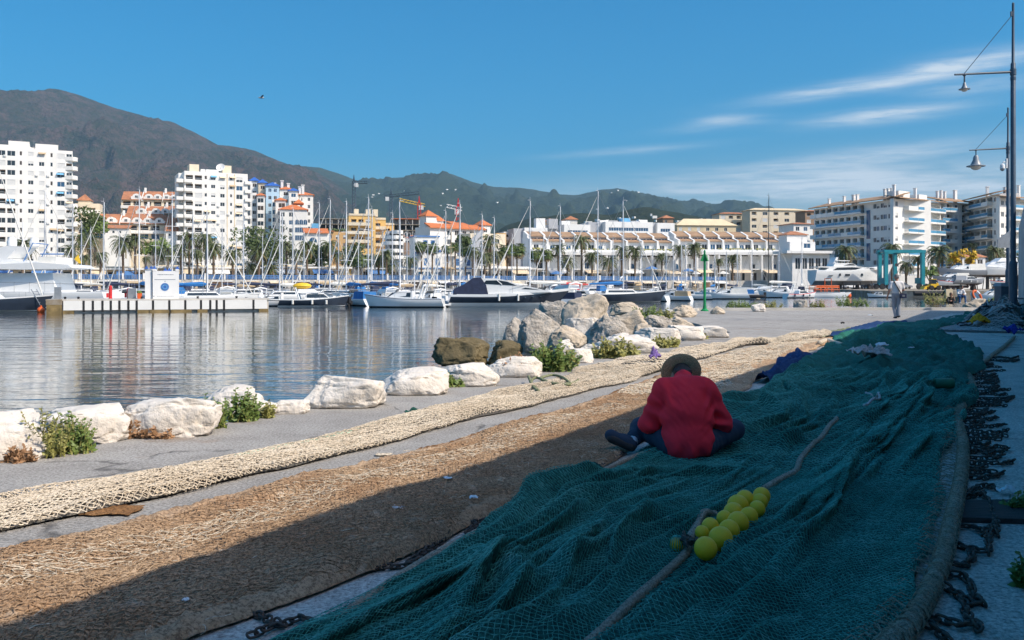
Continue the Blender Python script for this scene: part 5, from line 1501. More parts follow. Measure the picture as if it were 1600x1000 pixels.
# ---- big navy sport yacht
def sport_yacht():
 Y = 89.0; p = W(796, HZ, Y); L = 10.4; B = 3.1; fb = 1.25
 r = empty('sport_yacht', (p.x - .6, p.y, WATER_Z), R(4), 'sleek sport yacht with navy hull, white deck and navy cockpit cover', 'yacht')
 hull(L, B, fb, bands=(2, 2, 1, 3), stern=.9, rake=1.5, sheer=.62, full=2.6, n=18, zb=.42, zg=.26).build('hull', [M['antifoul'], M['navy_gel'], M['gelcoat'], M['gelcoat'], M['gelcoat']], r, smooth=True)
 for nm, m_, w, pr in (('cabin', 'gelcoat', .40, [(-.30, -.02), (.46, .22), (.34, .52), (.14, .95), (.0, 1.42), (-.08, 1.56), (-.24, 1.58), (-.30, 1.2)]), ('windscreen', 'glass_dark', .408, [(-.20, 1.02), (.12, .86), (.03, 1.24), (-.05, 1.38), (-.17, 1.36)]), ('cabin_window', 'glass_dark', .404, [(.16, .52), (.34, .44), (.27, .56), (.2, .66)]),
                          ('cockpit_cover', 'sail_navy', .45, [(-.48, -.02), (-.15, -.02), (-.17, .9), (-.22, 1.66), (-.29, 1.62), (-.38, .95), (-.47, .55)])):
  mb = MB(); mb.prism([(x * L, fb + z) for x, z in pr], 'y', -B * w, B * w); mb.build(nm, M[m_], r)
 for sg in (-1, 1):
  mb = MB(); mb.tube((-L * .02, sg * B * .412, fb + .95), (-L * .07, sg * B * .412, fb + 1.4), .05, n=5); mb.build('window_pillar', M['gelcoat'], r)
 mb = MB(); mb.box(-L * .48, -B * .4, fb + .05, -L * .30, B * .4, fb + .42); mb.build('sun_pad', M['sail_blue'], r)
 for k in range(4):
  x = L * (.12 + .075 * k); mb = MB(); mb.sphere((x, -B * .43 + .025 * k * k * 1.5 , fb * .72 + k * .04), .09, 10, 6, 0, (1.6, .9, .8)); mb.build('porthole', M['glass_dark'], r)
 mb = MB(); mb.box(-L * .62, -B * .42, .18, -L * .5, B * .42, .30); mb.build('bathing_platform', M['gelcoat'], r)
 mb = MB()
 for sg in (-1, 1):
  pts = [(L * .08, sg * B * .46), (L * .26, sg * B * .36), (L * .42, sg * B * .18), (L * .58, 0)]
  mb.path([(x, y, fb * 1.3 + .45) for x, y in pts], .02, 4)
  for x, y in pts[:-1]: mb.tube((x, y, fb), (x, y, fb * 1.3 + .45), .016, n=4)
 mb.build('guard_rail', M['steel'], r)
 mb = MB()
 for x in (-L * .05, L * .13): mb.tube((x, -B * .50, fb * .5), (x, -B * .50, fb * 1.02), .10, n=8)
 mb.build('fender', M['sail_white'], r)
sport_yacht()
# ---- left: big white motor yacht seen behind the pier, dark sailing boat before it
def left_yacht():
 Y = 82.0; p = W(20, HZ, Y)
 r = empty('motor_yacht', (p.x, p.y, WATER_Z), R(181), 'large white motor yacht with sweeping upper deck at the left edge behind the pier', 'yacht')
 L = 18.0; B = 4.6; fb = 1.55
 hull(L, B, fb, bands=(0, 1, 2, 3), stern=.9, rake=2.2, sheer=.5, full=2.4, n=18).build('hull', hull_mats('gelcoat', 'gelcoat'), r, smooth=True)
 mb = MB(); cabin(mb, -L * .27, L * .30, B * .44, B * .25, fb - .05, fb + 1.7, 3.0, .4); mb.build('saloon', M['gelcoat'], r)
 mb = MB(); sec = [(-L * .36, 2.75), (-L * .335, 3.05), (-L * .18, 3.25), (L * .1, 3.0), (L * .34, 2.8), (L * .34, 2.62), (L * .1, 2.68), (-L * .10, 2.60), (-L * .30, 2.66)]
 mb.prism([(x, fb + z - .6) for x, z in sec], 'y', -B * .5, B * .5); mb.build('upper_deck', M['gelcoat'], r)
 mb = MB(); mb.prism([(-L * .16, fb + 2.55), (L * .30, fb + 2.3), (L * .16, fb + 3.2), (L * .02, fb + 4.0), (-L * .03, fb + 4.15), (-L * .075, fb + 4.1), (-L * .02, fb + 3.0)], 'y', -B * .36, B * .36); mb.build('wheelhouse', M['gelcoat'], r)
 mb = MB(); mb.box(-L * .26, -B * .34, fb + 2.55, -L * .17, B * .34, fb + 3.15); mb.build('sun_lounge', M['sail_white'], r)
 for x in (-.2, -1.7):
  mb = MB(); mb.lathe([(.02, .95), (.28, .85), (.42, .5), (.40, .12), (.25, 0)], 14, 0, (x, -.5 if x < -1 else .5, fb + 4.08)); mb.build('radar_dome', M['gelcoat'], r, smooth=True)
 mb = MB(); mb.tube((-.9, 0, fb + 4.0), (-.9, 0, fb + 6.4), .07, .03); mb.tube((-.9, -.8, fb + 4.8), (-.9, .8, fb + 4.8), .03); mb.build('mast', M['gelcoat'], r)
 mb = MB()
 mb.path([(-L * .09, -B * .3, fb + 2.6), (-L * .14, -B * .3, fb + 4.4), (-L * .14, B * .3, fb + 4.4), (-L * .09, B * .3, fb + 2.6)], .05, 5); mb.tube((-L * .22, -B * .3, fb + 3.5), (-L * .1, -B * .3, fb + 3.5), .06)
 mb.build('awning_frame', M['blue_paint'], r)
 mb = MB()
 mb.path([(L * .3, -B * .5, fb + 1.0), (-L * .3, -B * .5, fb + .75), (-L * .42, -B * .48, fb + .7)], .02, 4); mb.path([(L * .3, B * .5, fb + 1.0), (-L * .3, B * .5, fb + .75), (-L * .42, B * .48, fb + .7)], .02, 4)
 for k in range(9):
  for sg in (-1, 1): mb.tube((L * (.3 - .075 * k), sg * B * .5, fb), (L * (.3 - .075 * k), sg * B * .5, fb + .9), .016, n=4)
 mb.build('guard_rail', M['steel'], r)
 mb = MB(); mb.prism([(-L * .345, fb + 2.6), (-L * .33, fb + 3.4), (-L * .31, fb + 3.0), (-L * .335, fb + 2.6)], 'y', -.03, .03); mb.build('flag', M['yellow_paint'], r)
left_yacht()
r = sailboat('dark navy sailing boat with boarding ladder cut by the left edge', -22, 196, 73.5, 6, top='navy_gel', boot='gelcoat', stripe='gelcoat', cover='sail_navy', L=9.5, group=None)
mb = MB()
for k in range(5): mb.tube((4.9 - .12 * k, -.5, .75 + .22 * k), (4.9 - .12 * k, .5, .75 + .22 * k), .03, n=5)
for y in (-.5, .5): mb.tube((5.0, y, .55), (4.3, y, 1.85), .035, n=5)
mb.build('ladder', M['steel'], r)
mb = MB(); mb.tube((-1.2, -.9, .9), (-1.2, -.9, 3.1), .03)
for k in range(3): a = 2 * PI * k / 3 + .4; mb.path([(-1.2, -.9, 3.1), (-1.2 + .62 * math.cos(a), -.93, 3.1 + .62 * math.sin(a))], [.05, .015], 5)
mb.build('wind_generator', M['dark_mast'], r)
mb = MB(); mb.sphere((0, 0, .15), .30, 14, 9); mb.tube((0, 0, .40), (0, 0, .56), .07, n=8)
p = G(64, 488, WATER_Z); tag(mb.build('mooring_buoy', M['orange_paint'], None, tuple(p), smooth=True), 'round red orange mooring buoy beside the pier corner', 'buoy')
# ---- pier with white fender panels and the kiosk
def pier():
 A = W(72, HZ, 69.0); Bp = W(420, HZ, 74.5)
 d = Vector((Bp.x - A.x, Bp.y - A.y)); L = d.length; ang = math.atan2(d.y, d.x)
 r = empty('pier', (A.x, A.y, 0), ang, 'low concrete pier faced with white panels and dark gaps', 'pier')
 f = Front.__new__(Front); f.p = Vector((A.x, A.y)); f.d = d.normalized()
 dz = EYE + (HZ - 467.5) / F * 70
 mb = MB(); mb.box(.0, .25, -1.25, L, 4.2, dz - .12); mb.box(-.05, .12, dz - .12, L + .05, 4.3, dz); mb.build('deck', M['concrete_pale'], r)
 us = [97, 130.5, 145, 160, 173, 186.5, 200.5, 213.5, 239, 264.5, 289.5, 314, 328.5, 338.5, 350, 396, 419]
 for a, b in zip(us, us[1:]):
  x0, x1 = f.x(a) + .09, f.x(b) - .09
  mb = MB(); mb.box(x0, -.02, dz - .86, x1, .249, dz - .13); mb.build('panel', M['white_wall'], r)
 for a in us[1:-1]:
  x = f.x(a); mb = MB(); mb.box(x - .075, .02, dz - .98, x + .075, .248, dz - .13); mb.build('gap_fender', M['black_rubber'], r)
 for a, b in ((72, 97), (97, 116), (214, 233), (233, 265), (266, 300), (308, 325), (404, 420)):
  x0, x1 = f.x(a), f.x(b); mb = MB(); mb.box(x0 + .03, .0 if a > 72 else -.1, -1.2, x1 - .03, .245, dz - (.87 if a > 72 else .42)); mb.build('footing', M['stained'], r)
 mb = MB(); mb.box(f.x(72), -.12, dz - .42, f.x(97), .24, dz); mb.build('corner_block', M['concrete_old'], r)
 # railings, cabinet, planter
 for u, w, h, m_ in ((85.5, .45, .95, 'steel'), (204, .6, .85, 'steel')):
  x = f.x(u); mb = MB(); mb.box(x - w / 2, 1.4, dz, x + w / 2, 1.9, dz + h); tag(mb.build('service_cabinet', M[m_], None, (A.x, A.y, 0), (0, 0, ang)), 'grey metal service cabinet on the pier ' + ('near its left corner' if u < 100 else 'left of the orange bin'), 'cabinet')
 for u, h, lab in ((169, .95, 'tall red fire hose post standing on the pier'), (198, .75, 'red fire extinguisher post farther along the pier')):
  x = f.x(u); mb = MB(); mb.tube((x, 2, dz), (x, 2, dz + h), .13, n=10); mb.sphere((x, 2, dz + h), .13, 10, 6); q = empty('hose_post', (A.x, A.y, 0), ang, lab, 'post'); mb.build('post', M['red_paint'], q); mb = MB(); mb.box(x - .3, 1.86, dz + .1, x - .14, 2.1, dz + .45); mb.build('hose_box', M['red_paint'], q)
 x = f.x(217); mb = MB(); mb.cbox((x, 1.0, dz + .22), .30, .30, .44, 0, 0, 1.2); q = empty('flower_pot', (A.x, A.y, 0), ang, 'orange plant pot on the pier left of the white kiosk', 'pot'); mb.build('pot', M['orange_paint'], q)
 mb = MB()
 for k in range(14): mb.sphere((x + random.uniform(-.15, .15), 1.0 + random.uniform(-.15, .15), dz + random.uniform(.45, .6)), .08, 6, 4)
 mb.build('plant', M['leaf'], q)
 for u, lb in ((100, 'at the corner block'), (121, 'left of the red posts'), (221, 'beside the orange plant pot'), (309, 'right of the white kiosk'), (370, 'toward its right end')):
  x = f.x(u); mb = MB(); mb.lathe([(.10, 0), (.07, .08), (.12, .16), (.02, .2)], 10, 0, (x, .6, dz)); tag(mb.build('bollard', M['black_rubber'], None, (A.x, A.y, 0), (0, 0, ang), True), 'short black mooring bollard on the pier ' + lb, 'bollard', 'mooring bollards on the pier edge')
 # kiosk
 k = empty('kiosk', (A.x, A.y, 0), ang, 'white pier sign kiosk with blue finials and a round blue emblem', 'kiosk')
 x0, x1 = f.x(238), f.x(279); zt = EYE + (HZ - 423) / F * 71
 mb = MB(); mb.box(x0, .7, dz, x1, 2.0, zt); mb.box(x0, .68, zt, x0 + .25, 2.0, zt + .16); mb.box(x1 - .25, .68, zt, x1, 2.0, zt + .16); mb.build('sign_wall', M['white_paint'], k)
 xa, xb = f.x(225.5), f.x(236.5)
 mb = MB(); mb.box(xa, .9, dz, xb, 2.1, zt + .12); mb.build('side_wall', M['white_paint'], k)
 for i, xx in enumerate((xa + .12, xb - .05, x0 + .12, x0 + .95, x1 - .72, x1 - .1)):
  mb = MB(); zb = zt + (.161 if i not in (3, 4) else .002); mb.prism([(xx - .17, zb), (xx + .17, zb), (xx + .02, zb + .24), (xx - .02, zb + .24)], 'y', .8, 1.2); mb.build('finial', M['blue_tile'], k)
 cx, cz = (x0 + x1) / 2 - .07, dz + .95
 def ring(mb, r0, r1, y, mi=0):
  n = 28
  for i in range(n):
   a, b = 2 * PI * i / n, 2 * PI * (i + 1) / n
   q = [(cx + rr * math.cos(t_), cz + rr * math.sin(t_)) for rr, t_ in ((r1, a), (r1, b), (r0, b), (r0, a))]
   mb.prism(q, 'y', y, y + .015, mi)
 mb = MB(); ring(mb, .22, .32, .682, 0); ring(mb, .0001, .22, .684, 1); ring(mb, .13, .18, .665, 2); e = mb.build('emblem', [M['blue_paint'], M['blue_tile'], M['light_blue']], k)
 mb = MB(); mb.box(cx - .78, .685, dz + 1.53, cx + .80, .699, dz + 1.57)
 xx = cx - .55
 while xx < cx + .6: 
  w = random.uniform(.04, .1); mb.box(xx, .69, dz + 1.92, xx + w, .699, dz + 1.98); xx += w + .03
 xx = cx - .6
 while xx < cx + .65:
  w = random.uniform(.05, .12); mb.box(xx, .69, dz + .18, xx + w, .699, dz + .21); xx += w + .04
 mb.box(cx - .03, .69, dz + 1.39, cx + .06, .699, dz + 1.44); mb.box(cx - .86, .69, dz + .15, cx - .8, .699, dz + .25)
 mb.build('lettering', M['grey_gel'], k)
pier()
# ---- floating pontoons
for i, (u0, Y0, u1, Y1) in enumerate(((430, 96, 640, 104), (645, 93, 745, 93), (700, 103, 900, 118), (880, 112, 1010, 132), (1000, 132, 1240, 162))):
 a, b = W(u0, HZ, Y0), W(u1, HZ, Y1); d = b - a; L = d.length
 r = empty('pontoon', (a.x, a.y, WATER_Z), math.atan2(d.y, d.x), ['weathered pontoon with brown floats right of the pier end', 'short pontoon with brown float between the white cruiser and sport yacht', 'pontoon behind the navy sport yacht', 'pontoon behind the long navy yacht', 'far pontoon behind the green beacon'][i], 'pontoon')
 MB().box(0, 0, .28, L, 1.8, .48).build('deck', M['concrete_pale'], r)
 x = .3
 while x < L - 1.5: MB().box(x, -.05, -.3, x + 1.6, 1.85, .279).build('float', M['stained'], r); x += 4.5
 x = 1.0
 while x < L: MB().cbox((x, .9, .9), .25, .25, .84).build('power_post', M['white_paint'], r); x += 9
# ---- orange railed catamaran
p = W(1292, HZ, 151); r = empty('work_catamaran', (p.x, p.y, WATER_Z), R(4), 'small catamaran with bright orange railings and orange float at the shipyard quay', 'boat')
for y in (-1.2, 1.2): mb = hull(5.6, 1.0, .7, bands=(0, 1, 2, 3), sheer=.4); mb.build('hull', hull_mats('gelcoat', 'gelcoat'), r, (0, y, 0), smooth=True)
MB().box(-2.6, -1.5, .72, 1.6, 1.5, .95).build('deck', M['grey_gel'], r)
mb = MB()
for z in (1.3, 1.65, 2.0): mb.path([(-2.5, -1.4, z), (1.5, -1.4, z), (1.5, 1.4, z), (-2.5, 1.4, z), (-2.5, -1.4, z)], .05, 5)
for x in (-2.5, -1.5, -.5, .5, 1.5):
 for y in (-1.4, 1.4): mb.tube((x, y, .95), (x, y, 2.0), .05, n=5)
mb.path([(.2, -1.4, .95), (.2, -1.3, 3.2), (.2, 1.3, 3.2), (.2, 1.4, .95)], .07, 5); mb.box(-2.4, -1.42, 1.62, 1.4, -1.38, 2.0)
mb.build('railing', M['orange_paint'], r)
mb = MB(); mb.sphere((3.4, -.6, .35), .55, 12, 8); mb.build('float', M['orange_paint'], r, smooth=True)
# ------------------------------------------------------------------ shipyard
def big_yacht():
 Y = 196.0; p = W(1326, HZ, Y)
 r = empty('motor_yacht', (p.x, p.y, 0.25), R(10), 'big white three decked motor yacht propped up in the shipyard', 'yacht')
 L = 17.2; B = 4.6; z0 = 1.55; fb = 2.3
 h = hull(L, B, fb, draft=.9, bands=(0, 2, 2, 3), stern=.88, rake=2.2, sheer=.85, full=2.6, n=20)
 h.build('hull', hull_mats('gelcoat', 'gelcoat', 'grey_gel'), r, (0, 0, z0 + .2), smooth=True)
 zd = z0 + fb + .2
 mb = MB(); mb.prism([(-L * .46, zd - .1), (L * .38, zd + .15), (L * .30, zd + .55), (L * .02, zd + .95), (-L * .30, zd + .9), (-L * .48, zd + .85), (-L * .48, zd + .7), (-L * .33, zd + .6), (-L * .38, zd)], 'y', -B * .40, B * .40); c = mb.build('main_deck', M['gelcoat'], r)
 mb = MB(); mb.prism([(-L * .28, zd + .05), (L * .03, zd + .18), (L * .12, zd + .62), (-L * .02, zd + .72), (-L * .22, zd + .62)], 'y', -B * .41, B * .41); mb.build('window', M['glass_dark'], r)
 mb = MB(); mb.prism([(L * .12, zd + .25), (L * .30, zd + .32), (L * .27, zd + .5), (L * .20, zd + .58)], 'y', -B * .408, B * .408); mb.build('window', M['glass_dark'], r)
 mb = MB(); mb.prism([(-L * .26, zd + .9), (L * .07, zd + .95), (L * .02, zd + 1.45), (-L * .06, zd + 1.65), (-L * .24, zd + 1.6)], 'y', -B * .33, B * .33); mb.build('upper_deck', M['gelcoat'], r)
 mb = MB(); mb.prism([(-L * .12, zd + 1.1), (L * .045, zd + 1.12), (L * .015, zd + 1.38), (-L * .04, zd + 1.45)], 'y', -B * .34, B * .34); mb.build('window', M['glass_dark'], r)
 mb = MB(); mb.prism([(-L * .22, zd + 2.1), (-L * .03, zd + 2.05), (-L * .03, zd + 2.2), (-L * .22, zd + 2.28)], 'y', -B * .30, B * .30)
 for x in (-L * .2, -L * .05):
  for y in (-B * .27, B * .27): mb.tube((x, y, zd + 1.5), (x, y, zd + 2.1), .05, n=5)
 mb.build('hard_top', M['gelcoat'], r)
 mb = MB(); mb.prism([(-L * .25, zd + 1.5), (-L * .21, zd + 1.5), (-L * .18, zd + 2.9), (-L * .21, zd + 2.9)], 'y', -B * .25, B * .25); mb.build('radar_arch', M['gelcoat'], r)
 for x, w, h_ in ((-L * .34, .9, .12), (-L * .20, .35, .5), (-L * .12, 1.1, .4), (L * .10, .5, .5), (L * .19, .3, .15), (L * .27, .25, .15)):
  mb = MB(); yy = B * (.475 - max(0, x / L - .05) * .75); mb.box(x, -yy - .02, zd - 1.15, x + w, -yy + .35, zd - 1.15 + h_); mb.build('hull_window', M['glass_dark'], r)
 for x in (-L * .35, -L * .12, L * .12, L * .28):
  mb = MB()
  for y in (-1, 1): mb.tube((x, y * 1.7, 0), (x, y * 1.1, z0 + .2), .12, n=6); mb.tube((x - .5, y * 1.7, .05), (x + .5, y * 1.7, .05), .09, n=5)
  mb.box(x - .25, -.4, 0, x + .25, .4, z0 - .5); mb.build('cradle', M['dark_recess'], r)
big_yacht()
def lift():
 Y = 184.0; a = W(1384, HZ, Y)
 r = empty('boat_lift', (a.x, a.y, .25), R(3), 'teal steel boat lift gantry on wheels in the shipyard', 'boat lift')
 w = (1443 - 1384) / F * Y; h = (HZ - 395) / F * Y + EYE - .25; dep = 7.0
 legs = [(0, 0), (w, 0), (w * .28, dep), (w * .86, dep)]
 legs = [(0, 0), (w, 0), (0.6 + 1.4, dep), (w - 2.4, dep)]
 for x, y in legs: 
  MB().box(x - .36, y - .34, 1.0, x + .36, y + .34, h).build('leg', M['teal_steel'], r)
  for q in (-.7, .7):
   mb = MB(); mb.lathe([(.3, -.22), (.6, -.2), (.62, 0), (.6, .2), (.3, .22)], 14); mb.build('wheel', M['black_rubber'], r, (x + q, y, .62), (R(90), 0, 0), True)
 mb = MB(); mb.box(-.5, -.4, h, w + .5, .4, h + .6); mb.build('beam', M['teal_steel'], r)
 mb = MB(); mb.box(1.4, dep - .45, h, w - 1.8, dep + .45, h + .75); mb.build('beam', M['teal_steel'], r)
 for x0, x1 in ((0, 2.0), (w, w - 2.4)): mb = MB(); mb.path([(x0, .46, h + .4), (x1, dep - .46, h + .4)], .35, 4); mb.build('side_beam', M['teal_steel'], r)
 mb = MB(); mb.box(-.3, .41, 1.2, .3, 2.6, 2.4); mb.build('engine_box', M['teal_steel'], r)
 mb = MB(); mb.box(w - .3, .41, 1.2, w + .35, 2.6, 2.4); mb.build('engine_box', M['teal_steel'], r)
 for x in (w * .3, w * .65):
  mb = MB(); mb.tube((x, .0, h), (x, .0, h - 2.2), .04, n=4); mb.box(x - .25, -.25, h - 2.8, x + .25, .25, h - 2.2); mb.build('hoist', M['dark_mast'], r)
lift()
def stored(label, u, v, Y, head, L, top, cover=None, fly=False, group='boats stored ashore in the shipyard', stripe=None):
 p = W(u, v, Y)
 r = motorboat(label, u, Y, head, L, top=top, boot=top, stripe=stripe, fly=fly, cover=cover, group=group, z=p.z)
 mb = MB(); zb = p.z - .25
 for x in (-L * .28, L * .2):
  for y in (-1, 1): mb.tube((x, y * L * .13, -zb), (x, y * L * .08, -.1), .09, n=5)
  mb.box(x - .2, -.3, -zb, x + .2, .3, -.35)
 mb.build('cradle', M['dark_recess'], r)
stored('long grey hulled boat ashore under a pale cover, right of the teal lift', 1503, 430, 178, 186, 9.0, 'grey_gel', 'sail_white')
stored('white motor yacht with a row of dark windows ashore behind the lamp posts', 1562, 430, 190, 184, 13.5, 'gelcoat', None, True, stripe='grey_gel')
stored('grey boat ashore with bow toward the lift, in front of the white yachts', 1486, 440, 168, 184, 6.5, 'grey_gel', 'sail_white')
stored('small white speedboat ashore beside the yellow loader', 1489, 446, 160, 186, 5.2, 'gelcoat', None, stripe='red_paint')
stored('slim grey hull ashore right of the seated pair', 1512, 443, 160, 6, 5.6, 'grey_gel', 'grey_gel')
stored('red and white small boat ashore behind the life ring', 1563, 444, 156, 184, 3.4, 'gelcoat', None, stripe='red_paint')
# yellow loader
p = W(1457, HZ, 164); r = empty('wheel_loader', (p.x, p.y, .25), R(184), 'small yellow wheel loader parked on the shipyard edge', 'loader')
MB().box(-1.3, -.6, .5, .6, .6, 1.15).box(-1.3, -.55, 1.15, -.5, .55, 1.35).build('body', M['yellow_paint'], r)
mb = MB(); mb.box(-.45, -.5, 1.151, .35, .5, 1.95, 0); mb.box(-.5, -.55, 1.95, .4, .55, 2.05, 1); mb.build('cab', [M['glass_dark'], M['yellow_paint']], r)
mb = MB(); mb.path([(.6, -.3, .9), (1.5, -.3, .5)], .08, 5); mb.path([(.6, .3, .9), (1.5, .3, .5)], .08, 5); mb.prism([(1.4, .2), (2.1, .15), (1.7, .75), (1.4, .75)], 'y', -.7, .7); mb.build('bucket', M['yellow_paint'], r)
for x in (-.8, .5):
 for y in (-.65, .65): mb = MB(); mb.lathe([(.2, -.14), (.42, -.12), (.44, 0), (.42, .12), (.2, .14)], 14); mb.build('wheel', M['black_rubber'], r, (x, y, .44), (R(90), 0, 0), True)
# black fender strip and pale steps on the shipyard quay edge
a, b = W(1427, HZ, 147.6), W(1476, HZ, 146.9)
mb = MB(); mb.path([(a.x, a.y - .25, -.15), (b.x, b.y - .25, -.15)], .42, 10); tag(mb.build('quay_fender', M['black_rubber'], smooth=True), 'long black rubber fender along the shipyard quay edge', 'fender')
a = W(1476, HZ, 146.5); mb = MB(); mb.box(a.x, a.y - .5, -1.0, a.x + 1.1, a.y + .2, .55); tag(mb.build('quay_block', M['sand_wall']), 'pale yellow block set into the shipyard quay edge', 'block')
# cars parked beyond the hulls
def car(label, x, y, ang, col, z=.35):
 r = empty('parked_car', (x, y, z), ang, label, 'car', 'cars parked on the shipyard and quay')
 mb = MB(); L, Wd = 4.1, 1.7
 prof = [(-2.05, .35), (2.05, .35), (2.05, .75), (1.2, .92), (-1.75, .95), (-2.05, .8)]
 mb.prism(prof, 'y', -Wd / 2, Wd / 2); mb.build('body', M[col], r)
 mb = MB(); cabin(mb, -1.7, 1.1, .80, .78, .93, 1.45, .8, .45); c = mb.build('cabin', M['glass_dark'], r)
 mb = MB(); mb.cbox((-.2, 0, 1.46), 1.7, 1.28, .05); mb.build('roof', M[col], r)
 for xx in (-1.3, 1.25):
  for yy in (-.78, .78): mb = MB(); mb.lathe([(.12, -.1), (.31, -.09), (.32, 0), (.31, .09), (.12, .1)], 12); mb.build('wheel', M['black_rubber'], r, (xx, yy, .32), (R(90), 0, 0), True)
for u, Y, c, l in ((1308, 214, 'grey_gel', 'grey car parked under the stern of the big white yacht'), (1330, 215, 'gelcoat', 'white car parked under the middle of the big white yacht'), (1352, 216, 'navy_gel', 'dark blue car parked under the big white yacht\'s bow'), (1410, 206, 'grey_gel', 'grey car parked inside the teal boat lift')):
 p = W(u, HZ, Y); car(l, p.x, p.y, R(8), c, .25)
# ------------------------------------------------------------------ palms, trees
def palm_crown(seed, n, Lf, kind='date', droop=1.0):
 rr = random.Random(seed); mb = MB()
 for k in range(n):
  a = k * 2.39996 + rr.uniform(-.2, .2)
  t0 = R(78) - (k / n) * R(120)        # young fronds upright, old ones hang
  L = Lf * rr.uniform(.85, 1.1)
  p = Vector((0, 0, 0)); d0 = Vector((math.cos(a), math.sin(a), 0))
  el_ = t0; pts = [p.copy()]; dirs = []
  for s in range(6):
   d = d0 * math.cos(el_) + Vector((0, 0, 1)) * math.sin(el_)
   dirs.append(d); p = p + d * (L / 6); pts.append(p.copy()); el_ -= R(13 + 9 * rr.random()) * droop * (1.2 if t0 > 0 else .6)
  side = Vector((-d0.y, d0.x, 0)); m = 1 if k > n * .84 else 0
  if kind == 'date':
   mb.path([pts[0], pts[2], pts[4], pts[6]], [.05, .035, .025, .01], 4, m, cap=False)
   for i in range(1, 7):
    for q in (0.0, .34, .67):
     if i == 6 and q > .3: continue
     b = pts[i] + (pts[min(i + 1, 6)] - pts[i]) * q
     d = dirs[min(i, 5)]; ll = L * .20 * (1 - .10 * abs(i - 2.5))
     for sg in (-1, 1):
      e = b + (side * sg * .75 + d * .6 - Vector((0, 0, .38))).normalized() * ll * rr.uniform(.8, 1.15)
      w = d * .085
      mb.add([b - w, b + w, e], [(0, 1, 2)], m)
  else:
   c = pts[3]; mb.tube(pts[0], c, .035, .025, 4, m)
   d = dirs[3]; nrm = side.cross(d)
   for j in range(11):
    th = R(-105 + 21 * j); v = (d * math.cos(th) + side * math.sin(th)).normalized()
    e = c + v * L * .40 * (1 - .25 * abs(j - 5) / 5) - Vector((0, 0, .22 * L * rr.random()))
    w = v.cross(nrm) * .10
    mm = c + v * L * .2
    mb.add([c, mm - w, e, mm + w], [(0, 1, 2, 3)], m)
 return mb
PALM = {}
for kd, lm in (('date', 'palm_leaf'), ('fan', 'fan_leaf')):
 for i in range(3):
  PALM[kd, i] = palm_crown(17 * i + (5 if kd == 'fan' else 0), 42 if kd == 'date' else 46, 3.1 if kd == 'date' else 2.3, kd, .9 + .15 * i).mesh('crown', [M[lm], M['palm_dry']], fix=False)
TRK = {}
def trunk_mesh(h, r):
 k = (round(h, 0), r)
 if k not in TRK:
  mb = MB(); n = max(4, int(h * 2)); pts, rad = [], []
  for i in range(n + 1):
   f = i / n; pts.append((.12 * math.sin(f * 2.2) * k[0] / 8, .0, k[0] * f)); rad.append(r * (1.25 if i == 0 else 1.0 if i < n else .9) * (1.0 + .10 * (i % 2)))
  mb.path(pts, rad, 8); mb.sphere((.12 * math.sin(2.2) * k[0] / 8, 0, k[0] + .05), r * 1.6, 8, 6, 0, (1, 1, 1.3))
  TRK[k] = mb.mesh('trunk', M['palm_trunk'], True)
 return TRK[k], k[0]
def palm(label, u, vc, Y, kd='date', sc=1.0, base=PROM_Z, group='palms along the promenade'):
 p = W(u, vc, Y); h = max(1.0, p.z - base)
 r = empty('date_palm' if kd == 'date' else 'fan_palm', (p.x, p.y, base), random.uniform(0, 6.28), label, 'palm tree', group)
 me, hh = trunk_mesh(h, .24 if kd == 'date' else .19)
 t = link_obj('trunk', me, r); t.scale = (1, 1, h / hh)
 c = link_obj('crown', PALM[kd, random.randrange(3)], r, (0, 0, h)); c.scale = (sc, sc, sc * random.uniform(.9, 1.05)); c.rotation_euler = (random.uniform(-.06, .06), random.uniform(-.06, .06), random.uniform(0, 6))
def promY(u, off=6): 
 p = PP(prom_k(u, off), off); return p.y
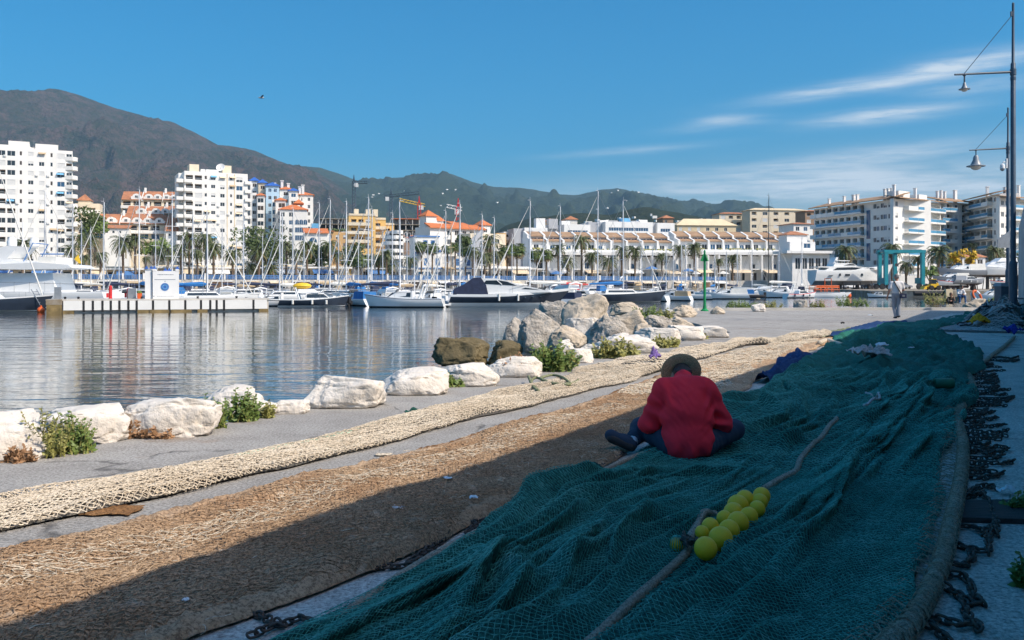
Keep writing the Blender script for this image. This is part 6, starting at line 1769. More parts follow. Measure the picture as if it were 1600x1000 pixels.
pl = [
 (35, 384, 'date', 1.25, 'big date palm low in front of the left tower'), (112, 391, 'date', .8, 'date palm at the left tower\'s right foot'), (127, 374, 'date', .9, 'date palm below the stepped white terraces'),
 (140, 377, 'date', 1.0, 'date palm at the left end of the terracotta terraces'), (131, 404, 'date', .8, 'lower date palm below the stepped white terraces'), (157, 400, 'date', .8, 'low date palm left of the tall terrace mast'), (193, 380, 'date', 1.15, 'tall date palm before the middle of the terracotta terraces'),
 (212, 376, 'date', 1.0, 'date palm close beside the mast crossing the terracotta terraces'), (228, 404, 'date', .45, 'small young palm above the white kiosk'), (262, 394, 'date', 1.0, 'date palm right of the kiosk below the terraces'), (283, 391, 'date', .9, 'date palm at the foot of the shaded tower bay'),
 (296, 371, 'date', 1.0, 'date palm before the left side of the second tower'), (309, 396, 'date', .9, 'lower date palm at the second tower\'s foot'), (322, 373, 'date', 1.2, 'tall date palm before the middle of the second tower'), (334, 388, 'date', 1.1, 'leaning date palm right of the tower\'s tall palm'),
 (363, 397, 'date', 1.0, 'date palm before the right foot of the second tower'), (392, 418, 'date', .9, 'low date palm on the promenade edge below the cluster'), (404, 394, 'date', 1.1, 'date palm in front of the green clump by the cluster'), (424, 420, 'date', .8, 'small low date palm left of the paired masts'),
 (447, 384, 'date', .9, 'date palm right of the paired masts'), (463, 396, 'date', .9, 'lower date palm before the cluster\'s white front'), (480, 384, 'date', 1.05, 'date palm between the cluster and the arched window house'), (514, 384, 'date', 1.05, 'date palm before the planted roof house'),
 (527, 398, 'date', .9, 'date palm left of the yellow block'), (564, 406, 'fan', 1.3, 'dark fan palm before the yellow block\'s left half'), (592, 404, 'date', .9, 'date palm before the yellow block\'s right half'), (604, 398, 'date', 1.0, 'date palm right of the yellow block'), (612, 414, 'date', .9, 'low date palm before the curved white house'),
 (641, 408, 'date', .9, 'date palm left of the blue framed house'), (658, 384, 'fan', 1.15, 'fan palm over the left end of the blue framed house'), (675, 388, 'fan', 1.15, 'fan palm over the middle of the blue framed house'), (699, 388, 'fan', 1.0, 'fan palm over the right half of the blue framed house'), (712, 384, 'fan', 1.05, 'fan palm right of the blue framed house\'s middle'),
 (727, 392, 'fan', 1.0, 'fan palm at the blue framed house\'s right end'), (739, 392, 'date', 1.0, 'date palm with bare trunk right of the blue framed house'), (765, 376, 'date', 1.2, 'tall spiky date palm before the grey gabled house'), (757, 402, 'date', 1.1, 'lower date palm below the spiky tall one'), (778, 398, 'date', .9, 'date palm left of the thick fan palms'),
 (792, 391, 'fan', 1.45, 'large fan palm at the left end of the white terrace'), (808, 390, 'fan', 1.45, 'second large fan palm at the left end of the white terrace'), (838, 398, 'fan', 1.3, 'fan palm right of the leaning furled sail'), (853, 397, 'fan', 1.25, 'fan palm before the white terrace\'s left part'), (873, 389, 'date', .9, 'slim date palm behind the red covered boat'),
 (908, 376, 'date', 1.15, 'high date palm before the left white terrace'), (886, 409, 'date', 1.0, 'low date palm before the left white terrace'), (925, 401, 'date', 1.1, 'date palm left of the highest mast'), (952, 409, 'date', 1.1, 'date palm right of the highest mast'), (972, 392, 'date', .9, 'date palm behind the long navy yacht\'s mast'), (992, 392, 'date', 1.15, 'date palm with arching fronds before the left terrace\'s right half'),
 (1034, 401, 'date', .95, 'date palm by the blue parasols'), (1062, 389, 'date', 1.0, 'date palm between the two white terraces'), (1085, 387, 'date', 1.1, 'date palm just left of the green beacon'), (1123, 408, 'date', .7, 'small date palm right of the green beacon'), (1145, 404, 'date', .95, 'lone date palm before the right white terrace'),
 (1231, 404, 'date', .7, 'small date palm left of the glazed end house'), (1247, 388, 'date', .8, 'date palm above the stepped end house')]
for u, vc, kd, sc, lab in pl: palm(lab, u, vc, promY(u, random.choice([3.5, 5, 7]) + (4 if vc < 385 else 0)), kd, sc)
for u, vc, Y, sc, lab in ((1321, 392, 215, 1.25, 'date palm behind the top deck of the big white yacht'), (1394, 388, 214, 1.2, 'date palm behind the teal boat lift'), (1416, 415, 214, .9, 'low date palm seen through the teal boat lift'), (1434, 406, 216, .8, 'small date palm seen through the right of the teal lift'), (1466, 395, 212, 1.4, 'date palm right of the teal boat lift'), (1553, 392, 220, 1.0, 'date palm left of the lamp posts'), (1562, 395, 224, .9, 'date palm just behind the far lamp post'), (1520, 383, 240, .6, 'small palm before the shaded apartment wing')):
 palm(lab, u, vc, Y, 'date', sc, .25, 'palms around the shipyard')
def leafy(name, label, cat, u, v, Y, w, h, base, leafm, n=420, seed=0, group=None, trunk=True, sz=.38):
 p = W(u, v, Y); rr = random.Random(seed)
 r = empty(name, (p.x, p.y, base), 0, label, cat, group)
 hz = p.z - base; mb = MB()
 cl = [(rr.uniform(-w * .42, w * .42), rr.uniform(-w * .3, w * .3), hz + rr.uniform(-h * .42, h * .42), rr.uniform(.22, .42) * min(w, h)) for _ in range(14)]
 for k in range(n):
  c = cl[k % 14]; d = Vector((rr.gauss(0, 1), rr.gauss(0, 1), rr.gauss(0, 1))).normalized() * c[3] * rr.uniform(.55, 1.05)
  q = Vector(c[:3]) + d; a = Vector((rr.uniform(-1, 1), rr.uniform(-1, 1), rr.uniform(-1, 1))).normalized(); b = a.orthogonal().normalized()
  s = sz * rr.uniform(.6, 1.3); mb.add([q - a * s, q + b * s * .6, q + a * s, q - b * s * .6], [(0, 1, 2, 3)])
 link_obj('crown', mb.mesh('crown', [M[leafm]], fix=False), r)
 if trunk:
  mb = MB(); mb.path([(0, 0, 0), (.1, 0, hz * .5), (0, .1, hz)], [.2, .14, .06], 7)
  for c in cl[:6]: mb.path([(0, 0, hz * .45), (c[0] * .6, c[1] * .6, (hz * .45 + c[2]) / 2), c[:3]], [.09, .06, .02], 5)
  mb.build('trunk', M['palm_trunk'], r)
for i, (u, v, w, h, lm, lab) in enumerate(((403, 384, 11, 7.5, 'bush', 'thick dark green tree clump left of the blue capped cluster'), (421, 395, 7, 5, 'bush', 'lower bushy tree before the cluster\'s shaded flank'), (240, 388, 5.5, 3.8, 'leaf', 'bright green bushy tree below the terracotta terraces'), (140, 347, 6, 6, 'bush', 'green tree between the stepped terraces and terracotta roofs'), (148, 358, 5, 4, 'leaf', 'lighter green shrub tree under the terracotta roofs'),
  (497, 400, 5, 4, 'bush', 'green tree in front of the arched window house'), (590, 415, 6, 4.5, 'bush', 'dark tree below the yellow block'), (551, 398, 5, 5, 'bush', 'dense dark tree at the yellow block\'s left foot'), (1240, 398, 4, 2.2, 'leaf', 'green shrub tree by the stepped end house'), (727, 376, 3.5, 2.5, 'bush', 'small tree on the terrace of the orange roofed block'))):
 leafy('tree', lab, 'tree', u, v, promY(u, 14) + (30 if v < 365 else 0), w, h, PROM_Z, lm, 700, i, 'trees behind the promenade', sz=.42)
leafy('blooming_tree', 'round yellow flowering tree behind the stored boats', 'tree', 1503, 402, 206, 5.4, 2.6, .25, 'yellow_bloom', 650, 40)
leafy('tree', 'dark shrub beside the lamp posts at the apartment foot', 'tree', 1586, 402, 230, 5, 3, .25, 'bush', 400, 41)
leafy('shrub', 'low green shrub on the shipyard seen through the boat lift', 'shrub', 1452, 424, 190, 3.5, 2.0, .25, 'leaf', 300, 42)
for u, lab in ((1512, 'small white pavilion with hipped tile roof left of its twin'), (1533, 'small white pavilion with hipped tile roof right of its twin')):
 p = W(u, HZ, 216); r = empty('pavilion', (p.x - 1.3, p.y, .25), R(10), lab, 'pavilion'); zt = EYE + (HZ - 402) / F * 216 - .25
 block(r, 0, 2.6, 0, 2.6, 0, zt, [(.5, zt - 1.6, 1.4, 1.1, 'dark')], 'white_paint'); hip(r, 0, 2.6, 0, 2.6, zt, .8, 'terracotta', .3)
# yard wall and low building behind the lift
a = W(1405, HZ, 226); r = empty('yard_wall', (a.x, a.y, .25), R(6), 'long white yard wall behind the boat lift and stored boats', 'wall')
for k in range(12): MB().box(k * 4.0 + .02, 0, 0, k * 4.0 + 3.98, .3, 3.4 if k < 3 else 2.4).build('wall_panel', M['white_wall'], r)
# blue parasols and cafe tables on the promenade
for k, (u, v, m_) in enumerate(((1018, 416, 'blue_paint'), (1075, 420, 'blue_paint'), (1085, 424, 'sail_white'), (1130, 424, 'sail_white'), (1058, 424, 'awning'), (870, 424, 'blue_paint'))):
 Y = promY(u, 3); p = W(u, v, Y)
 r = empty('parasol', (p.x, p.y, PROM_Z), 0, ['blue parasol before the left terrace\'s right half', 'blue parasol left of the green beacon', 'white parasol just left of the beacon pole', 'white parasol right of the beacon', 'cream parasol between the two white terraces', 'blue parasol near the red covered boat'][k], 'parasol', 'cafe parasols')
 h = p.z - PROM_Z
 mb = MB(); mb.lathe([(1.9, h - .7), (1.0, h - .25), (.03, h + .1)], 8); mb.build('canopy', M[m_], r)
 mb = MB(); mb.tube((0, 0, 0), (0, 0, h), .05, n=6); mb.build('pole', M['frame_white'], r)
# bird
p = W(408, 153, 60); r = empty('seagull', tuple(p), R(30), 'small gull gliding high in the clear sky', 'bird')
mb = MB(); mb.path([(-.2, 0, 0), (-.1, 0, .01), (.05, 0, .02), (.16, 0, .03), (.22, 0, .03)], [.01, .05, .06, .04, .008], 8)
for sg in (-1, 1): mb.add([(-.06, sg * .04, .03), (.08, sg * .04, .03), (.10, sg * .3, .13), (-.02, sg * .3, .13), (.0, sg * .62, .09)], [(0, 1, 2, 3), (3, 2, 4)])
mb.build('body', M['grey_gel'], r)
# ------------------------------------------------------------------ nets
def net_mats():
 def netm(name, c1, c2, c3, rough=.85, sc=1.0, bump=.5):
  m = bpy.data.materials.new(name); m.use_nodes = True
  t = NT(m.node_tree); bs = m.node_tree.nodes['Principled BSDF']
  tc = t.new('ShaderNodeTexCoord'); o = tc.outputs['Object']
  c = t.mix(t.ramp(t.noise(o, 1.6 * sc, 5, .6), [(.38, 0), (.62, 1)]), (*c1, 1), (*c2, 1))
  c = t.mix(t.ramp(t.noise(o, 60 * sc, 4, .7), [(.40, .85), (.55, 0)]), c, (*[x * .38 for x in c1], 1))
  c = t.mix(t.ramp(t.noise(o, 9 * sc, 5, .65), [(.58, 0), (.74, .8)]), c, (*c3, 1))
  t.link(c, bs.inputs['Base Color']); bs.inputs['Roughness'].default_value = rough; bs.inputs['Specular IOR Level'].default_value = .2
  b = t.new('ShaderNodeBump'); b.inputs['Strength'].default_value = bump; b.inputs['Distance'].default_value = .01
  t.link(t.noise(o, 130 * sc, 3, .7), b.inputs['Height']); t.link(b.outputs[0], bs.inputs['Normal'])
  M[name] = m
 netm('net_teal', (.016, .09, .070), (.038, .21, .165), (.08, .36, .30), bump=.8)
 netm('twine_teal', (.07, .37, .30), (.16, .55, .46), (.32, .70, .63), bump=.2)
 netm('net_green', (.018, .13, .10), (.035, .23, .18), (.06, .33, .27), bump=.9)
 netm('net_cream', (.70, .58, .43), (.79, .68, .53), (.82, .74, .60), bump=.4)
 netm('net_brown', (.50, .315, .185), (.62, .44, .285), (.70, .55, .41), bump=1.0)
 netm('net_brown_dark', (.27, .13, .05), (.36, .19, .08), (.42, .26, .14), bump=.8)
 netm('net_blue', (.018, .055, .16), (.028, .08, .22), (.05, .12, .28), bump=.8)
 netm('net_grey', (.13, .12, .11), (.20, .185, .16), (.28, .25, .21), bump=.9)
 netm('net_pale', (.58, .54, .52), (.68, .65, .64), (.75, .74, .74), bump=.6)
 netm('rope_tan', (.44, .36, .27), (.54, .45, .35), (.62, .54, .43), sc=1.5, bump=.8)
 netm('rope_olive', (.24, .26, .14), (.32, .33, .19), (.40, .40, .26), sc=1.5, bump=.6)
 netm('twine_pale', (.40, .38, .33), (.50, .47, .40), (.55, .52, .46), bump=.3)
 mat('denim', (.030, .05, .085), .9, .15, 5, .3, 200, bdist=.003)
 mat('red_cloth', (.93, .022, .045), .85, .05, 4, .25, 300, bdist=.003)
 mat('grey_cloth', (.66, .64, .63), .85, .05, 4)
 mat('trouser_cloth', (.27, .29, .33), .85, .06, 4)
 netm('straw', (.76, .54, .30), (.82, .62, .37), (.86, .68, .43), sc=2.5, bump=.8)
 netm('yellow_bag', (.80, .34, .02), (.88, .40, .03), (.9, .45, .05), sc=.3, bump=.1)
 netm('blue_bag', (.02, .05, .36), (.03, .07, .45), (.06, .12, .55), sc=.3, bump=.1)
 mat('float_yellow', (1.0, .55, .012), .5, .1, 14, .25, 60, col2=(.80, .44, .03), lo=.5, hi=.8, bdist=.003)
 netm('purple_cloth', (.22, .14, .40), (.26, .17, .46), (.3, .2, .5), sc=.5, bump=.1)
net_mats()
def pl_st(px, z=0.0):
 return np.array([toST(G(u, v, z)) for u, v in px])
def polydist(s, t, poly):
 """distance to a polyline and the fraction run along it"""
 best = np.full(s.shape, 1e9); frac = np.zeros(s.shape)
 n = len(poly) - 1
 for i in range(n):
  a, b = poly[i], poly[i + 1]; d = b - a; L2 = (d ** 2).sum() + 1e-9
  h = np.clip(((s - a[0]) * d[0] + (t - a[1]) * d[1]) / L2, 0, 1)
  q = np.hypot(s - a[0] - h * d[0], t - a[1] - h * d[1])
  m = q < best
  best = np.where(m, q, best); frac = np.where(m, (i + h) / n, frac)
 return best, frac
RIDGES = [  # (pixels along the crest of a fold, width m, height m)
 ([(930, 1010), (1020, 970), (1115, 925), (1180, 880), (1222, 838), (1248, 800)], .07, .085),
 ([(1130, 1000), (1180, 930), (1235, 850), (1290, 770), (1350, 690), (1420, 620), (1500, 575)], .070, .085),
 ([(1060, 1000), (1120, 930), (1190, 860), (1250, 800), (1300, 735)], .05, .07),
 ([(1195, 960), (1260, 860), (1330, 750), (1390, 680), (1430, 610)], .045, .055),
 ([(1000, 1010), (1080, 950), (1150, 890)], .04, .06),
 ([(640, 1000), (690, 940), (735, 870), (740, 835)], .065, .13),
 ([(742, 850), (770, 880), (765, 925), (720, 1000)], .06, .11),
 ([(790, 1000), (830, 930), (850, 880), (905, 835), (990, 790)], .06, .10),
 ([(860, 1000), (905, 930), (960, 870), (1000, 820), (1020, 790)], .045, .08),
 ([(735, 840), (800, 825), (870, 800), (960, 765), (1050, 750)], .06, .10),
 ([(900, 790), (980, 765), (1060, 745), (1150, 735)], .05, .07),
 ([(990, 740), (1080, 715), (1160, 690), (1210, 650)], .06, .09),
 ([(1040, 735), (1110, 722), (1180, 712)], .05, .06),
 ([(1160, 690), (1200, 660), (1215, 630), (1245, 600)], .07, .12),
 ([(1185, 700), (1230, 660), (1260, 630), (1250, 590)], .05, .09),
 ([(1130, 660), (1170, 630), (1200, 605), (1235, 580), (1290, 555)], .10, .13),
 ([(1370, 620), (1385, 600), (1380, 570), (1410, 560)], .07, .09),
 ([(1300, 700), (1345, 660), (1380, 625), (1430, 595), (1510, 570)], .06, .08),
 ([(1270, 560), (1340, 545), (1420, 545), (1500, 548)], .16, .16),
 ([(1320, 530), (1400, 524), (1470, 530), (1540, 538)], .18, .20),
 ([(1240, 640), (1290, 622), (1340, 610)], .05, .06),
 ([(560, 1000), (620, 945), (680, 905)], .05, .06),
 ([(1440, 1000), (1400, 900), (1420, 830)], .08, .02),
]
MAN = pl_st([(990, 735), (1090, 728), (1160, 712)])
FLAT = pl_st([(800, 1090), (960, 960), (1040, 890), (1095, 845), (1150, 800), (1200, 765), (1250, 725), (1307, 665)], .06)
RID = [(pl_st(px, h * .8), w, h) for px, w, h in RIDGES]
ROLLS = [(RNG.uniform(.75, 2.45), RNG.uniform(-.09, .09), RNG.uniform(.045, .095), RNG.uniform(.022, .04), a, a + RNG.uniform(1.5, 4.5)) for a in np.linspace(.8, 10, 30)]
def keep_(s, t):
 return (1 - .9 * np.exp(-(polydist(s, t, FLAT)[0] / .16) ** 2)) * (1 - np.exp(-(polydist(s, t, MAN)[0] / .30) ** 2))
def teal_height(s, t):
 # ground-plane warp so folds wander
 ws = s + fbm2(s * .9, t * 1.2, 3) * .25; wt_ = t + fbm2(s * .8 + 9, t * 1.1, 3) * .10
 z = np.zeros(s.shape)
 for poly, w, h in RID:
  d, f = polydist(ws, wt_, poly)
  ww = w * (1 + .35 * np.sin(f * 9 + h * 90)); hh = .85 * h * (.72 + .4 * np.sin(f * 6.3 + w * 70)) * np.clip(np.minimum(f, 1 - f) * 6 + .25, 0, 1)
  z = np.maximum(z, hh * np.exp(-(d / (ww * .75)) ** 2))
 flat = np.clip((1.15 - t) / .4, 0, 1) * np.clip((9.5 - s) / 2, 0, 1)      # flatter strip near the right-hand rope
 lng = 1 - rid2(s * .42 + 3 + .4 * fbm2(s, t, 2), t * 4.0 + .3 * s, 2, .4)
 fine = 1 - rid2(s * 1.1 + .6 * t, t * 10.5 + .9 * s, 2, .5)
 far = np.clip((s - 11) / 6, 0, 1); roll = 0
 for t0, sl, h, w, a, b in ROLLS:
  c = t0 + sl * (s - 5) + .10 * fbm2(s * .7, s * 0 + t0 * 9, 3); roll = np.maximum(roll, h * np.exp(-((t - c) / w) ** 2) * np.clip(np.minimum(s - a, b - s) * 1.2, 0, 1))
 z = np.maximum(z, roll * keep_(s, t))
 dr, _ = polydist(s, t, FLAT); keep = 1 - .85 * np.exp(-(dr / .20) ** 2) * np.clip((9 - s) / 2, 0, 1)
 dm, _ = polydist(s, t, MAN); keep = keep * (1 - np.exp(-(dm / .30) ** 2)); z = z * (1 - .9 * np.exp(-(dm / .30) ** 2))
 z = z + keep * (1 - .8 * flat) * np.clip(lng - .10, 0, 1) * .17 + (1 - .6 * flat) * keep * np.clip(fine - .06, 0, 1) * .085
 z = z + far * (np.clip(fbm2(s * .9, t * 1.7, 4), -.15, 1) * .20 + (1 - rid2(s * 1.4, t * 3, 3)) * .07 + .03)
 return z + .018
def lean(s, t):
 """sideways lean of the folds, so that they lie over and shade their own creases"""
 return fbm2(s * .7 + 40, t * 1.6, 2) * 2.0 * np.clip((16 - s) / 5, 0, 1)
def strip(s0, s1, ds, tl, tr, dt, hf, edge_w=.05, wave=.04):
 """grid over a strip of the quay between the lines tl(s) and tr(s); returns s, t, z arrays"""
 ns = int((s1 - s0) / ds) + 1
 s = np.linspace(s0, s1, ns)
 a, b = tr(s), tl(s)
 nt = max(3, int(np.max(b - a) / dt) + 1)
 q = np.linspace(0, 1, nt)
 SS = np.repeat(s[:, None], nt, 1)
 TT = a[:, None] + (b - a)[:, None] * q[None, :]
 TT = TT + wave * fbm2(SS * 1.3, TT * 0 + 3, 3) * 2
 Z = hf(SS, TT)
 e = np.clip(np.minimum(q, 1 - q) * (b - a)[:, None] / edge_w, 0, 1)
 Z = .008 + (Z - .008) * (.25 + .75 * np.sqrt(e))
 if hf is teal_height: TT = TT + (Z - .02) * lean(SS, TT)
 return SS, TT, Z
def to_world(SS, TT, Z):
 return np.stack([AX.x * SS + NX.x * TT, AX.y * SS + NX.y * TT, Z], -1)
def sheet(name, m, SS, TT, Z, parent=None, smooth=True):
 P = to_world(SS, TT, Z); n0, n1 = Z.shape
 i = np.arange(n0 - 1)[:, None] * n1 + np.arange(n1 - 1)[None, :]
 q = np.stack([i, i + 1, i + n1 + 1, i + n1], -1).reshape(-1, 4)
 return link_obj(name, np_mesh(name, P.reshape(-1, 3), q, M[m], smooth), parent)
def twine(name, m, s0, s1, ds, tl, tr, dt, hf, rad, lift, parent=None, jit=.25, edge_w=.05, wave=.04, warp=.12, keep=None, knots=False):
 """real diamond netting: every bar a three sided cord between knots of the draped net"""
 ns = int((s1 - s0) / ds) + 1
 s = np.linspace(s0, s1, ns); a, b = tr(s), tl(s)
 nt = int(np.median(b - a) / dt) + 1
 q = np.linspace(0, 1, nt)
 SS = np.repeat(s[:, None], nt, 1)
 TT = a[:, None] + (b - a)[:, None] * q[None, :]
 SS = SS + RNG.normal(0, jit, SS.shape) * ds * .5 + fbm2(SS * 1.7, TT * 2.5, 2) * warp
 TT = TT + RNG.normal(0, jit, SS.shape) * dt * .5 + fbm2(SS * 1.4 + 7, TT * 2.2, 2) * warp * .35
 T2 = TT + wave * fbm2(SS * 1.3, TT * 0 + 3, 3) * 2
 Z = hf(SS, T2)
 e = np.clip(np.minimum(q, 1 - q) * (b - a)[:, None] / edge_w, 0, 1)
 Z = .008 + (Z - .008) * (.25 + .75 * np.sqrt(e)) + lift + RNG.random(SS.shape) * lift * .8
 if hf is teal_height: T2 = T2 + (Z - lift - .02) * lean(SS, T2)
 P = to_world(SS, T2, Z)
 idx = np.arange(ns * nt).reshape(ns, nt)
 ii, jj = np.meshgrid(np.arange(ns - 1), np.arange(nt), indexing='ij')
 ev = (ii + jj) % 2 == 0
 segs = []
 for dj in (1, -1):
  k = ev & (jj + dj >= 0) & (jj + dj < nt)
  segs.append(np.stack([idx[ii[k], jj[k]], idx[ii[k] + 1, jj[k] + dj]], 1))
 # and the bars that close each lozenge
 for dj in (1, -1):
  k = (~ev) & (jj + dj >= 0) & (jj + dj < nt)
  segs.append(np.stack([idx[ii[k], jj[k]], idx[ii[k] + 1, jj[k] + dj]], 1)[:0])
 ev2 = (ii + jj) % 2 == 1
 for dj in (0,):
  pass
 E = np.concatenate(segs)
 # nodes with even parity emit to the next column, where parity is odd+1: shift so the net closes
 k = ev2 & (jj + 1 < nt); E = np.concatenate([E, np.stack([idx[ii[k], jj[k] + 1], idx[ii[k] + 1, jj[k]]], 1)[:0]])
 if keep is not None:
  V = (SS.ravel()[E[:, 0]] + SS.ravel()[E[:, 1]]) / 2, (TT.ravel()[E[:, 0]] + TT.ravel()[E[:, 1]]) / 2
  E = E[keep(*V)]
 Pf = P.reshape(-1, 3)
 A, B = Pf[E[:, 0]], Pf[E[:, 1]]
 d = B - A; d /= np.linalg.norm(d, axis=1, keepdims=True) + 1e-9
 up = np.array([0, 0, 1.0]); x = np.cross(d, up); x /= np.linalg.norm(x, axis=1, keepdims=True) + 1e-9; y = np.cross(x, d)
 n = len(E); vs = np.empty((n, 6, 3))
 for c in range(3):
  an = 2 * PI * c / 3 + PI / 2; o = rad * (x * math.cos(an) + y * math.sin(an))
  vs[:, c] = A + o; vs[:, 3 + c] = B + o
 base = np.arange(n)[:, None] * 6
 qd = np.concatenate([base + np.array([[c, (c + 1) % 3, 3 + (c + 1) % 3, 3 + c]]) for c in range(3)])
 me = np_mesh(name, vs.reshape(-1, 3), qd, M[m], smooth=True)
 o = link_obj(name, me, parent); o['kind'] = 'stuff'
 return o
def lerp_line(pts):
 xs, ys = [p[0] for p in pts], [p[1] for p in pts]
 return lambda s: np.interp(s, xs, ys)
# ---- the big teal trawl net in the foreground
TL = lerp_line([(1.2, 2.30), (3, 2.42), (5, 2.50), (8, 2.56), (10, 2.62), (14, 2.85), (18, 3.15), (22, 3.55), (25, 3.75)])
TR = lerp_line([(1.2, .49), (3, .42), (4, .34), (6, .35), (9, .41), (11, .30), (13, .46), (16, .30), (19, .35), (22, .75), (25, 1.15)])
net = empty('trawl_net', (0, 0, 0), 0, 'huge teal trawl net spread in long folds over the shaded quay', 'fishing net')
SS, TT, Z = strip(1.2, 12.5, .032, TL, TR, .016, teal_height)
sheet('net_layer', 'net_teal', SS, TT, Z, net)  # under-sheet kept darker than the twine, painting in the shade between cords
SS, TT, Z = strip(12.45, 25, .07, TL, TR, .04, teal_height)
sheet('net_layer', 'net_green', SS, TT, Z, net)
twine('netting', 'twine_teal', 1.2, 6.5, .0165, TL, TR, .0108, teal_height, .0017, .009, net, jit=.2)
twine('netting', 'twine_teal', 6.4, 13.5, .034, TL, TR, .024, teal_height, .0027, .010, net, jit=.2)
# ---- farther green nets heaped along the shade's edge
def heap_height(s, t):
 return .03 + np.clip(fbm2(s * .8, t * 1.3, 4) + .2, 0, 2) * .13 + (1 - rid2(s * 1.3, t * 3, 3)) * .12
g = empty('green_net_heap', (0, 0, 0), 0, 'rumpled dark green net heap running on to the end of the shade', 'fishing net')
SS, TT, Z = strip(24.8, 46, .10, lerp_line([(24.8, 3.75), (28, 3.75), (31, 3.2), (36, 2.2), (41, 1.7), (46, 1.2)]), lerp_line([(24.8, 1.3), (28, 1.9), (33, 1.3), (38, .9), (46, .4)]), .06, heap_height)
sheet('net_layer', 'net_green', SS, TT, Z, g)
b = empty('blue_net', (0, 0, 0), 0, 'long blue net lying along the left edge of the far green heap', 'fishing net')
SS, TT, Z = strip(22.5, 33, .09, lerp_line([(22.5, 3.85), (28, 4.0), (33, 3.4)]), lerp_line([(22.5, 3.35), (28, 3.3), (33, 2.9)]), .05, lambda s, t: heap_height(s, t) * .8 + .05)
sheet('net_layer', 'net_blue', SS, TT, Z, b)
b = empty('blue_net', (0, 0, 0), 0, 'blue bunched net beside the brown net, just beyond the seated man', 'fishing net')
SS, TT, Z = strip(12.2, 16.6, .05, lerp_line([(12.2, 2.95), (14, 3.1), (16.6, 3.35)]), lerp_line([(12.2, 2.75), (14, 2.72), (16.6, 3.0)]), .03, lambda s, t: .05 + np.clip(rid2(s * 2, t * 4, 3) - .3, 0, 1) * .28)
sheet('net_layer', 'net_blue', SS, TT, Z, b)
gp = empty('pale_green_net', (0, 0, 0), 0, 'pale sunlit green net scrap at the shade\'s edge', 'fishing net')
SS, TT, Z = strip(23, 28.5, .08, lerp_line([(23, 4.05), (26, 4.5), (28.5, 4.2)]), lerp_line([(23, 3.7), (28.5, 3.7)]), .05, lambda s, t: .03 + np.clip(fbm2(s * 2, t * 3, 3), 0, 1) * .12)
sheet('net_layer', 'rope_olive', SS, TT, Z, gp)
# ---- brown matted net
def brown_height(s, t):
 return .012 + .030 * rid2(s * 5 + 2 * t, t * 9, 3) + .020 * vn2(s * 42, t * 60) + .08 * np.clip(fbm2(s * .7, t * 2.2, 3), 0, 1) + .035 * (1 - rid2(s * .5, t * 3 + .3 * s, 3))
BL = lerp_line([(1.5, 4.18), (4, 4.16), (7, 4.04), (10, 4.12), (12.2, 4.30), (14, 4.45), (18, 4.7), (23, 4.0), (24, 3.9)])
BR = lerp_line([(1.5, 2.68), (3.5, 2.62), (4.5, 2.58), (6, 2.60), (9, 2.70), (12, 2.95), (16, 3.3), (20, 3.45), (24, 3.7)])
bn = empty('brown_net', (0, 0, 0), 0, 'long matted tan brown net half in sun, half in shade', 'fishing net')
SS, TT, Z = strip(1.5, 24, .022, BL, BR, .013, brown_height, wave=.05)
sheet('net_layer', 'net_brown', SS, TT, Z, bn)
twine('netting', 'net_cream', 1.5, 9, .028, lambda s: BL(s) - .22, lambda s: BL(s) - .62, .022, brown_height, .0021, .006, bn, jit=1.3, wave=.10)
twine('netting', 'net_brown', 1.5, 10, .026, lambda s: BL(s) - .05, lambda s: BR(s) + .05, .018, brown_height, .0032, .005, bn, jit=.6, wave=.10)
twine('netting', 'net_cream', 9.9, 22, .055, lambda s: BL(s) - .05, lambda s: BR(s) + .25, .040, brown_height, .0062, .006, bn, jit=.5, wave=.10)
SS, TT, Z = strip(1.5, 14, .03, lambda s: BL(s) + .07, lambda s: BL(s) - .10, .02, lambda s, t: .014 + .03 * vn2(s * 22, t * 22) + .03 * np.clip(fbm2(s * 2, t * 3, 2), 0, 1), wave=.06)
sheet('selvedge', 'net_brown_dark', SS, TT, Z, bn)
# loose fibres and twine ends
mb = MB()
for k in range(520):
 s = 1.8 + 10 * random.random() ** 1.4; t = random.uniform(float(BR(s)), float(BL(s)))
 p = ST(s, t, .06); a = random.uniform(0, 6.28); L = random.uniform(.04, .14); q = [p]
 for j in range(3): a += random.uniform(-.8, .8); q.append(q[-1] + Vector((math.cos(a) * L / 3, math.sin(a) * L / 3, random.uniform(-.012, .015))))
 mb.path(q, .0022, 3, 0, False)
o = mb.build('loose_twine', M['net_cream'], bn); o['kind'] = 'stuff'
# ---- cream net
def cream_height(s, t):
 c = t - .5 * (CLn(s) + CRn(s))
 return .015 + (.06 + .07 * np.clip((s - 10) / 3, 0, 1)) * np.clip(fbm2(s * .8, t * 2.5, 3) + .35, 0, 1) * np.exp(-(c / .40) ** 2) + .11 * np.clip(1 - rid2(s * .45 + 4 + .3 * t, t * 4.2 + .35 * s, 2, .3) - .08, 0, 1)
CLn = lerp_line([(1.5, 5.52), (2.4, 5.48), (4.8, 5.26), (5.9, 5.18), (8.2, 5.18), (10, 5.3), (12.3, 5.65), (14.5, 5.75), (17, 5.6), (19.6, 5.3), (21, 5.2), (24.5, 4.4)])
CRn = lerp_line([(1.5, 4.92), (2.2, 4.86), (4.4, 4.60), (5, 4.55), (7, 4.55), (9.2, 4.55), (11.6, 4.50), (14, 4.7), (16, 4.75), (19.6, 4.9), (21, 4.2), (24.5, 3.9)])
cn = empty('cream_net', (0, 0, 0), 0, 'long cream coloured thick cord net lying in full sun along the concrete', 'fishing net')
SS, TT, Z = strip(1.5, 24.5, .04, lambda s: CLn(s) - .04, lambda s: CRn(s) + .04, .03, lambda s, t: cream_height(s, t) - .016, wave=.05)
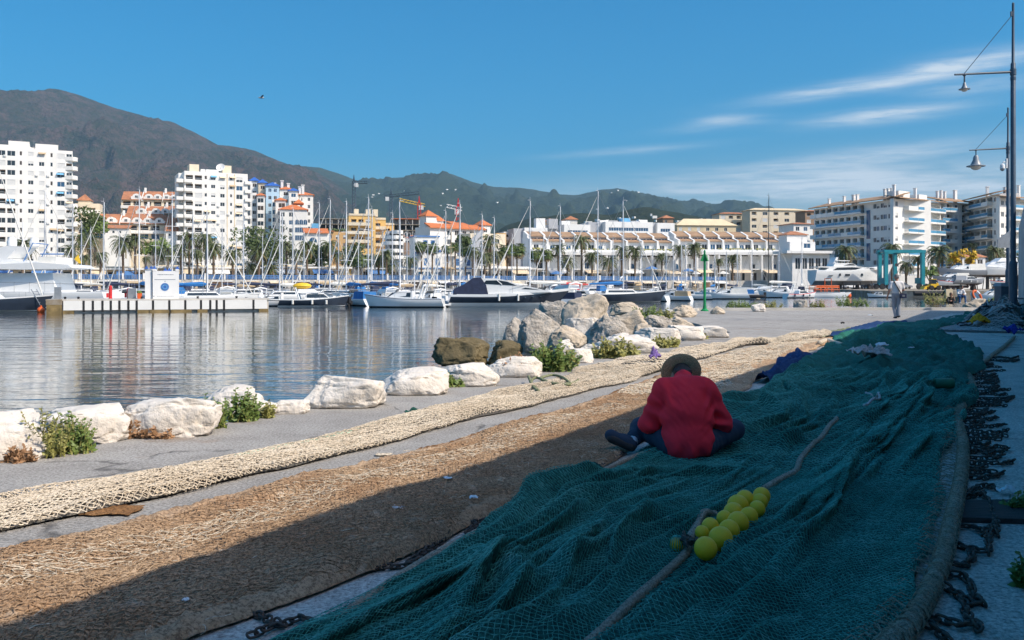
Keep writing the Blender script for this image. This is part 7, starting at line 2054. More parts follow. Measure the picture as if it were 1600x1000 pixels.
sheet('net_layer', 'net_grey', SS, TT, np.maximum(Z, .006), cn)  # dark grey under-sheet stands in for the shade seen through the mesh holes
twine('netting', 'net_cream', 1.5, 13, .0215, CLn, CRn, .0140, cream_height, .0042, .013, cn, jit=.8, wave=.05)
twine('netting', 'net_cream', 1.5, 13, .025, lambda s: CLn(s) - .03, lambda s: CRn(s) + .03, .0170, cream_height, .0042, .002, cn, jit=1.0, wave=.05, warp=.2)
twine('netting', 'net_cream', 12.9, 24.5, .050, CLn, CRn, .036, cream_height, .0095, .018, cn, jit=.5, wave=.05)
SS, TT, Z = strip(5, 9.5, .05, lambda s: CLn(s) + .02, lambda s: CLn(s) - .10, .03, lambda s, t: cream_height(s, t) * .5 + .03)
sheet('green_edge', 'lamp_glass', SS, TT, Z, cn)
for w in cn.children:
 if w.name.startswith('green_edge'):
  w.data.materials[0] = mat('mint', (.42, .60, .45), .8, .1, 3)
def st_path(px, z=.03): return [G(u, v, z) for u, v in px]
def smooth_path(pts, n=6):
 out = []; P = [pts[0]] + list(pts) + [pts[-1]]
 for i in range(1, len(P) - 2):
  for k in range(n):
   t = k / n; a, b, c, d = P[i - 1], P[i], P[i + 1], P[i + 2]
   out.append(.5 * ((2 * b) + (c - a) * t + (2 * a - 5 * b + 4 * c - d) * t * t + (3 * b - a - 3 * c + d) * t ** 3))
 return out + [Vector(pts[-1])]
def ground_z(p, extra=0.0):
 s, t = toST(p); return float(teal_height(np.array([s]), np.array([t]))[0]) + extra
def rope(name, label, px, r, m='rope_tan', cat='rope', z=.03, net=False, lobes=3, twist=None, parent=None, n=12, amp=.16, step=7, group=None):
 pts = smooth_path(st_path(px, z), step)
 if net: pts = [Vector((p.x, p.y, max(ground_z(p), .01) + r * .8)) for p in pts]
 # resample finely enough for the lay of the rope to show
 q = [pts[0]]
 for a, b in zip(pts, pts[1:]):
  k = max(1, int((b - a).length / (r * .9)))
  q += [a + (b - a) * (i + 1) / k for i in range(k)]
 mb = MB(); mb.path(q, r, n, 0, True, twist or (2 * PI * 1.0 / (r * 2.6)), lobes, amp)
 o = mb.build(name, M[m], parent, smooth='all')
 if parent is None: tag(o, label, cat, group)
 return o
rope('ground_rope', 'thick wrapped tan ground rope edging the right side of the teal net', [(1380, 1015), (1432, 960), (1470, 880), (1488, 810), (1502, 740), (1504, 690), (1496, 655), (1502, 636), (1520, 612), (1515, 590), (1503, 577), (1512, 570), (1535, 566), (1552, 553), (1570, 540), (1585, 526)], .036, z=.05, amp=.05, n=14)
# lashings round the ground rope
lash = empty('net_lashing', (0, 0, 0), 0, 'pale twine lashings knotting the teal net to the right ground rope', 'lashing')
mb = MB(); pp = smooth_path(st_path([(1380, 1015), (1432, 960), (1470, 880), (1488, 810), (1502, 740), (1504, 690), (1496, 655), (1502, 636), (1520, 612), (1515, 590), (1503, 577), (1512, 570), (1535, 566)], .05), 14)
for i, p in enumerate(pp[1:-1]):
 d = (pp[i + 2] - pp[i]).normalized(); x = d.cross(Vector((0, 0, 1))).normalized(); y = Vector((0, 0, 1))
 for j in range(2):
  o = p + d * random.uniform(-.05, .05); k = random.uniform(-.5, .5)
  ring = [o + d * k * .04 * a / 6 + (x * math.cos(2 * PI * a / 8) + y * math.sin(2 * PI * a / 8)) * .046 for a in range(9)]
  mb.path(ring, .003, 4, 0, False)
  e = o - x * .045
  mb.path([e, e - x * random.uniform(.03, .09) + d * random.uniform(-.04, .04) + y * random.uniform(0, .03), e - x * random.uniform(.08, .15) + d * random.uniform(-.06, .06) - y * .03], .003, 4, 0, False)
o = mb.build('twine', M['rope_tan'], lash); o['kind'] = 'stuff'
rope('head_rope', 'heavy twisted rope running up to the yellow floats from the bottom', [(915, 1015), (985, 950), (1040, 900), (1072, 868), (1082, 838), (1100, 812), (1118, 806)], .020, net=True, amp=.20)
rope('head_rope', 'rope leading away from the yellow floats over the teal net', [(1194, 768), (1222, 750), (1244, 738), (1252, 718), (1272, 700), (1290, 682), (1307, 665)], .021, net=True, amp=.14)
rope('thin_rope', 'short thin pale rope loop on the teal net near the white tangle', [(1353, 622), (1368, 630), (1375, 638), (1366, 644), (1350, 650)], .014, 'net_pale', net=True)
rope('edge_rope', 'tan rope edging the left side of the teal net in the shade', [(465, 1020), (560, 945), (650, 885), (740, 835), (830, 790), (910, 752), (985, 716), (1040, 700)], .021, z=.03, amp=.10)
rope('green_rope', 'coiled olive green rope lying on the cream net', [(826, 588), (832, 603), (842, 611), (830, 598), (838, 590), (862, 598), (890, 601), (880, 590), (862, 586), (845, 592), (870, 600), (896, 598), (903, 594)], .017, 'rope_olive', z=.09)
rope('net_rope', 'rope end sticking out of the far end of the brown net', [(1280, 536), (1292, 532), (1305, 536), (1318, 540)], .05, 'net_cream', z=.08)
# ---- yellow floats
FL = [(1102.5, 857, 36), (1126, 842, 38), (1139, 829, 34), (1110, 823, 28), (1097, 832, 22), (1132, 810, 25), (1153, 817, 35), (1146, 801, 31), (1170, 807, 29), (1153, 790, 33), (1183, 795, 25), (1164, 781, 30), (1187, 784, 25), (1190, 775, 27)]
flm = MB()
prof = [(.012, -.98), (.10, -.99)] + [(math.sin(PI * i / 14), -math.cos(PI * i / 14)) for i in range(1, 14)] + [(.10, .99), (.012, .98)]
prof = [(r * 1.0 + (.035 if abs(z) < .02 else 0), z) for r, z in prof]
fme = flm.lathe(prof, 20).mesh('float', M['float_yellow'], True)
flab = ['nearest yellow float at the front of the bunch, its rope hole showing', 'large yellow float second from the front of the bunch', 'yellow float third along the right row of the bunch', 'yellow float under the twisted rope, left of the row', 'small half hidden yellow float below the twisted rope', 'yellow float just beyond the twisted rope end', 'yellow float fourth along the right row', 'yellow float in the middle of the left row', 'yellow float at the right row beside the fold', 'yellow float third from the far end of the left row', 'half covered yellow float next to the far fold', 'yellow float second from the far end of the left row', 'half covered yellow float just before the last one', 'farthest yellow float where the rope leaves the bunch']
for (u, v, d), lab in zip(FL, flab):
 # height over the quay: rest on the net below
 Y = (EYE - .13) * F / (v - HZ); r = d / 2 / F * Y
 p = W(u, v, Y)
 o = link_obj('yellow_float', fme, None, tuple(p), (R(78), random.uniform(-.3, .3), R(-32) + random.uniform(-.2, .2)))
 o.scale = (r, r, r * .96); tag(o, lab, 'float', 'yellow floats bunched on the teal net')
p = W(1058, 850, (EYE - .07) * F / (850 - HZ))
o = link_obj('yellow_float', fme, None, tuple(p), (1, 0, .3)); o.scale = (.038, .038, .038); tag(o, 'yellow float caught under green meshes left of the twisted rope', 'float', 'yellow floats bunched on the teal net')
mb = MB()
for k in range(10):
 a = PI * k / 10
 mb.path([(p.x + .043 * math.cos(a) * math.cos(b), p.y + .043 * math.sin(a) * math.cos(b), p.z + .043 * math.sin(b)) for b in np.linspace(-.5, PI + .5, 9)], .0022, 3, 0, False)
o = mb.build('float_netting', M['twine_teal'], net); o['kind'] = 'stuff'
# knot where rope, lashing and floats meet
mb = MB(); c = W(1075, 842, (EYE - .11) * F / (842 - HZ))
for k in range(16):
 a = random.uniform(0, 6.28); q = [c + Vector((random.gauss(0, .018), random.gauss(0, .018), random.gauss(0, .012))) for _ in range(5)]
 mb.path(smooth_path(q, 3), .006, 5, 0, False)
tag(mb.build('rope_knot', M['net_grey'], smooth=True), 'frayed grey knot lashed round the twisted rope beside the floats', 'knot')
# ---- chains
def link_mesh(L, w, r):
 mb = MB(); n = 12; pts = []
 for k in range(n + 1):
  a = 2 * PI * k / n; x = math.cos(a) * w; y = math.sin(a) * w
  pts.append((x + (L / 2 - w) * (1 if x > 1e-6 else -1 if x < -1e-6 else 0), y, 0))
 vs, fs = [], []
 for k in range(n):
  p, q = Vector(pts[k]), Vector(pts[(k + 1) % n]); pr = Vector(pts[k - 1])
  d = (q - pr).normalized(); x = d.cross(Vector((0, 0, 1))).normalized(); z = Vector((0, 0, 1))
  for j in range(5): a = 2 * PI * j / 5; vs.append(p + x * r * math.cos(a) + z * r * math.sin(a))
 for k in range(n):
  for j in range(5): fs.append((k * 5 + j, k * 5 + (j + 1) % 5, ((k + 1) % n) * 5 + (j + 1) % 5, ((k + 1) % n) * 5 + j))
 return vs, fs
LV, LF = link_mesh(.058, .0165, .0068)
def chain(label, pts, group, sc=1.0, name='chain'):
 pts = [Vector(p) for p in pts]; mb = MB(); step = .040 * sc; i = 0; acc = 0.0; n = 0
 q = [pts[0]]
 for a, b in zip(pts, pts[1:]):
  d = b - a; L = d.length; x = acc
  while x < L:
   c = a + d * (x / L); dn = d.normalized()
   roll = (PI / 2 if n % 2 else 0) + random.uniform(-.5, .5) + .4
   M3 = Matrix((dn, Vector((-dn.y, dn.x, 0)).normalized(), Vector((0, 0, 1)))).transposed() @ Matrix.Rotation(roll, 3, 'X') @ Matrix.Rotation(random.uniform(-.2, .2), 3, 'Z')
   zc = c.z + random.uniform(.0, .010)
   mb.add([M3 @ (v * sc) + Vector((c.x, c.y, zc + .016 * sc)) for v in LV], LF)
   x += step; n += 1
  acc = x - L
 o = mb.mesh(name, M['iron'], 'all', fix=False)
 return tag(link_obj(name, o), label, 'chain', group)
def chpath(px): return [G(u, v, .005) for u, v in px]
RG_ = 'rusty chains hanging from the right ground rope'
R2 = random.Random(3)
rows = [  # near chains traced loop by loop
 ([(1503, 748), (1530, 752), (1555, 748), (1568, 742)], 'chain with short straight run just above the dark timber'),
 ([(1512, 776), (1530, 765), (1548, 763), (1555, 768)], 'chain ending beside the white bag scrap'),
 ([(1508, 782), (1535, 775), (1546, 790), (1550, 808), (1558, 824)], 'chain lying across the dark timber'),
 ([(1497, 827), (1520, 828), (1538, 838), (1552, 828), (1560, 842)], 'chain forming a loop just before the dark timber'),
 ([(1492, 855), (1510, 862), (1530, 868), (1545, 868), (1544, 845), (1550, 832)], 'chain bent like a hook two loops before the timber'),
 ([(1488, 888), (1505, 890), (1520, 880), (1516, 862)], 'short chain curling back to its neighbour above the bottom pair'),
 ([(1478, 905), (1505, 905), (1516, 918), (1522, 940), (1535, 948), (1520, 950), (1505, 940), (1488, 930), (1470, 922)], 'long doubled chain loop near the bottom edge'),
 ([(1458, 972), (1480, 978), (1500, 985), (1525, 982), (1530, 992)], 'chain running right near the bottom edge'),
 ([(1505, 940), (1508, 960), (1515, 975), (1528, 985)], 'chain joining the two bottom loops'),
 ([(1452, 985), (1475, 1000), (1490, 1010)], 'lowest chain leaving the bottom edge'),
]
for px, lab in rows: chain(lab, chpath(px), RG_)
v = 742.0; k = 0
def rope_u(v): return float(np.interp(v, [536, 566, 570, 577, 590, 612, 636, 655, 690, 740], [1576, 1536, 1514, 1506, 1518, 1523, 1506, 1500, 1507, 1506]))
while v > 556:
 u0 = rope_u(v) + 4; sc_ = (v - HZ) / 260.0
 ln = R2.uniform(30, 78) * (.55 + .45 * sc_)
 px = [(u0, v), (u0 + ln * .4, v + R2.uniform(-3, 3) * sc_), (u0 + ln * .75, v + R2.uniform(-4, 4) * sc_), (u0 + ln, v + R2.uniform(-5, 3) * sc_)]
 if R2.random() < .55: px += [(u0 + ln * .8, v + R2.uniform(4, 8) * sc_), (u0 + ln * .35, v + R2.uniform(3, 7) * sc_)]
 nth = str(k + 1) + ('th' if 3 < (k + 1) % 100 < 21 else {1: 'st', 2: 'nd', 3: 'rd'}.get((k + 1) % 10, 'th'))
 chain(nth + ' rusty chain end beyond the dark timber, counted along the rope toward the net pile', chpath(px), 'close row of chains beyond the near loops')
 v -= R2.uniform(5.5, 9.0) * (.35 + .65 * sc_); k += 1
LG = 'dark chains strung along the gap between brown and teal nets'
for px, lab in (([(395, 1000), (430, 985), (470, 972), (500, 985)], 'chain in the gap between the nets nearest the bottom edge'),
    ([(440, 985), (400, 965), (410, 945), (450, 925), (480, 918), (520, 905)], 'chain looping over the brown net edge low down'),
    ([(520, 905), (560, 895), (600, 892), (640, 888), (652, 880)], 'chain in the gap midway up to the white scrap'),
    ([(640, 882), (690, 850), (730, 820), (745, 826), (728, 838), (750, 835)], 'knotted chain clump midway along the gap'),
    ([(735, 822), (770, 812), (800, 808), (830, 792), (870, 770)], 'chain in the gap before the seated man'),
    ([(870, 775), (900, 755), (915, 745), (905, 738), (930, 738), (950, 722), (975, 712)], 'chain heap beside the seated man\'s shoe')):
 chain(lab, chpath(px), LG, .85)
# ---- odds and ends on the nets
mb = MB(); mb.lathe([(.055, 0), (.062, .01), (.062, .20), (.055, .21), (.045, .205), (.045, .02)], 18)
c = G(1474, 610, .10); tag(mb.build('net_roller', mat('roller_green', (.01, .16, .09), .5, .2, 6), None, (c.x - .10, c.y, ground_z(c, .07)), (R(90), 0, R(88)), True), 'short green cylinder roller lying on the teal net', 'roller')
def crumple(name, label, cat, u, v, w, h, m, seed=0, z=0.05, nx=9, ny=7, tall=.6, onnet=True, parent=None):
 """crumpled scrap of cloth or plastic: a folded sheet with real thickness"""
 c = G(u, v, 0); Yc = c.y; sw, sh = w / F * Yc, h / F * Yc
 rr = np.random.default_rng(seed)
 gx, gy = np.meshgrid(np.linspace(-.5, .5, nx), np.linspace(-.5, .5, ny), indexing='ij')
 rad = np.maximum(np.abs(gx), np.abs(gy)) * 2
 X = gx * sw * (1 + .3 * (rr.random(gx.shape) - .5)); Yy = gy * sw * .7 * (1 + .3 * (rr.random(gx.shape) - .5))
 Zz = (rid2(gx * 5 + seed * 3, gy * 5 + seed, 3) - .3) * sh * tall * 2.0 * (1 - .5 * rad ** 2) + .01
 base = (ground_z(c) if onnet else 0.0)
 P = np.stack([c.x + X, c.y + Yy, np.maximum(Zz, .006) + base], -1)
 i = np.arange(nx - 1)[:, None] * ny + np.arange(ny - 1)[None, :]
 q = np.stack([i, i + ny, i + ny + 1, i + 1], -1).reshape(-1, 4)
 o = link_obj(name, np_mesh(name, P.reshape(-1, 3), q, M[m], True))
 s_ = o.modifiers.new('thickness', 'SOLIDIFY'); s_.thickness = .006
 u_ = o.modifiers.new('soft', 'SUBSURF'); u_.levels = 1; u_.render_levels = 1
 return tag(o, label, cat)
crumple('white_net_tangle', 'whitish pink tangle of net lying on the green nets', 'fishing net', 1358, 580, 58, 26, 'net_pale', 3, nx=18, ny=14, tall=1.0)
crumple('plastic_sheet', 'pale blue plastic scrap above the white tangle', 'plastic', 1378, 557, 18, 14, 'plastic_white', 4)
crumple('plastic_scrap', 'tiny white plastic scrap on the far green net', 'plastic', 1424, 560, 9, 5, 'plastic_white', 5)
crumple('plastic_bag', 'white plastic bag scrap on the concrete beyond the dark timber', 'plastic', 1574, 774, 26, 22, 'plastic_white', 6, onnet=False, tall=.8)
crumple('purple_cloth', 'purple cloth scrap standing on the cream net left of the hat', 'cloth', 1023, 576, 18, 24, 'purple_cloth', 7, onnet=False, tall=1.3)
for k, (u, v, w, lab) in enumerate(((620, 818, 22, 'white twine scrap on the shaded brown net, nearest the shade edge'), (848, 782, 12, 'small white plastic scrap in the gap before the man'), (700, 768, 14, 'white scrap at the shade\'s edge on the brown net'), (290, 968, 10, 'little white scrap low on the shaded brown net'), (740, 800, 14, 'pale scrap at the brown net\'s shaded border'), (1360, 497, 8, 'white paper scrap on the far sunlit concrete'))):
 crumple('litter_scrap', lab, 'litter', u, v, w, w * .5, 'plastic_white', 20 + k, onnet=False, tall=.9); bpy.data.objects[-1] if False else None
for o in [x for x in COL.objects if x.name.startswith('litter_scrap') or x.name.startswith('purple_cloth')]:
 o.location.z += .07
crumple('green_net_scrap', 'small green net scrap on the bare concrete above the cream net', 'fishing net', 645, 650, 26, 16, 'net_teal', 31, onnet=False, tall=.9)
crumple('green_net_scrap', 'teal net scrap under the weeds by the second white rock', 'fishing net', 172, 682, 56, 30, 'net_teal', 32, onnet=False, tall=.8)
crumple('brown_net_scrap', 'flat rusty brown net scrap on the bare strip between cream and brown nets', 'fishing net', 176, 800, 84, 8, 'net_brown_dark', 35, onnet=False, tall=.5, nx=16, ny=10)
crumple('brown_net_scrap', 'small tan net scrap on the bare strip below the green net scrap', 'fishing net', 600, 712, 26, 5, 'net_cream', 36, onnet=False, tall=.6)
crumple('yellow_bag', 'orange yellow plastic sheet bunched before the grey net pile', 'bag', 1530, 513, 34, 24, 'yellow_bag', 33, onnet=False, tall=1.1, nx=8, ny=6)
crumple('blue_bag', 'deep blue bag slumped at the foot of the sea wall', 'bag', 1583, 526, 26, 22, 'blue_bag', 34, onnet=False, tall=1.3, nx=8, ny=6)
# timber let into the ground at right
a, b, c_, d_ = G(1508, 790), G(1660, 788), G(1660, 822), G(1500, 818)
mb = MB(); vs = [(*p.xy, -.02) for p in (a, b, c_, d_)] + [(*p.xy, .035) for p in (a, b, c_, d_)]
mb.add(vs, [(0, 3, 2, 1), (4, 5, 6, 7), (0, 1, 5, 4), (1, 2, 6, 5), (2, 3, 7, 6), (3, 0, 4, 7)])
tag(mb.build('timber_sleeper', M['timber']), 'dark wooden sleeper let into the concrete under the chains', 'timber')
# ---- grey net pile under the lamp post
def pile_height(s, t):
 d = ((s - 36.5) / 7.0) ** 2 + ((t + .10) / 1.45) ** 2
 return np.clip(1 - d, 0, 1) * (.62 + .6 * fbm2(s * 1.1, t * 2.4, 4)) + .02
pile = empty('net_pile', (0, 0, 0), 0, 'tangled grey and tan net pile heaped against the lamp post', 'fishing net')
SS, TT, Z = strip(28, 44, .09, lambda s: s * 0 + 1.75, lambda s: s * 0 - .45, .05, pile_height)
sheet('net_layer', 'net_grey', SS, TT, Z, pile)
twine('netting', 'net_pale', 28.5, 43, .11, lambda s: s * 0 + 1.65, lambda s: s * 0 - .40, .08, pile_height, .009, .02, pile, jit=1.4)
mb = MB()
for k in range(46):
 s, t = R2.uniform(29.5, 41), R2.uniform(-.3, 1.5); q = []
 a = R2.uniform(-.9, .5)
 for j in range(5):
  q.append(Vector((*ST(s, t).xy, float(pile_height(np.array([s]), np.array([t]))[0]) + .05 + .04 * R2.random()))); s += .45 * math.cos(a); t += .28 * math.sin(a); a += R2.uniform(-.7, .7)
 mb.path(smooth_path(q, 3), R2.uniform(.018, .04), 5, k % 2)
o = mb.build('rope_tangle', [M['net_pale'], M['black_rubber']], pile, smooth=True); o['kind'] = 'stuff'
for k, (s, t, r_, m_) in enumerate(((31.3, .75, .11, 'plastic_white'), (38.5, .2, .16, 'steel'))):
 z = float(pile_height(np.array([s]), np.array([t]))[0]); q = ST(s, t, z + r_ * .7)
 mb = MB(); mb.sphere((0, 0, 0), r_, 12, 8, 0, (1, 1, 1.2)); mb.lathe([(r_ * .25, r_ * 1.1), (r_ * .25, r_ * 1.5), (r_ * .1, r_ * 1.55)], 8)
 tag(mb.build('float', M[m_], None, tuple(q), smooth=True), ['white float beside the orange yellow sheet', 'pale blue grey float on top of the net pile'][k], 'float')
# ------------------------------------------------------------------ rocks
def rock(label, u0, v0, u1, v1, m, seed, depth=.8, base=0.0, blunt=1.0, name='rock', group=None, dy=0.0):
 """boulder filling the photo box u0..u1, v0..v1, resting at the level base"""
 c = G((u0 + u1) / 2, v1, base); Y = c.y + dy
 w, h = (u1 - u0) / F * Y * (1.2 if group and group.startswith('white') else 1.06), (v1 - v0) / F * Y * (.92 if group and group.startswith('white') else 1)
 bm = bmesh.new(); bmesh.ops.create_icosphere(bm, subdivisions=5, radius=1.0)
 P = np.array([v.co[:] for v in bm.verts]); rr = np.random.default_rng(seed)
 # squarish, then flat broken faces, then rough relief
 eg = bool(group) and group.startswith('white'); P = np.sign(P) * np.abs(P) ** (.5 if eg else .72); P /= np.max(np.abs(P), axis=0)
 for _ in range(9 if eg else 16):
  n = rr.normal(size=3); n[2] = abs(n[2]) * .8; n /= np.linalg.norm(n); k = rr.uniform(.66, .96) if eg else rr.uniform(.50, .92)
  d = P @ n - k; P = P - np.clip(d, 0, None)[:, None] * n[None, :] * .93
 q = P * 1.6 + seed * 3.7
 nr = P / (np.linalg.norm(P, axis=1, keepdims=True) + 1e-6)
 P = P + nr * (fbm3(q, 5, .6)[:, None] * (.13 if eg else .22) + fbm3(q * 4, 4, .65)[:, None] * .06 - np.clip(.16 - np.abs(fbm3(q * 1.3 + 5, 3, .5)), 0, 1)[:, None] * .55)
 P[:, 0] *= w / np.ptp(P[:, 0]); P[:, 1] *= w * depth / np.ptp(P[:, 1]); P[:, 2] *= (h * 1.12) / np.ptp(P[:, 2])
 P[:, 0] -= (P[:, 0].max() + P[:, 0].min()) / 2; P[:, 2] -= P[:, 2].max() - h
 f = np.array([[l.index for l in fc.verts] for fc in bm.faces]); bm.free()
 me = np_mesh('rock', P, f, M[m], True)
 o = link_obj(name, me, None, (c.x, Y + w * depth * .38, base), (0, 0, 0))
 return tag(o, label, 'rock', group)
EG = 'white limestone rocks along the quay edge'; PG = 'boulders of the pile at the quay corner'
RK = [
 (-70, 640, 48, 722, 'limestone', 'white rock cut by the left edge', .8, 0), (66, 632, 182, 692, 'limestone', 'rounded white rock behind the left weeds', .7, 0),
 (176, 617, 318, 684, 'limestone', 'long white rock with brown dry weeds at its foot', .55, 0), (310, 600, 404, 655, 'limestone', 'taller white rock behind the bright green weeds', .7, -.1), (385, 624, 425, 649, 'limestone', 'small flat white rock right of the green weeds', .8, 0), (418, 625, 473, 647, 'limestone', 'low white wedge rock at a gap in the row', .7, 0),
 (480, 584, 588, 638, 'limestone', 'big lone white block with a cracked face', .75, 0), (600, 573, 692, 618, 'limestone', 'sloping white rock right of the lone block', .7, 0), (684, 566, 772, 604, 'limestone', 'flat topped white rock in the middle of the edge row', .6, 0), (764, 555, 841, 590, 'limestone', 'white rock with dry weeds just left of the green bush', .6, 0),
 (886, 543, 926, 567, 'limestone', 'square white rock right of the green bush', .7, 0), (905, 536, 950, 558, 'limestone', 'white edge rock in front of the dark faced boulder', .6, 0), (940, 522, 1022, 552, 'limestone', 'long pale rock with yellowish weeds on top', .5, 0), (1000, 510, 1062, 538, 'limestone', 'white rock of the right front row, second from the end group', .5, 0), (1046, 506, 1100, 532, 'limestone', 'broad white rock near the right end of the row', .6, 0), (1086, 508, 1138, 528, 'limestone', 'last white rock at the right end of the row', .6, 0),
 (674, 528, 762, 574, 'algae_rock', 'dark brown algae covered rock standing in the water', .7, -.9), (762, 532, 824, 574, 'algae_rock', 'second brown algae rock beside the boulder pile', .7, -.9), (846, 528, 906, 570, 'algae_rock', 'dark wet rock low in the boulder pile', .7, -.8),
 (804, 482, 896, 556, 'grey_rock', 'large rough grey boulder at the left of the pile', .8, -.6), (836, 470, 905, 520, 'grey_rock', 'grey boulder behind the large left one', .7, -.6), (880, 458, 956, 522, 'beige_rock', 'peaked pale boulder topping the pile', .7, -.5), (856, 508, 916, 545, 'beige_rock', 'rounded beige boulder in the middle of the pile', .7, -.2),
 (884, 496, 948, 540, 'limestone', 'pale broken boulder beside the beige one', .7, -.4), (918, 492, 985, 545, 'grey_rock', 'dark faced grey boulder in the pile\'s centre', .8, -.3), (952, 484, 1016, 535, 'beige_rock', 'pale boulder right of the dark faced one', .7, -.2), (954, 472, 1004, 494, 'beige_rock', 'flat slab lying behind the pile', .6, -.2), (1000, 492, 1052, 518, 'grey_rock', 'grey rubble rock on the right of the pile', .7, 0), (1040, 494, 1085, 516, 'beige_rock', 'low pale rubble rock before the concrete tip', .7, 0), (990, 505, 1030, 528, 'beige_rock', 'small beige rock in the right of the pile', .8, 0), (946, 520, 985, 546, 'limestone', 'white rock at the pile\'s foot', .8, 0), (785, 495, 830, 548, 'grey_rock', 'grey boulder at the waterline left of the pile', .8, -.9), (866, 530, 900, 556, 'limestone', 'small pale rock under the beige boulder', .8, -.1),
 (1050, 476, 1092, 496, 'beige_rock', 'weathered rock at the foot of the green beacon', .7, 0), (1112, 478, 1134, 491, 'beige_rock', 'small rock right of the green beacon', .8, 0), (1176, 474, 1200, 487, 'limestone', 'flat white rock on the far kerb', .8, 0), (1242, 468, 1264, 484, 'grey_rock', 'dark pointed rock on the far kerb', .8, 0), (1511, 466, 1548, 484, 'beige_rock', 'rubble rock beside the seated pair', .8, 0),
]
for i, (u0, v0, u1, v1, m, lab, dp, bs) in enumerate(RK):
 rock(lab, u0, v0, u1, v1, m, i + 2, dp, bs, group=EG if m == 'limestone' and i < 16 else PG if 16 <= i < 33 else None)
# ---- weeds
def weed(label, u, v, w, h, m='leaf', seed=0, n=26, base=0.0, name='weed', lsz=1.0, group='weeds growing among the rocks'):
 v += 6 * (v - HZ) / 200; c = G(u, v, base); Y = c.y; sw, sh = w / F * Y, 1.45 * h / F * Y
 rr = random.Random(seed); r = empty(name, tuple(c), 0, label, 'plant', group)
 st, lf = MB(), MB()
 for k in range(n):
  a = rr.uniform(0, 6.28); ro = sw * .5 * math.sqrt(rr.random()); x0, y0 = ro * math.cos(a), ro * math.sin(a) * .5
  hh = sh * rr.uniform(.45, 1.0) * (1 - .4 * ro / (sw * .5)); dx, dy = rr.uniform(-.25, .25) * sh, rr.uniform(-.25, .25) * sh
  pts = [Vector((x0, y0, 0)), Vector((x0 + dx * .4, y0 + dy * .4, hh * .5)), Vector((x0 + dx, y0 + dy, hh))]
  st.path(pts, [.006, .005, .002], 4)
  for j in range(24):
   f = .10 + .90 * j / 23; b = pts[0].lerp(pts[1], f * 2) if f < .5 else pts[1].lerp(pts[2], f * 2 - 1)
   d = Vector((rr.gauss(0, 1), rr.gauss(0, 1), rr.gauss(.25, .6))).normalized(); s = (.011 + .019 * rr.random()) * lsz * (1.2 - .5 * f)
   x = d.orthogonal().normalized(); e = b + d * s * 1.9
   lf.add([b, b + d * s + x * s * .55, e, b + d * s - x * s * .55], [(0, 1, 2, 3)])
 st.build('stem', M['dry_weed' if m == 'dry_weed' else 'leaf_yellow'], r)
 link_obj('leaves', lf.mesh('leaves', [M[m]], fix=False), r)
for i, (u, v, w, h, m, n, lab) in enumerate((
  (70, 706, 62, 62, 'leaf_yellow', 34, 'tall yellowish weed at the far left between white rocks'), (116, 700, 60, 56, 'leaf', 40, 'bushy green weed beside the teal net scrap'), (30, 714, 40, 20, 'dry_weed', 22, 'dry brown weed at the foot of the leftmost rock'), (162, 676, 34, 30, 'leaf_yellow', 18, 'thin weed above the teal net scrap'),
  (235, 676, 90, 22, 'dry_weed', 40, 'low dry brown weeds along the long white rock'), (296, 666, 44, 34, 'dry_weed', 34, 'dense dry brown weed left of the bright green weeds'), (330, 662, 46, 42, 'leaf', 40, 'bright green leafy weed, left of a pair'), (378, 652, 50, 40, 'leaf', 40, 'bright green leafy weed, right of a pair'), (418, 647, 18, 22, 'leaf_yellow', 10, 'small sprig right of the green pair'),
  (578, 624, 36, 16, 'leaf_yellow', 18, 'yellow green tuft at the lone block\'s foot'), (700, 600, 34, 18, 'leaf', 18, 'little green tuft in the middle of the edge row'), (676, 606, 20, 12, 'leaf_yellow', 10, 'tiny tuft left of the middle tuft'), (806, 584, 52, 28, 'dry_weed', 34, 'dry reddish weeds left of the green bush'), (862, 576, 70, 40, 'leaf', 60, 'full green bush at the foot of the boulder pile'), (880, 572, 40, 28, 'leaf_yellow', 26, 'yellow green weed right in front of the green bush'),
  (962, 556, 64, 26, 'leaf_yellow', 40, 'grassy weed before the pale long rock'), (1036, 540, 50, 14, 'leaf_yellow', 26, 'low yellow weed before the right row'), (1090, 527, 26, 8, 'leaf_yellow', 12, 'small tuft at the right end of the row'),
  (1012, 500, 44, 22, 'leaf', 40, 'green plant behind the boulder pile'), (1040, 498, 30, 16, 'leaf_yellow', 22, 'yellow plant right behind the boulder pile'), (1158, 482, 52, 13, 'leaf', 40, 'dark green plants on the far kerb right of the beacon'), (1205, 481, 30, 11, 'leaf_yellow', 20, 'sparse plants on the far kerb'), (1328, 478, 56, 15, 'leaf', 46, 'thick green plants on the far kerb before the water'), (1278, 480, 26, 12, 'leaf_yellow', 18, 'thin weeds on the far kerb left of the thick plants'), (1462, 475, 40, 20, 'leaf_yellow', 30, 'tall dry grass left of the seated pair'), (1552, 474, 20, 10, 'leaf', 14, 'green tuft right of the rubble rock'),
  (1592, 790, 22, 26, 'leaf', 16, 'small green plant at the right edge beyond the timber'), (1602, 905, 26, 46, 'leaf', 24, 'green plant at the right edge before the timber'))):
 weed(lab, u, v, w, h, m, i + 50, n, lsz=max(1.0, min(2.6, 260.0 / (v - HZ))))
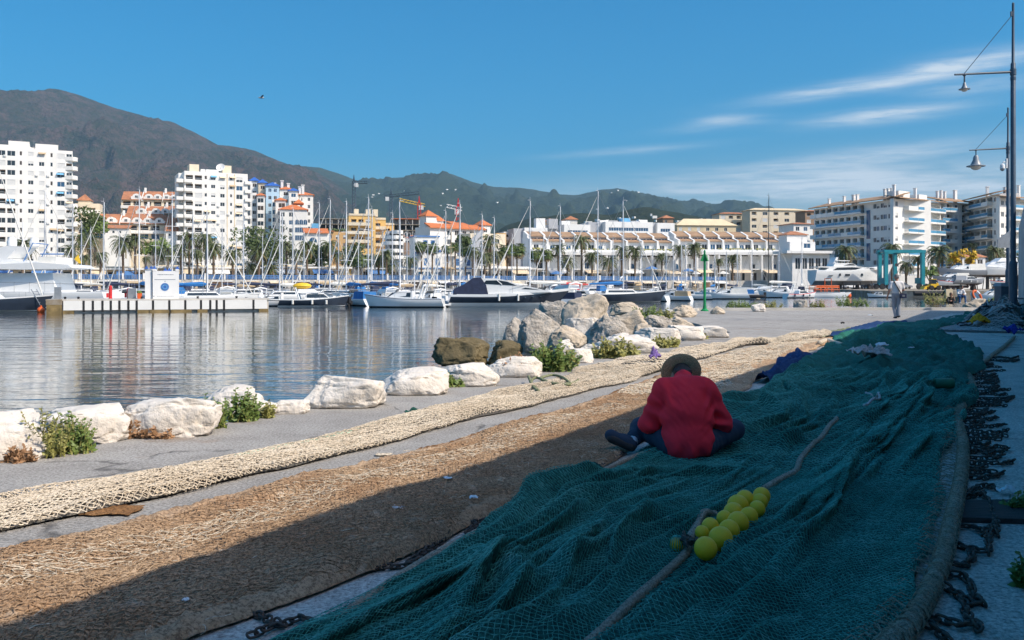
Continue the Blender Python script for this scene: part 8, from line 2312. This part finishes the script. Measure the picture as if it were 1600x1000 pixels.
# ------------------------------------------------------------------ people: smooth distance fields turned into one skin
def _cap(P, a, b, ra, rb):
 a, b = np.array(a, float), np.array(b, float); ab = b - a
 h = np.clip(((P - a) @ ab) / (ab @ ab + 1e-12), 0, 1)
 return np.linalg.norm(P - a - h[..., None] * ab, axis=-1) - (ra + (rb - ra) * h)
def _ell(P, c, r, rot=None):
 q = P - np.array(c, float)
 if rot is not None: q = q @ np.array(rot)
 r = np.array(r, float); k = np.linalg.norm(q / r, axis=-1)
 return (k - 1) * r.min() * (.6 + .4 * k / (k + .2))
def _box(P, c, h, rr=.01):
 q = np.abs(P - np.array(c, float)) - (np.array(h, float) - rr)
 return np.linalg.norm(np.maximum(q, 0), axis=-1) + np.minimum(np.max(q, axis=-1), 0) - rr
def rot3(ax, deg):
 return np.array(Matrix.Rotation(R(deg), 3, ax))
def skin_mesh(name, parts, h, k, m, parent=None, loc=(0, 0, 0), rz=0.0, disp=None, cut=None):
 """parts: ('c', a, b, ra, rb) or ('e', centre, radii[, rot]); joined softly over k, surface by naive surface nets"""
 lo, hi = np.full(3, 1e9), np.full(3, -1e9)
 for p in parts:
  if p[0] == 'c': pts = [(np.array(p[1]), p[3]), (np.array(p[2]), p[4])]
  elif p[0] == 'b': pts = [(np.array(p[1]), max(p[2]) * 1.8)]
  else: pts = [(np.array(p[1]), max(p[2]))]
  for c, r in pts: lo = np.minimum(lo, c - r); hi = np.maximum(hi, c + r)
 lo, hi = lo - 3 * h - k * .4, hi + 3 * h + k * .4
 n = np.ceil((hi - lo) / h).astype(int) + 1
 ax = [lo[i] + h * np.arange(n[i]) for i in range(3)]
 G3 = np.stack(np.meshgrid(*ax, indexing='ij'), -1)
 D = None
 for p in parts:
  kk = k
  if p[0] == 'c': d = _cap(G3, *p[1:5]); kk = p[5] if len(p) > 5 else k
  elif p[0] == 'b': d = _box(G3, p[1], p[2])
  else: d = _ell(G3, p[1], p[2], p[3] if len(p) > 3 else None)
  if D is None: D = d
  else:
   t = np.clip(.5 + .5 * (d - D) / kk, 0, 1); D = d * (1 - t) + D * t - kk * t * (1 - t)
 if disp is not None: D = D - disp(G3)
 if cut is not None: D = np.maximum(D, cut(G3))
 ins = D < 0
 acc = np.zeros((*(n - 1), 3)); cnt = np.zeros(n - 1)
 sl = lambda o: tuple(slice(o[i], n[i] - 1 + o[i]) for i in range(3))
 corner = [(i, j, l) for i in (0, 1) for j in (0, 1) for l in (0, 1)]
 for a in corner:
  for axis in range(3):
   if a[axis]: continue
   b = list(a); b[axis] = 1; b = tuple(b)
   da, db = D[sl(a)], D[sl(b)]; cr = ins[sl(a)] != ins[sl(b)]
   with np.errstate(divide='ignore', invalid='ignore'): t = np.where(cr, da / (da - db), 0)
   for i in range(3): acc[..., i] += np.where(cr, a[i] + (t if i == axis else 0), 0)
   cnt += cr
 act = cnt > 0; idx = np.full(n - 1, -1); idx[act] = np.arange(act.sum())
 cell = np.argwhere(act); V = lo + h * (cell + acc[act] / cnt[act][:, None])
 quads = []
 for axis in range(3):
  o = [0, 0, 0]; o[axis] = 1
  A = ins[tuple(slice(0, n[i] - o[i]) for i in range(3))]; B = ins[tuple(slice(o[i], n[i]) for i in range(3))]
  e = np.argwhere(A != B); fl = A[tuple(e.T)]
  u, w = (axis + 1) % 3, (axis + 2) % 3
  ok = (e[:, u] > 0) & (e[:, w] > 0) & (e[:, u] < n[u] - 1) & (e[:, w] < n[w] - 1); e, fl = e[ok], fl[ok]
  def at(du, dw):
   c = e.copy(); c[:, u] -= du; c[:, w] -= dw; return idx[tuple(c.T)]
  q = np.stack([at(0, 0), at(1, 0), at(1, 1), at(0, 1)], 1); q = np.where(fl[:, None], q, q[:, ::-1]); quads.append(q)
 me = np_mesh(name, V, np.concatenate(quads), m, True)
 o = link_obj(name, me, parent, loc, (0, 0, rz))
 return o
def hand(c, fwd, palm, side, s=1.0, curl=.5):
 """palm, four unequal bent fingers and a thumb; fwd = finger direction, palm = palm normal, side = thumb side"""
 c, f, pn, sd_ = Vector(c), Vector(fwd).normalized(), Vector(palm).normalized(), Vector(side).normalized()
 out = []
 for i, (o, L) in enumerate(((.030, .072), (.010, .080), (-.010, .074), (-.029, .058))):
  b = c + sd_ * o * s + f * .045 * s
  out.append(('c', tuple(c + sd_ * o * .7 * s - f * .035 * s), tuple(b), .014 * s, .0115 * s))
  a1 = f * math.cos(curl * .7) + pn * math.sin(curl * .7); p1 = b + a1 * L * .5 * s
  a2 = f * math.cos(curl * 1.9) + pn * math.sin(curl * 1.9); p2 = p1 + a2 * L * .5 * s
  out += [('c', tuple(b), tuple(p1), .0105 * s, .0095 * s, .006), ('c', tuple(p1), tuple(p2), .0095 * s, .0078 * s, .006)]
 t0 = c + sd_ * .03 * s - f * .02 * s; t1 = t0 + (sd_ * .8 + f * .6 + pn * .2) * .042 * s; t2 = t1 + (f * .9 + sd_ * .2 + pn * .4) * .032 * s
 return out + [('c', tuple(t0), tuple(t1), .014 * s, .011 * s, .008), ('c', tuple(t1), tuple(t2), .011 * s, .0085 * s, .006)]
def head_parts(c, Rm, s=1.0):
 """head looking along Rm's local +Y: skull, jaw, nose, ears, brow, lips"""
 c = np.array(c); T = lambda x, y, z: tuple(c + Rm @ np.array([x, y, z]) * s)
 return [('e', T(0, -.005, .03), (.076 * s, .096 * s, .105 * s), Rm), ('e', T(0, .03, -.045), (.058 * s, .066 * s, .07 * s), Rm), ('c', T(0, .085, .03), T(0, .112, -.008), .010 * s, .016 * s, .012),
   ('e', T(.080, -.005, .0), (.012 * s, .024 * s, .034 * s), Rm), ('e', T(-.080, -.005, .0), (.012 * s, .024 * s, .034 * s), Rm), ('c', T(-.04, .078, .042), T(.04, .078, .042), .012 * s, .012 * s), ('c', T(-.024, .082, -.048), T(.024, .082, -.048), .009 * s, .009 * s, .008)]
def face_bits(root, c, Rm, s=1.0):
 c = np.array(c); T = lambda x, y, z: tuple(c + Rm @ np.array([x, y, z]) * s)
 for sg in (-1, 1):
  mb = MB(); mb.sphere(T(sg * .032, .078, .022), .0135 * s, 10, 7); mb.build('eye', M['white_paint'], root, smooth=True)
 mb = MB(); mb.tube(T(-.022, .089, -.048), T(.022, .089, -.048), .005 * s, n=6); mb.build('mouth', M['red_antifoul'], root)
# ---- the man mending nets, seen from behind
def seated_man():
 g = G(1077, 721, 0.0)
 r = empty('person', (g.x, g.y + .02, .015), R(-3), 'seated person in red sweater and straw hat mending nets with back turned', 'person')
 r.scale = (.96, .96, .96)
 Hc = np.array((.012, .47, .595)); Hr = rot3('X', -64)
 body = head_parts(Hc, Hr) + [('c', (0, .26, .50), tuple(Hc + (0, -.05, -.02)), .062, .056), ('e', (0, .16, .36), (.165, .105, .24), rot3('X', -18)), ('e', (0, .03, .12), (.17, .13, .12))]
 for sg in (-1, 1):
  sh, elb, wr = (sg * .185, .19, .50), (sg * .285, .22, .26), (sg * .10, .47, .21)
  body += [('c', sh, elb, .052, .042), ('c', elb, wr, .042, .028)]
  body += hand((sg * .062, .535, .20), (-sg * .45, .85, -.2), (-sg * .6, -.1, -.7), (0, .3, .9), 1.0, .7)
 kneeL, ankL = (-.345, .42, .18), (-.44, .20, .085)
 kneeR, ankR = (.43, .36, .18), (.10, .62, .07)
 for hip, kn, an in (((-.10, .06, .12), kneeL, ankL), ((.10, .06, .12), kneeR, ankR)): body += [('c', hip, kn, .082, .058), ('c', kn, an, .054, .036)]
 skin_mesh('body', body, .0085, .03, M['skin'], r)
 face_bits(r, Hc, Hr)
 # sweater: hunched broad back, sleeves bunched at the elbows
 def folds(P):
  x, y, z = P[..., 0], P[..., 1], P[..., 2]
  v = rid2(x * 5.5 + 2.5 * z, z * 2.2 + y * 2, 3) - .6
  w = np.sin(z * 52 + x * 20 + 3 * vn2(x * 9, z * 9)) * np.exp(-((np.abs(x) - .27) / .07) ** 2) * np.clip(1.3 - np.abs(z - .30) * 5, 0, 1)
  u = np.sin(np.abs(x) * 60 - z * 22 + 4 * vn2(x * 7 + 3, z * 6)) * np.exp(-((np.abs(x) - .17) / .05) ** 2) * np.clip(1 - np.abs(z - .42) * 5, 0, 1)
  return .026 * v + .013 * w + .012 * u + .010 * (1 - rid2(x * 3 + 1.2 * z, z * 9 - np.abs(x) * 8, 2)) + .010 * np.exp(-((z - .06) / .05) ** 2) * np.sin(x * 46 + 1)
 sw = [('e', (0, .04, .12), (.20, .16, .17)), ('e', (0, .10, .31), (.205, .150, .22), rot3('X', -14)), ('e', (0, .19, .46), (.215, .125, .135), rot3('X', -25)), ('c', (-.15, .21, .55), (.15, .21, .55), .076, .076), ('c', (0, .26, .55), (.0, .345, .60), .085, .072)]
 for sg in (-1, 1):
  sw += [('c', (sg * .185, .20, .50), (sg * .292, .205, .25), .085, .075), ('c', (sg * .292, .205, .25), (sg * .13, .45, .215), .074, .044)]
 skin_mesh('sweater', sw, .0085, .05, M['red_cloth'], r, disp=folds, cut=lambda P: .018 + .012 * np.sin(P[..., 0] * 17) - P[..., 2])
 def tf(P): return .018 * (rid2(P[..., 0] * 14 + P[..., 2] * 5, P[..., 1] * 12, 2) - .5)
 tr = [('e', (0, .075, .085), (.185, .145, .10))]
 for hip, kn, an in (((-.11, .05, .105), kneeL, ankL), ((.11, .05, .105), kneeR, ankR)): tr += [('c', hip, kn, .098, .078), ('c', kn, tuple(np.array(kn) * .34 + np.array(an) * .66), .076, .062)]
 skin_mesh('trousers', tr, .0095, .045, M['denim'], r, disp=tf)
 for kn, an, toe, nm in ((kneeL, ankL, (-.605, .20, .15), 'shoe'), (kneeR, ankR, (.0, .70, .06), 'shoe')):
  a, t = np.array(an), np.array(toe); d = (t - a) / np.linalg.norm(t - a)
  mb = MB(); mb.tube(tuple(np.array(kn) * .45 + a * .55), tuple(a), .048, .047, 12); mb.build('sock', M['plastic_white'], r, smooth=True)
  s_ = skin_mesh('shoe', [('c', tuple(a + (0, 0, -.01)), tuple(a + d * .06), .052, .05), ('c', tuple(a + d * .04), tuple(t), .048, .040), ('e', tuple(t), (.046, .046, .042))], .008, .03, M['denim'], r)
  sole = skin_mesh('sole', [('c', tuple(a + np.array((0, -.03, -.028))), tuple(t + np.array((0, -.028, -.022))), .036, .036)], .008, .02, M['black_rubber'], s_)
 # hair under the hat, short and dark grey at the nape
 T = lambda x, y, z: tuple(Hc + Hr @ np.array([x, y, z]))
 skin_mesh('hair', [('e', T(0, -.022, .035), (.081, .090, .100), Hr), ('c', T(-.045, -.070, -.015), T(.045, -.070, -.015), .034, .034)], .0085, .02, M['hair_dark'], r, disp=lambda P: .003 * fbm3(P * 60, 2))
 # straw hat, tipped far forward so the underside of its brim shows
 hat = empty('straw_hat', T(0, -.012, .078), 0, parent=r)
 q = Matrix(Hr.tolist()).to_4x4(); hat.rotation_euler = (q @ Matrix.Rotation(R(-4), 4, 'X')).to_euler()
 mb = MB(); mb.lathe([(.088, .0), (.120, -.006), (.160, -.004), (.172, .004), (.170, .010), (.160, .004), (.120, .003), (.093, .010)], 40)
 mb.build('brim', M['straw'], hat, smooth=True)
 mb = MB(); mb.lathe([(.0935, .009), (.091, .05), (.084, .085), (.065, .105), (.01, .108)], 32); mb.lathe([(.089, .0), (.086, .05), (.08, .08), (.06, .099), (.01, .102)], 32)
 mb.build('crown', M['straw'], hat, smooth=True)
 mb = MB(); mb.lathe([(.0955, .012), (.0950, .034), (.0925, .034), (.0925, .012)], 32); mb.build('hat_band', M['hair_dark'], hat, smooth=True)
 # pale work patch and mending needle are in the hands, out of sight
 mb = MB(); mb.tube((.02, .56, .205), (.0, .66, .235), .004, .003, 6); tag(mb.build('netting_needle', M['plastic_white'], None, (g.x, g.y + .02, .03), (0, 0, R(-3))), 'pale netting needle held in the hands of the person in red', 'needle')
seated_man()
def walking_man():
 g = G(1401, 497.5, 0.0); s = 1.0
 r = empty('person', tuple(g), R(-4), 'person walking away in grey T-shirt and grey trousers with shoulder bag', 'person')
 Hc = np.array((.0, .03, 1.62)); Hr = rot3('X', -6)
 body = head_parts(Hc, Hr) + [('c', (0, 0, 1.42), tuple(Hc - (0, .01, .05)), .058, .054), ('e', (0, 0, 1.22), (.175, .11, .24)), ('e', (0, 0, .98), (.155, .11, .13))]
 armL = ((-.20, 0, 1.38), (-.285, -.02, 1.11), (-.325, .07, .87)); armR = ((.20, 0, 1.38), (.275, .05, 1.12), (.20, .27, 1.02))
 for (a, b, c), sg in ((armL, -1), (armR, 1)):
  body += [('c', a, b, .052, .042), ('c', b, c, .041, .029)]
  body += hand((c[0] - .008, c[1] + .02, c[2] - .07), (-.1 if sg < 0 else -.5, .25 if sg < 0 else .8, -.95 if sg < 0 else -.1), (-sg * 1.0, .1, 0), (0, .95, .2), 1.0, .45)
 legs = (((-.095, 0, .93), (-.075, .10, .50), (-.04, -.02, .10)), ((.095, 0, .93), (.085, .02, .49), (.055, -.10, .14)))
 for a, b, c in legs: body += [('c', a, b, .082, .056), ('c', b, c, .052, .036)]
 skin_mesh('body', body, .009, .035, M['skin'], r); face_bits(r, Hc, Hr)
 fo = lambda P: .008 * (rid2(P[..., 0] * 9 + P[..., 2] * 3, P[..., 2] * 4, 2) - .5)
 sw = [('e', (0, 0, 1.25), (.205, .135, .22)), ('e', (0, .0, 1.05), (.195, .135, .15)), ('c', (-.14, 0, 1.405), (.14, 0, 1.405), .075, .075)]
 for a, b, c in (armL, armR): sw += [('c', a, tuple(np.array(a) * .35 + np.array(b) * .65), .075, .078)]
 skin_mesh('shirt', sw, .011, .04, M['grey_cloth'], r, disp=fo, cut=lambda P: np.maximum(.985 - P[..., 2], P[..., 2] - 1.475))
 tr = [('e', (0, 0, .95), (.168, .13, .13))]
 for a, b, c in legs: tr += [('c', a, b, .098, .074), ('c', b, tuple(np.array(c) + (0, 0, -.01)), .074, .058)]
 skin_mesh('trousers', tr, .011, .03, M['trouser_cloth'], r, disp=fo)
 for (a, b, c) in legs:
  mb_ = skin_mesh('shoe', [('c', (c[0], c[1] - .03, c[2] - .055), (c[0], c[1] + .17, c[2] - .065), .044, .036)], .009, .02, M['black_rubber'], r)
  skin_mesh('sole', [('c', (c[0], c[1] - .04, c[2] - .085), (c[0], c[1] + .18, c[2] - .088), .022, .020)], .009, .02, M['plastic_white'], mb_)
 T = lambda x, y, z: tuple(Hc + Hr @ np.array([x, y, z]))
 skin_mesh('hair', [('e', T(0, -.02, .045), (.083, .094, .100), Hr), ('c', T(-.04, -.07, -.01), T(.04, -.07, -.01), .036, .036)], .009, .02, M['hair_grey'], r)
 mb = MB(); mb.box(.06, -.235, .80, .30, -.145, .98); mb.box(.08, -.25, .81, .28, -.235, .92)
 mb2 = MB(); P_ = [(-.13, .0, 1.49), (-.12, -.09, 1.45), (-.06, -.145, 1.30), (.03, -.155, 1.14), (.12, -.165, .97)]
 b = tag(mb.build('shoulder_bag', M['sail_navy'], None, tuple(g), (0, 0, R(-4))), 'dark shoulder bag on the walking person\'s right hip', 'bag')
 mb2.path(P_, .022, 6); mb2.path([(-.13, 0, 1.49), (-.10, .11, 1.40), (.06, .14, 1.2), (.22, .08, 1.0), (.24, -.15, .96)], .02, 6); mb2.build('strap', M['hair_dark'], b)
 mb = MB(); mb.box(.13, -.262, .86, .22, -.25, .93); mb.build('clasp', M['steel'], b)
walking_man()
def kerb_people():
 g = G(1502, 474, 0.0)
 mb = MB(); mb.cbox((g.x, g.y + .25, .22), .7, .5, .44, 0, .1, .9); tag(mb.build('stone_block', M['concrete_old']), 'low stone block under the seated person in jeans', 'block')
 r = empty('person', (g.x, g.y, 0), R(176), 'seated person in grey top and blue jeans looking down at the far kerb', 'person')
 Hc = np.array((0, .08, 1.14)); Hr = rot3('X', -38)
 body = head_parts(Hc, Hr) + [('c', (0, -.08, .96), tuple(Hc - (0, .03, .05)), .055, .05), ('e', (0, -.16, .72), (.16, .11, .24), rot3('X', -12)), ('e', (0, -.2, .50), (.16, .12, .11))]
 for sg in (-1, 1):
  a, b, c = (sg * .19, -.10, .92), (sg * .25, .06, .66), (sg * .07, .27, .64)
  body += [('c', a, b, .05, .04), ('c', b, c, .04, .028)] + hand((sg * .04, .31, .63), (-sg * .6, .7, -.2), (-sg * .5, 0, -.8), (0, .4, .8), 1, .7)
  h, k, n = (sg * .09, -.18, .50), (sg * .17, .22, .48), (sg * .19, .22, .09); body += [('c', h, k, .08, .058), ('c', k, n, .052, .036)]
 skin_mesh('body', body, .012, .035, M['skin'], r); face_bits(r, Hc, Hr)
 sw = [('e', (0, -.17, .70), (.19, .14, .25), rot3('X', -12)), ('c', (-.13, -.1, .93), (.13, -.1, .93), .07, .07)]
 for sg in (-1, 1): sw += [('c', (sg * .19, -.10, .92), (sg * .25, .06, .66), .07, .06), ('c', (sg * .25, .06, .66), (sg * .09, .25, .64), .058, .042)]
 skin_mesh('shirt', sw, .014, .04, M['grey_cloth'], r)
 tr = [('e', (0, -.2, .49), (.18, .14, .10))]
 for sg in (-1, 1): tr += [('c', (sg * .09, -.18, .50), (sg * .17, .22, .48), .092, .075), ('c', (sg * .17, .22, .48), (sg * .19, .22, .12), .073, .058)]
 skin_mesh('jeans', tr, .014, .03, mat('blue_jeans', (.06, .13, .26), .85, .15, 5), r)
 for sg in (-1, 1): skin_mesh('shoe', [('c', (sg * .19, .2, .05), (sg * .20, .36, .04), .045, .036)], .012, .02, M['plastic_white'], r)
 T = lambda x, y, z: tuple(Hc + Hr @ np.array([x, y, z]))
 skin_mesh('hair', [('e', T(0, -.02, .05), (.084, .096, .100), Hr)], .012, .02, M['hair_dark'], r)
 g = G(1486, 476, 0.0)
 r = empty('person', (g.x, g.y, 0), R(150), 'crouched person with long brown hair in dark clothes beside the one in jeans', 'person')
 Hc = np.array((.0, .12, .66)); Hr = rot3('X', -45)
 body = head_parts(Hc, Hr) + [('c', (0, -.04, .52), tuple(Hc - (0, .03, .05)), .05, .045), ('e', (0, -.12, .34), (.14, .11, .2), rot3('X', -15)), ('e', (0, -.16, .14), (.16, .13, .12))]
 for sg in (-1, 1):
  a, b, c = (sg * .16, -.06, .48), (sg * .22, .10, .28), (sg * .06, .30, .26)
  body += [('c', a, b, .045, .036), ('c', b, c, .036, .026)] + hand((sg * .04, .34, .25), (-sg * .6, .7, -.2), (-sg * .5, 0, -.8), (0, .4, .8), .95, .7)
  h, k, n = (sg * .08, -.12, .14), (sg * .18, .25, .34), (sg * .14, .34, .06); body += [('c', h, k, .075, .055), ('c', k, n, .05, .034)]
 skin_mesh('body', body, .012, .035, M['skin'], r); face_bits(r, Hc, Hr)
 cl = [('e', (0, -.12, .33), (.17, .14, .22), rot3('X', -15))]
 for sg in (-1, 1): cl += [('c', (sg * .16, -.06, .47), (sg * .22, .10, .28), .062, .055), ('c', (sg * .22, .10, .28), (sg * .08, .28, .26), .052, .04)]
 skin_mesh('jacket', cl, .014, .04, M['brown_recess'], r)
 tr = [('e', (0, -.16, .14), (.175, .14, .12))]
 for sg in (-1, 1): tr += [('c', (sg * .08, -.12, .14), (sg * .18, .25, .34), .085, .07), ('c', (sg * .18, .25, .34), (sg * .14, .34, .10), .068, .05)]
 skin_mesh('trousers', tr, .014, .03, M['hair_dark'], r)
 for sg in (-1, 1): skin_mesh('shoe', [('c', (sg * .14, .32, .04), (sg * .15, .47, .035), .04, .034)], .012, .02, M['black_rubber'], r)
 T = lambda x, y, z: tuple(Hc + Hr @ np.array([x, y, z]))
 skin_mesh('hair', [('e', T(0, -.02, .045), (.092, .104, .108), Hr), ('c', T(-.02, -.09, .0), T(-.05, -.13, -.20), .07, .05), ('c', T(.02, -.09, .0), T(.06, -.12, -.20), .07, .05)], .012, .03, M['hair_brown'], r)
kerb_people()
# ------------------------------------------------------------------ lamp posts, beacon, life ring, bin
def lamp(label, Y, u, zarm, arm, ztop, k):
 p = Vector(((u - 800) / F * Y, Y, 0))
 r = empty('street_lamp', (p.x, p.y, 0), R(4), label, 'street lamp', 'blue grey lamp posts beside the sea wall')
 mb = MB(); mb.lathe([(.17, 0), (.17, .06), (.135, .09), (.13, 2.0), (.12, 2.08), (.095, 2.14)], 18); mb.build('base', M['lamp_steel'], r, smooth=True)
 mb = MB(); mb.path([(0, 0, 2.1), (0, 0, zarm + .3), (0, 0, zarm + .35), (0, 0, ztop)], [.09, .08, .05, .04], 14); mb.sphere((0, 0, ztop), .04, 8, 6); mb.lathe([(.09, zarm - .25), (.09, zarm - .15)], 14); mb.build('pole', M['lamp_steel'], r, smooth=True)
 mb = MB(); mb.path([(.08, 0, zarm + .03), (-arm, 0, zarm - .10)], [.045, .032], 10); mb.sphere((-arm, 0, zarm - .10), .034, 8, 6); mb.lathe([(.10, zarm - .08), (.10, zarm + .12)], 12); mb.build('arm', M['lamp_steel'], r, smooth=True)
 mb = MB(); mb.tube((-arm * .84, 0, zarm - .05), (0, 0, ztop - .35), .012, n=6); mb.cbox((-.03, 0, ztop - .35), .12, .05, .16); mb.build('stay_rod', M['lamp_steel'], r)
 x = -arm * .84; z = zarm - .12
 mb = MB(); mb.tube((x, 0, z), (x, 0, z - .28), .028, n=8); mb.lathe([(.04, z - .02), (.07, z + .02), (.04, z + .06)], 10, 0, (x, 0, 0)); mb.build('hanger', M['lamp_steel'], r)
 mb = MB(); mb.lathe([(a_ * k, -b_ * k) for a_, b_ in ((.05, 0), (.085, .06), (.10, .16), (.155, .28), (.185, .335), (.30, .36), (.30, .385), (.18, .382), (.10, .26), (.05, .06))], 24, 0, (x, 0, z - .24)); sh = mb.build('shade', M['lamp_grey'], r, smooth=True)
 mb = MB(); mb.lathe([(.178 * k * math.cos(a), -.378 * k - .13 * k * math.sin(a)) for a in np.linspace(0, PI / 2 - .01, 7)], 20, 0, (x, 0, z - .24)); mb.build('globe', M['lamp_glass'], sh, smooth=True)
 return r, p
rn, pn_ = lamp('nearer lamp post with tall pole by the right edge', 30.5, 1583.0, 8.55, 2.05, 10.9, .62)
rf, pf_ = lamp('farther lamp post with round camera on its pole', 46.3, 1575.0, 8.35, 2.05, 10.45, 1.5)
# dome camera on the far pole
q = empty('dome_camera', (pf_.x, pf_.y, 0), R(4), 'white dome camera hanging from the farther lamp post', 'camera')
zc = EYE + (HZ - 262) / F * 46.3
mb = MB(); mb.path([(-.03, 0, zc + .25), (-.25, 0, zc + .30), (-.30, 0, zc + .18)], .03, 6); mb.cbox((-.06, 0, zc + .22), .1, .12, .5); mb.build('bracket', M['frame_white'], q)
mb = MB(); mb.lathe([(.04, .2), (.10, .16), (.125, .02), (.12, -.05)], 16, 0, (-.30, 0, zc)); mb.build('housing', M['frame_white'], q, smooth=True)
mb = MB(); mb.lathe([(.115, -.051), (.10, -.12), (.05, -.17), (.005, -.185)], 16, 0, (-.30, 0, zc)); mb.build('dome', M['lamp_grey'], q, smooth=True)
# small road sign seen edge on, on the far pole
zc = EYE + (HZ - 374) / F * 44
q = W(1568, 374, 44.8); mb = MB(); mb.prism([(-.35, -.42), (.32, -.42), (.32, .42), (-.35, -.02)], 'y', -.02, .02)
tag(mb.build('sign_plate', [M['lamp_grey']], None, tuple(q), (0, 0, R(10))), 'grey cut corner sign plate fixed to the farther lamp post', 'sign')
# blue bin
p = Vector(((1567 - 800) / F * 41.5, 41.5, 0)); r = empty('waste_bin', tuple(p), R(8), 'blue grey upright bin beside the lamp posts', 'bin')
mb = MB(); mb.cbox((0, 0, .62), .55, .5, 1.24, 0, 0, .95); mb.build('body', M['lamp_steel'], r)
mb = MB(); mb.cbox((0, 0, 1.33), .62, .58, .16, 0, 0, .8); mb.build('lid', M['lamp_grey'], r)
# green beacon
p = G(1101, 486, 0.0); Y = p.y; r = empty('harbour_beacon', tuple(p), 0, 'green harbour beacon with triangular topmark on a slim pole', 'beacon')
zt = EYE + (HZ - 393) / F * Y; zb = EYE + (HZ - 408) / F * Y
mb = MB(); mb.lathe([(.20, 0), (.20, .04), (.10, .12), (.068, .35), (.06, zb)], 16); mb.build('pole', M['green_paint'], r, smooth=True)
w = 8.2 / F * Y
for k, a in enumerate((0, PI / 2)):
 mb = MB(); mb.prism([(-w, 0), (w, 0), (0, zt - zb)], 'y', -.012, .012); mb.build('topmark_plate', M['green_paint'], r, (0, 0, zb + .003), (0, 0, a + .45))
mb = MB(); mb.lathe([(.05, zb), (.05, zt), (.03, zt + .08)], 10); mb.build('topmark_core', M['green_paint'], r)
# life ring on its slanted board
p = G(1523, 474, 0.0); r = empty('life_ring_stand', tuple(p), R(20), 'metal stand on the far kerb holding an orange life ring', 'stand')
mb = MB(); mb.tube((-.28, 0, 0), (-.28, 0, .86), .035, n=8); mb.tube((-.10, 0, 0), (-.10, 0, .80), .03, n=8); mb.tube((-.28, 0, .86), (.30, 0, .05), .025, n=6); mb.build('frame', M['steel'], r)
lr = empty('life_ring', (p.x + .12, p.y - .06, .52), R(20), 'orange and white life ring leaning on its stand', 'life ring')
for k in range(8):
 mb = MB(); pts = [(.26 * math.cos(a), 0, .40 * math.sin(a)) for a in np.linspace(k * PI / 4 + .002, (k + 1) * PI / 4 - .002, 6)]
 mb.path(pts, .085, 10)
 o = mb.build('segment', M['orange_paint' if k % 2 else 'plastic_white' if k in (0, 4) else 'orange_paint'], lr, rot=(R(-14), R(-32), 0), smooth=True)
# small tin and cap lying on the far concrete
mb = MB(); mb.path([(-.06, 0, .03), (.0, .02, .05), (.05, -.01, .03)], .03, 6); p = G(1317, 506, 0.0); tag(mb.build('dark_scrap', M['timber'], None, tuple(p)), 'small dark scrap on the far sunlit concrete', 'litter')
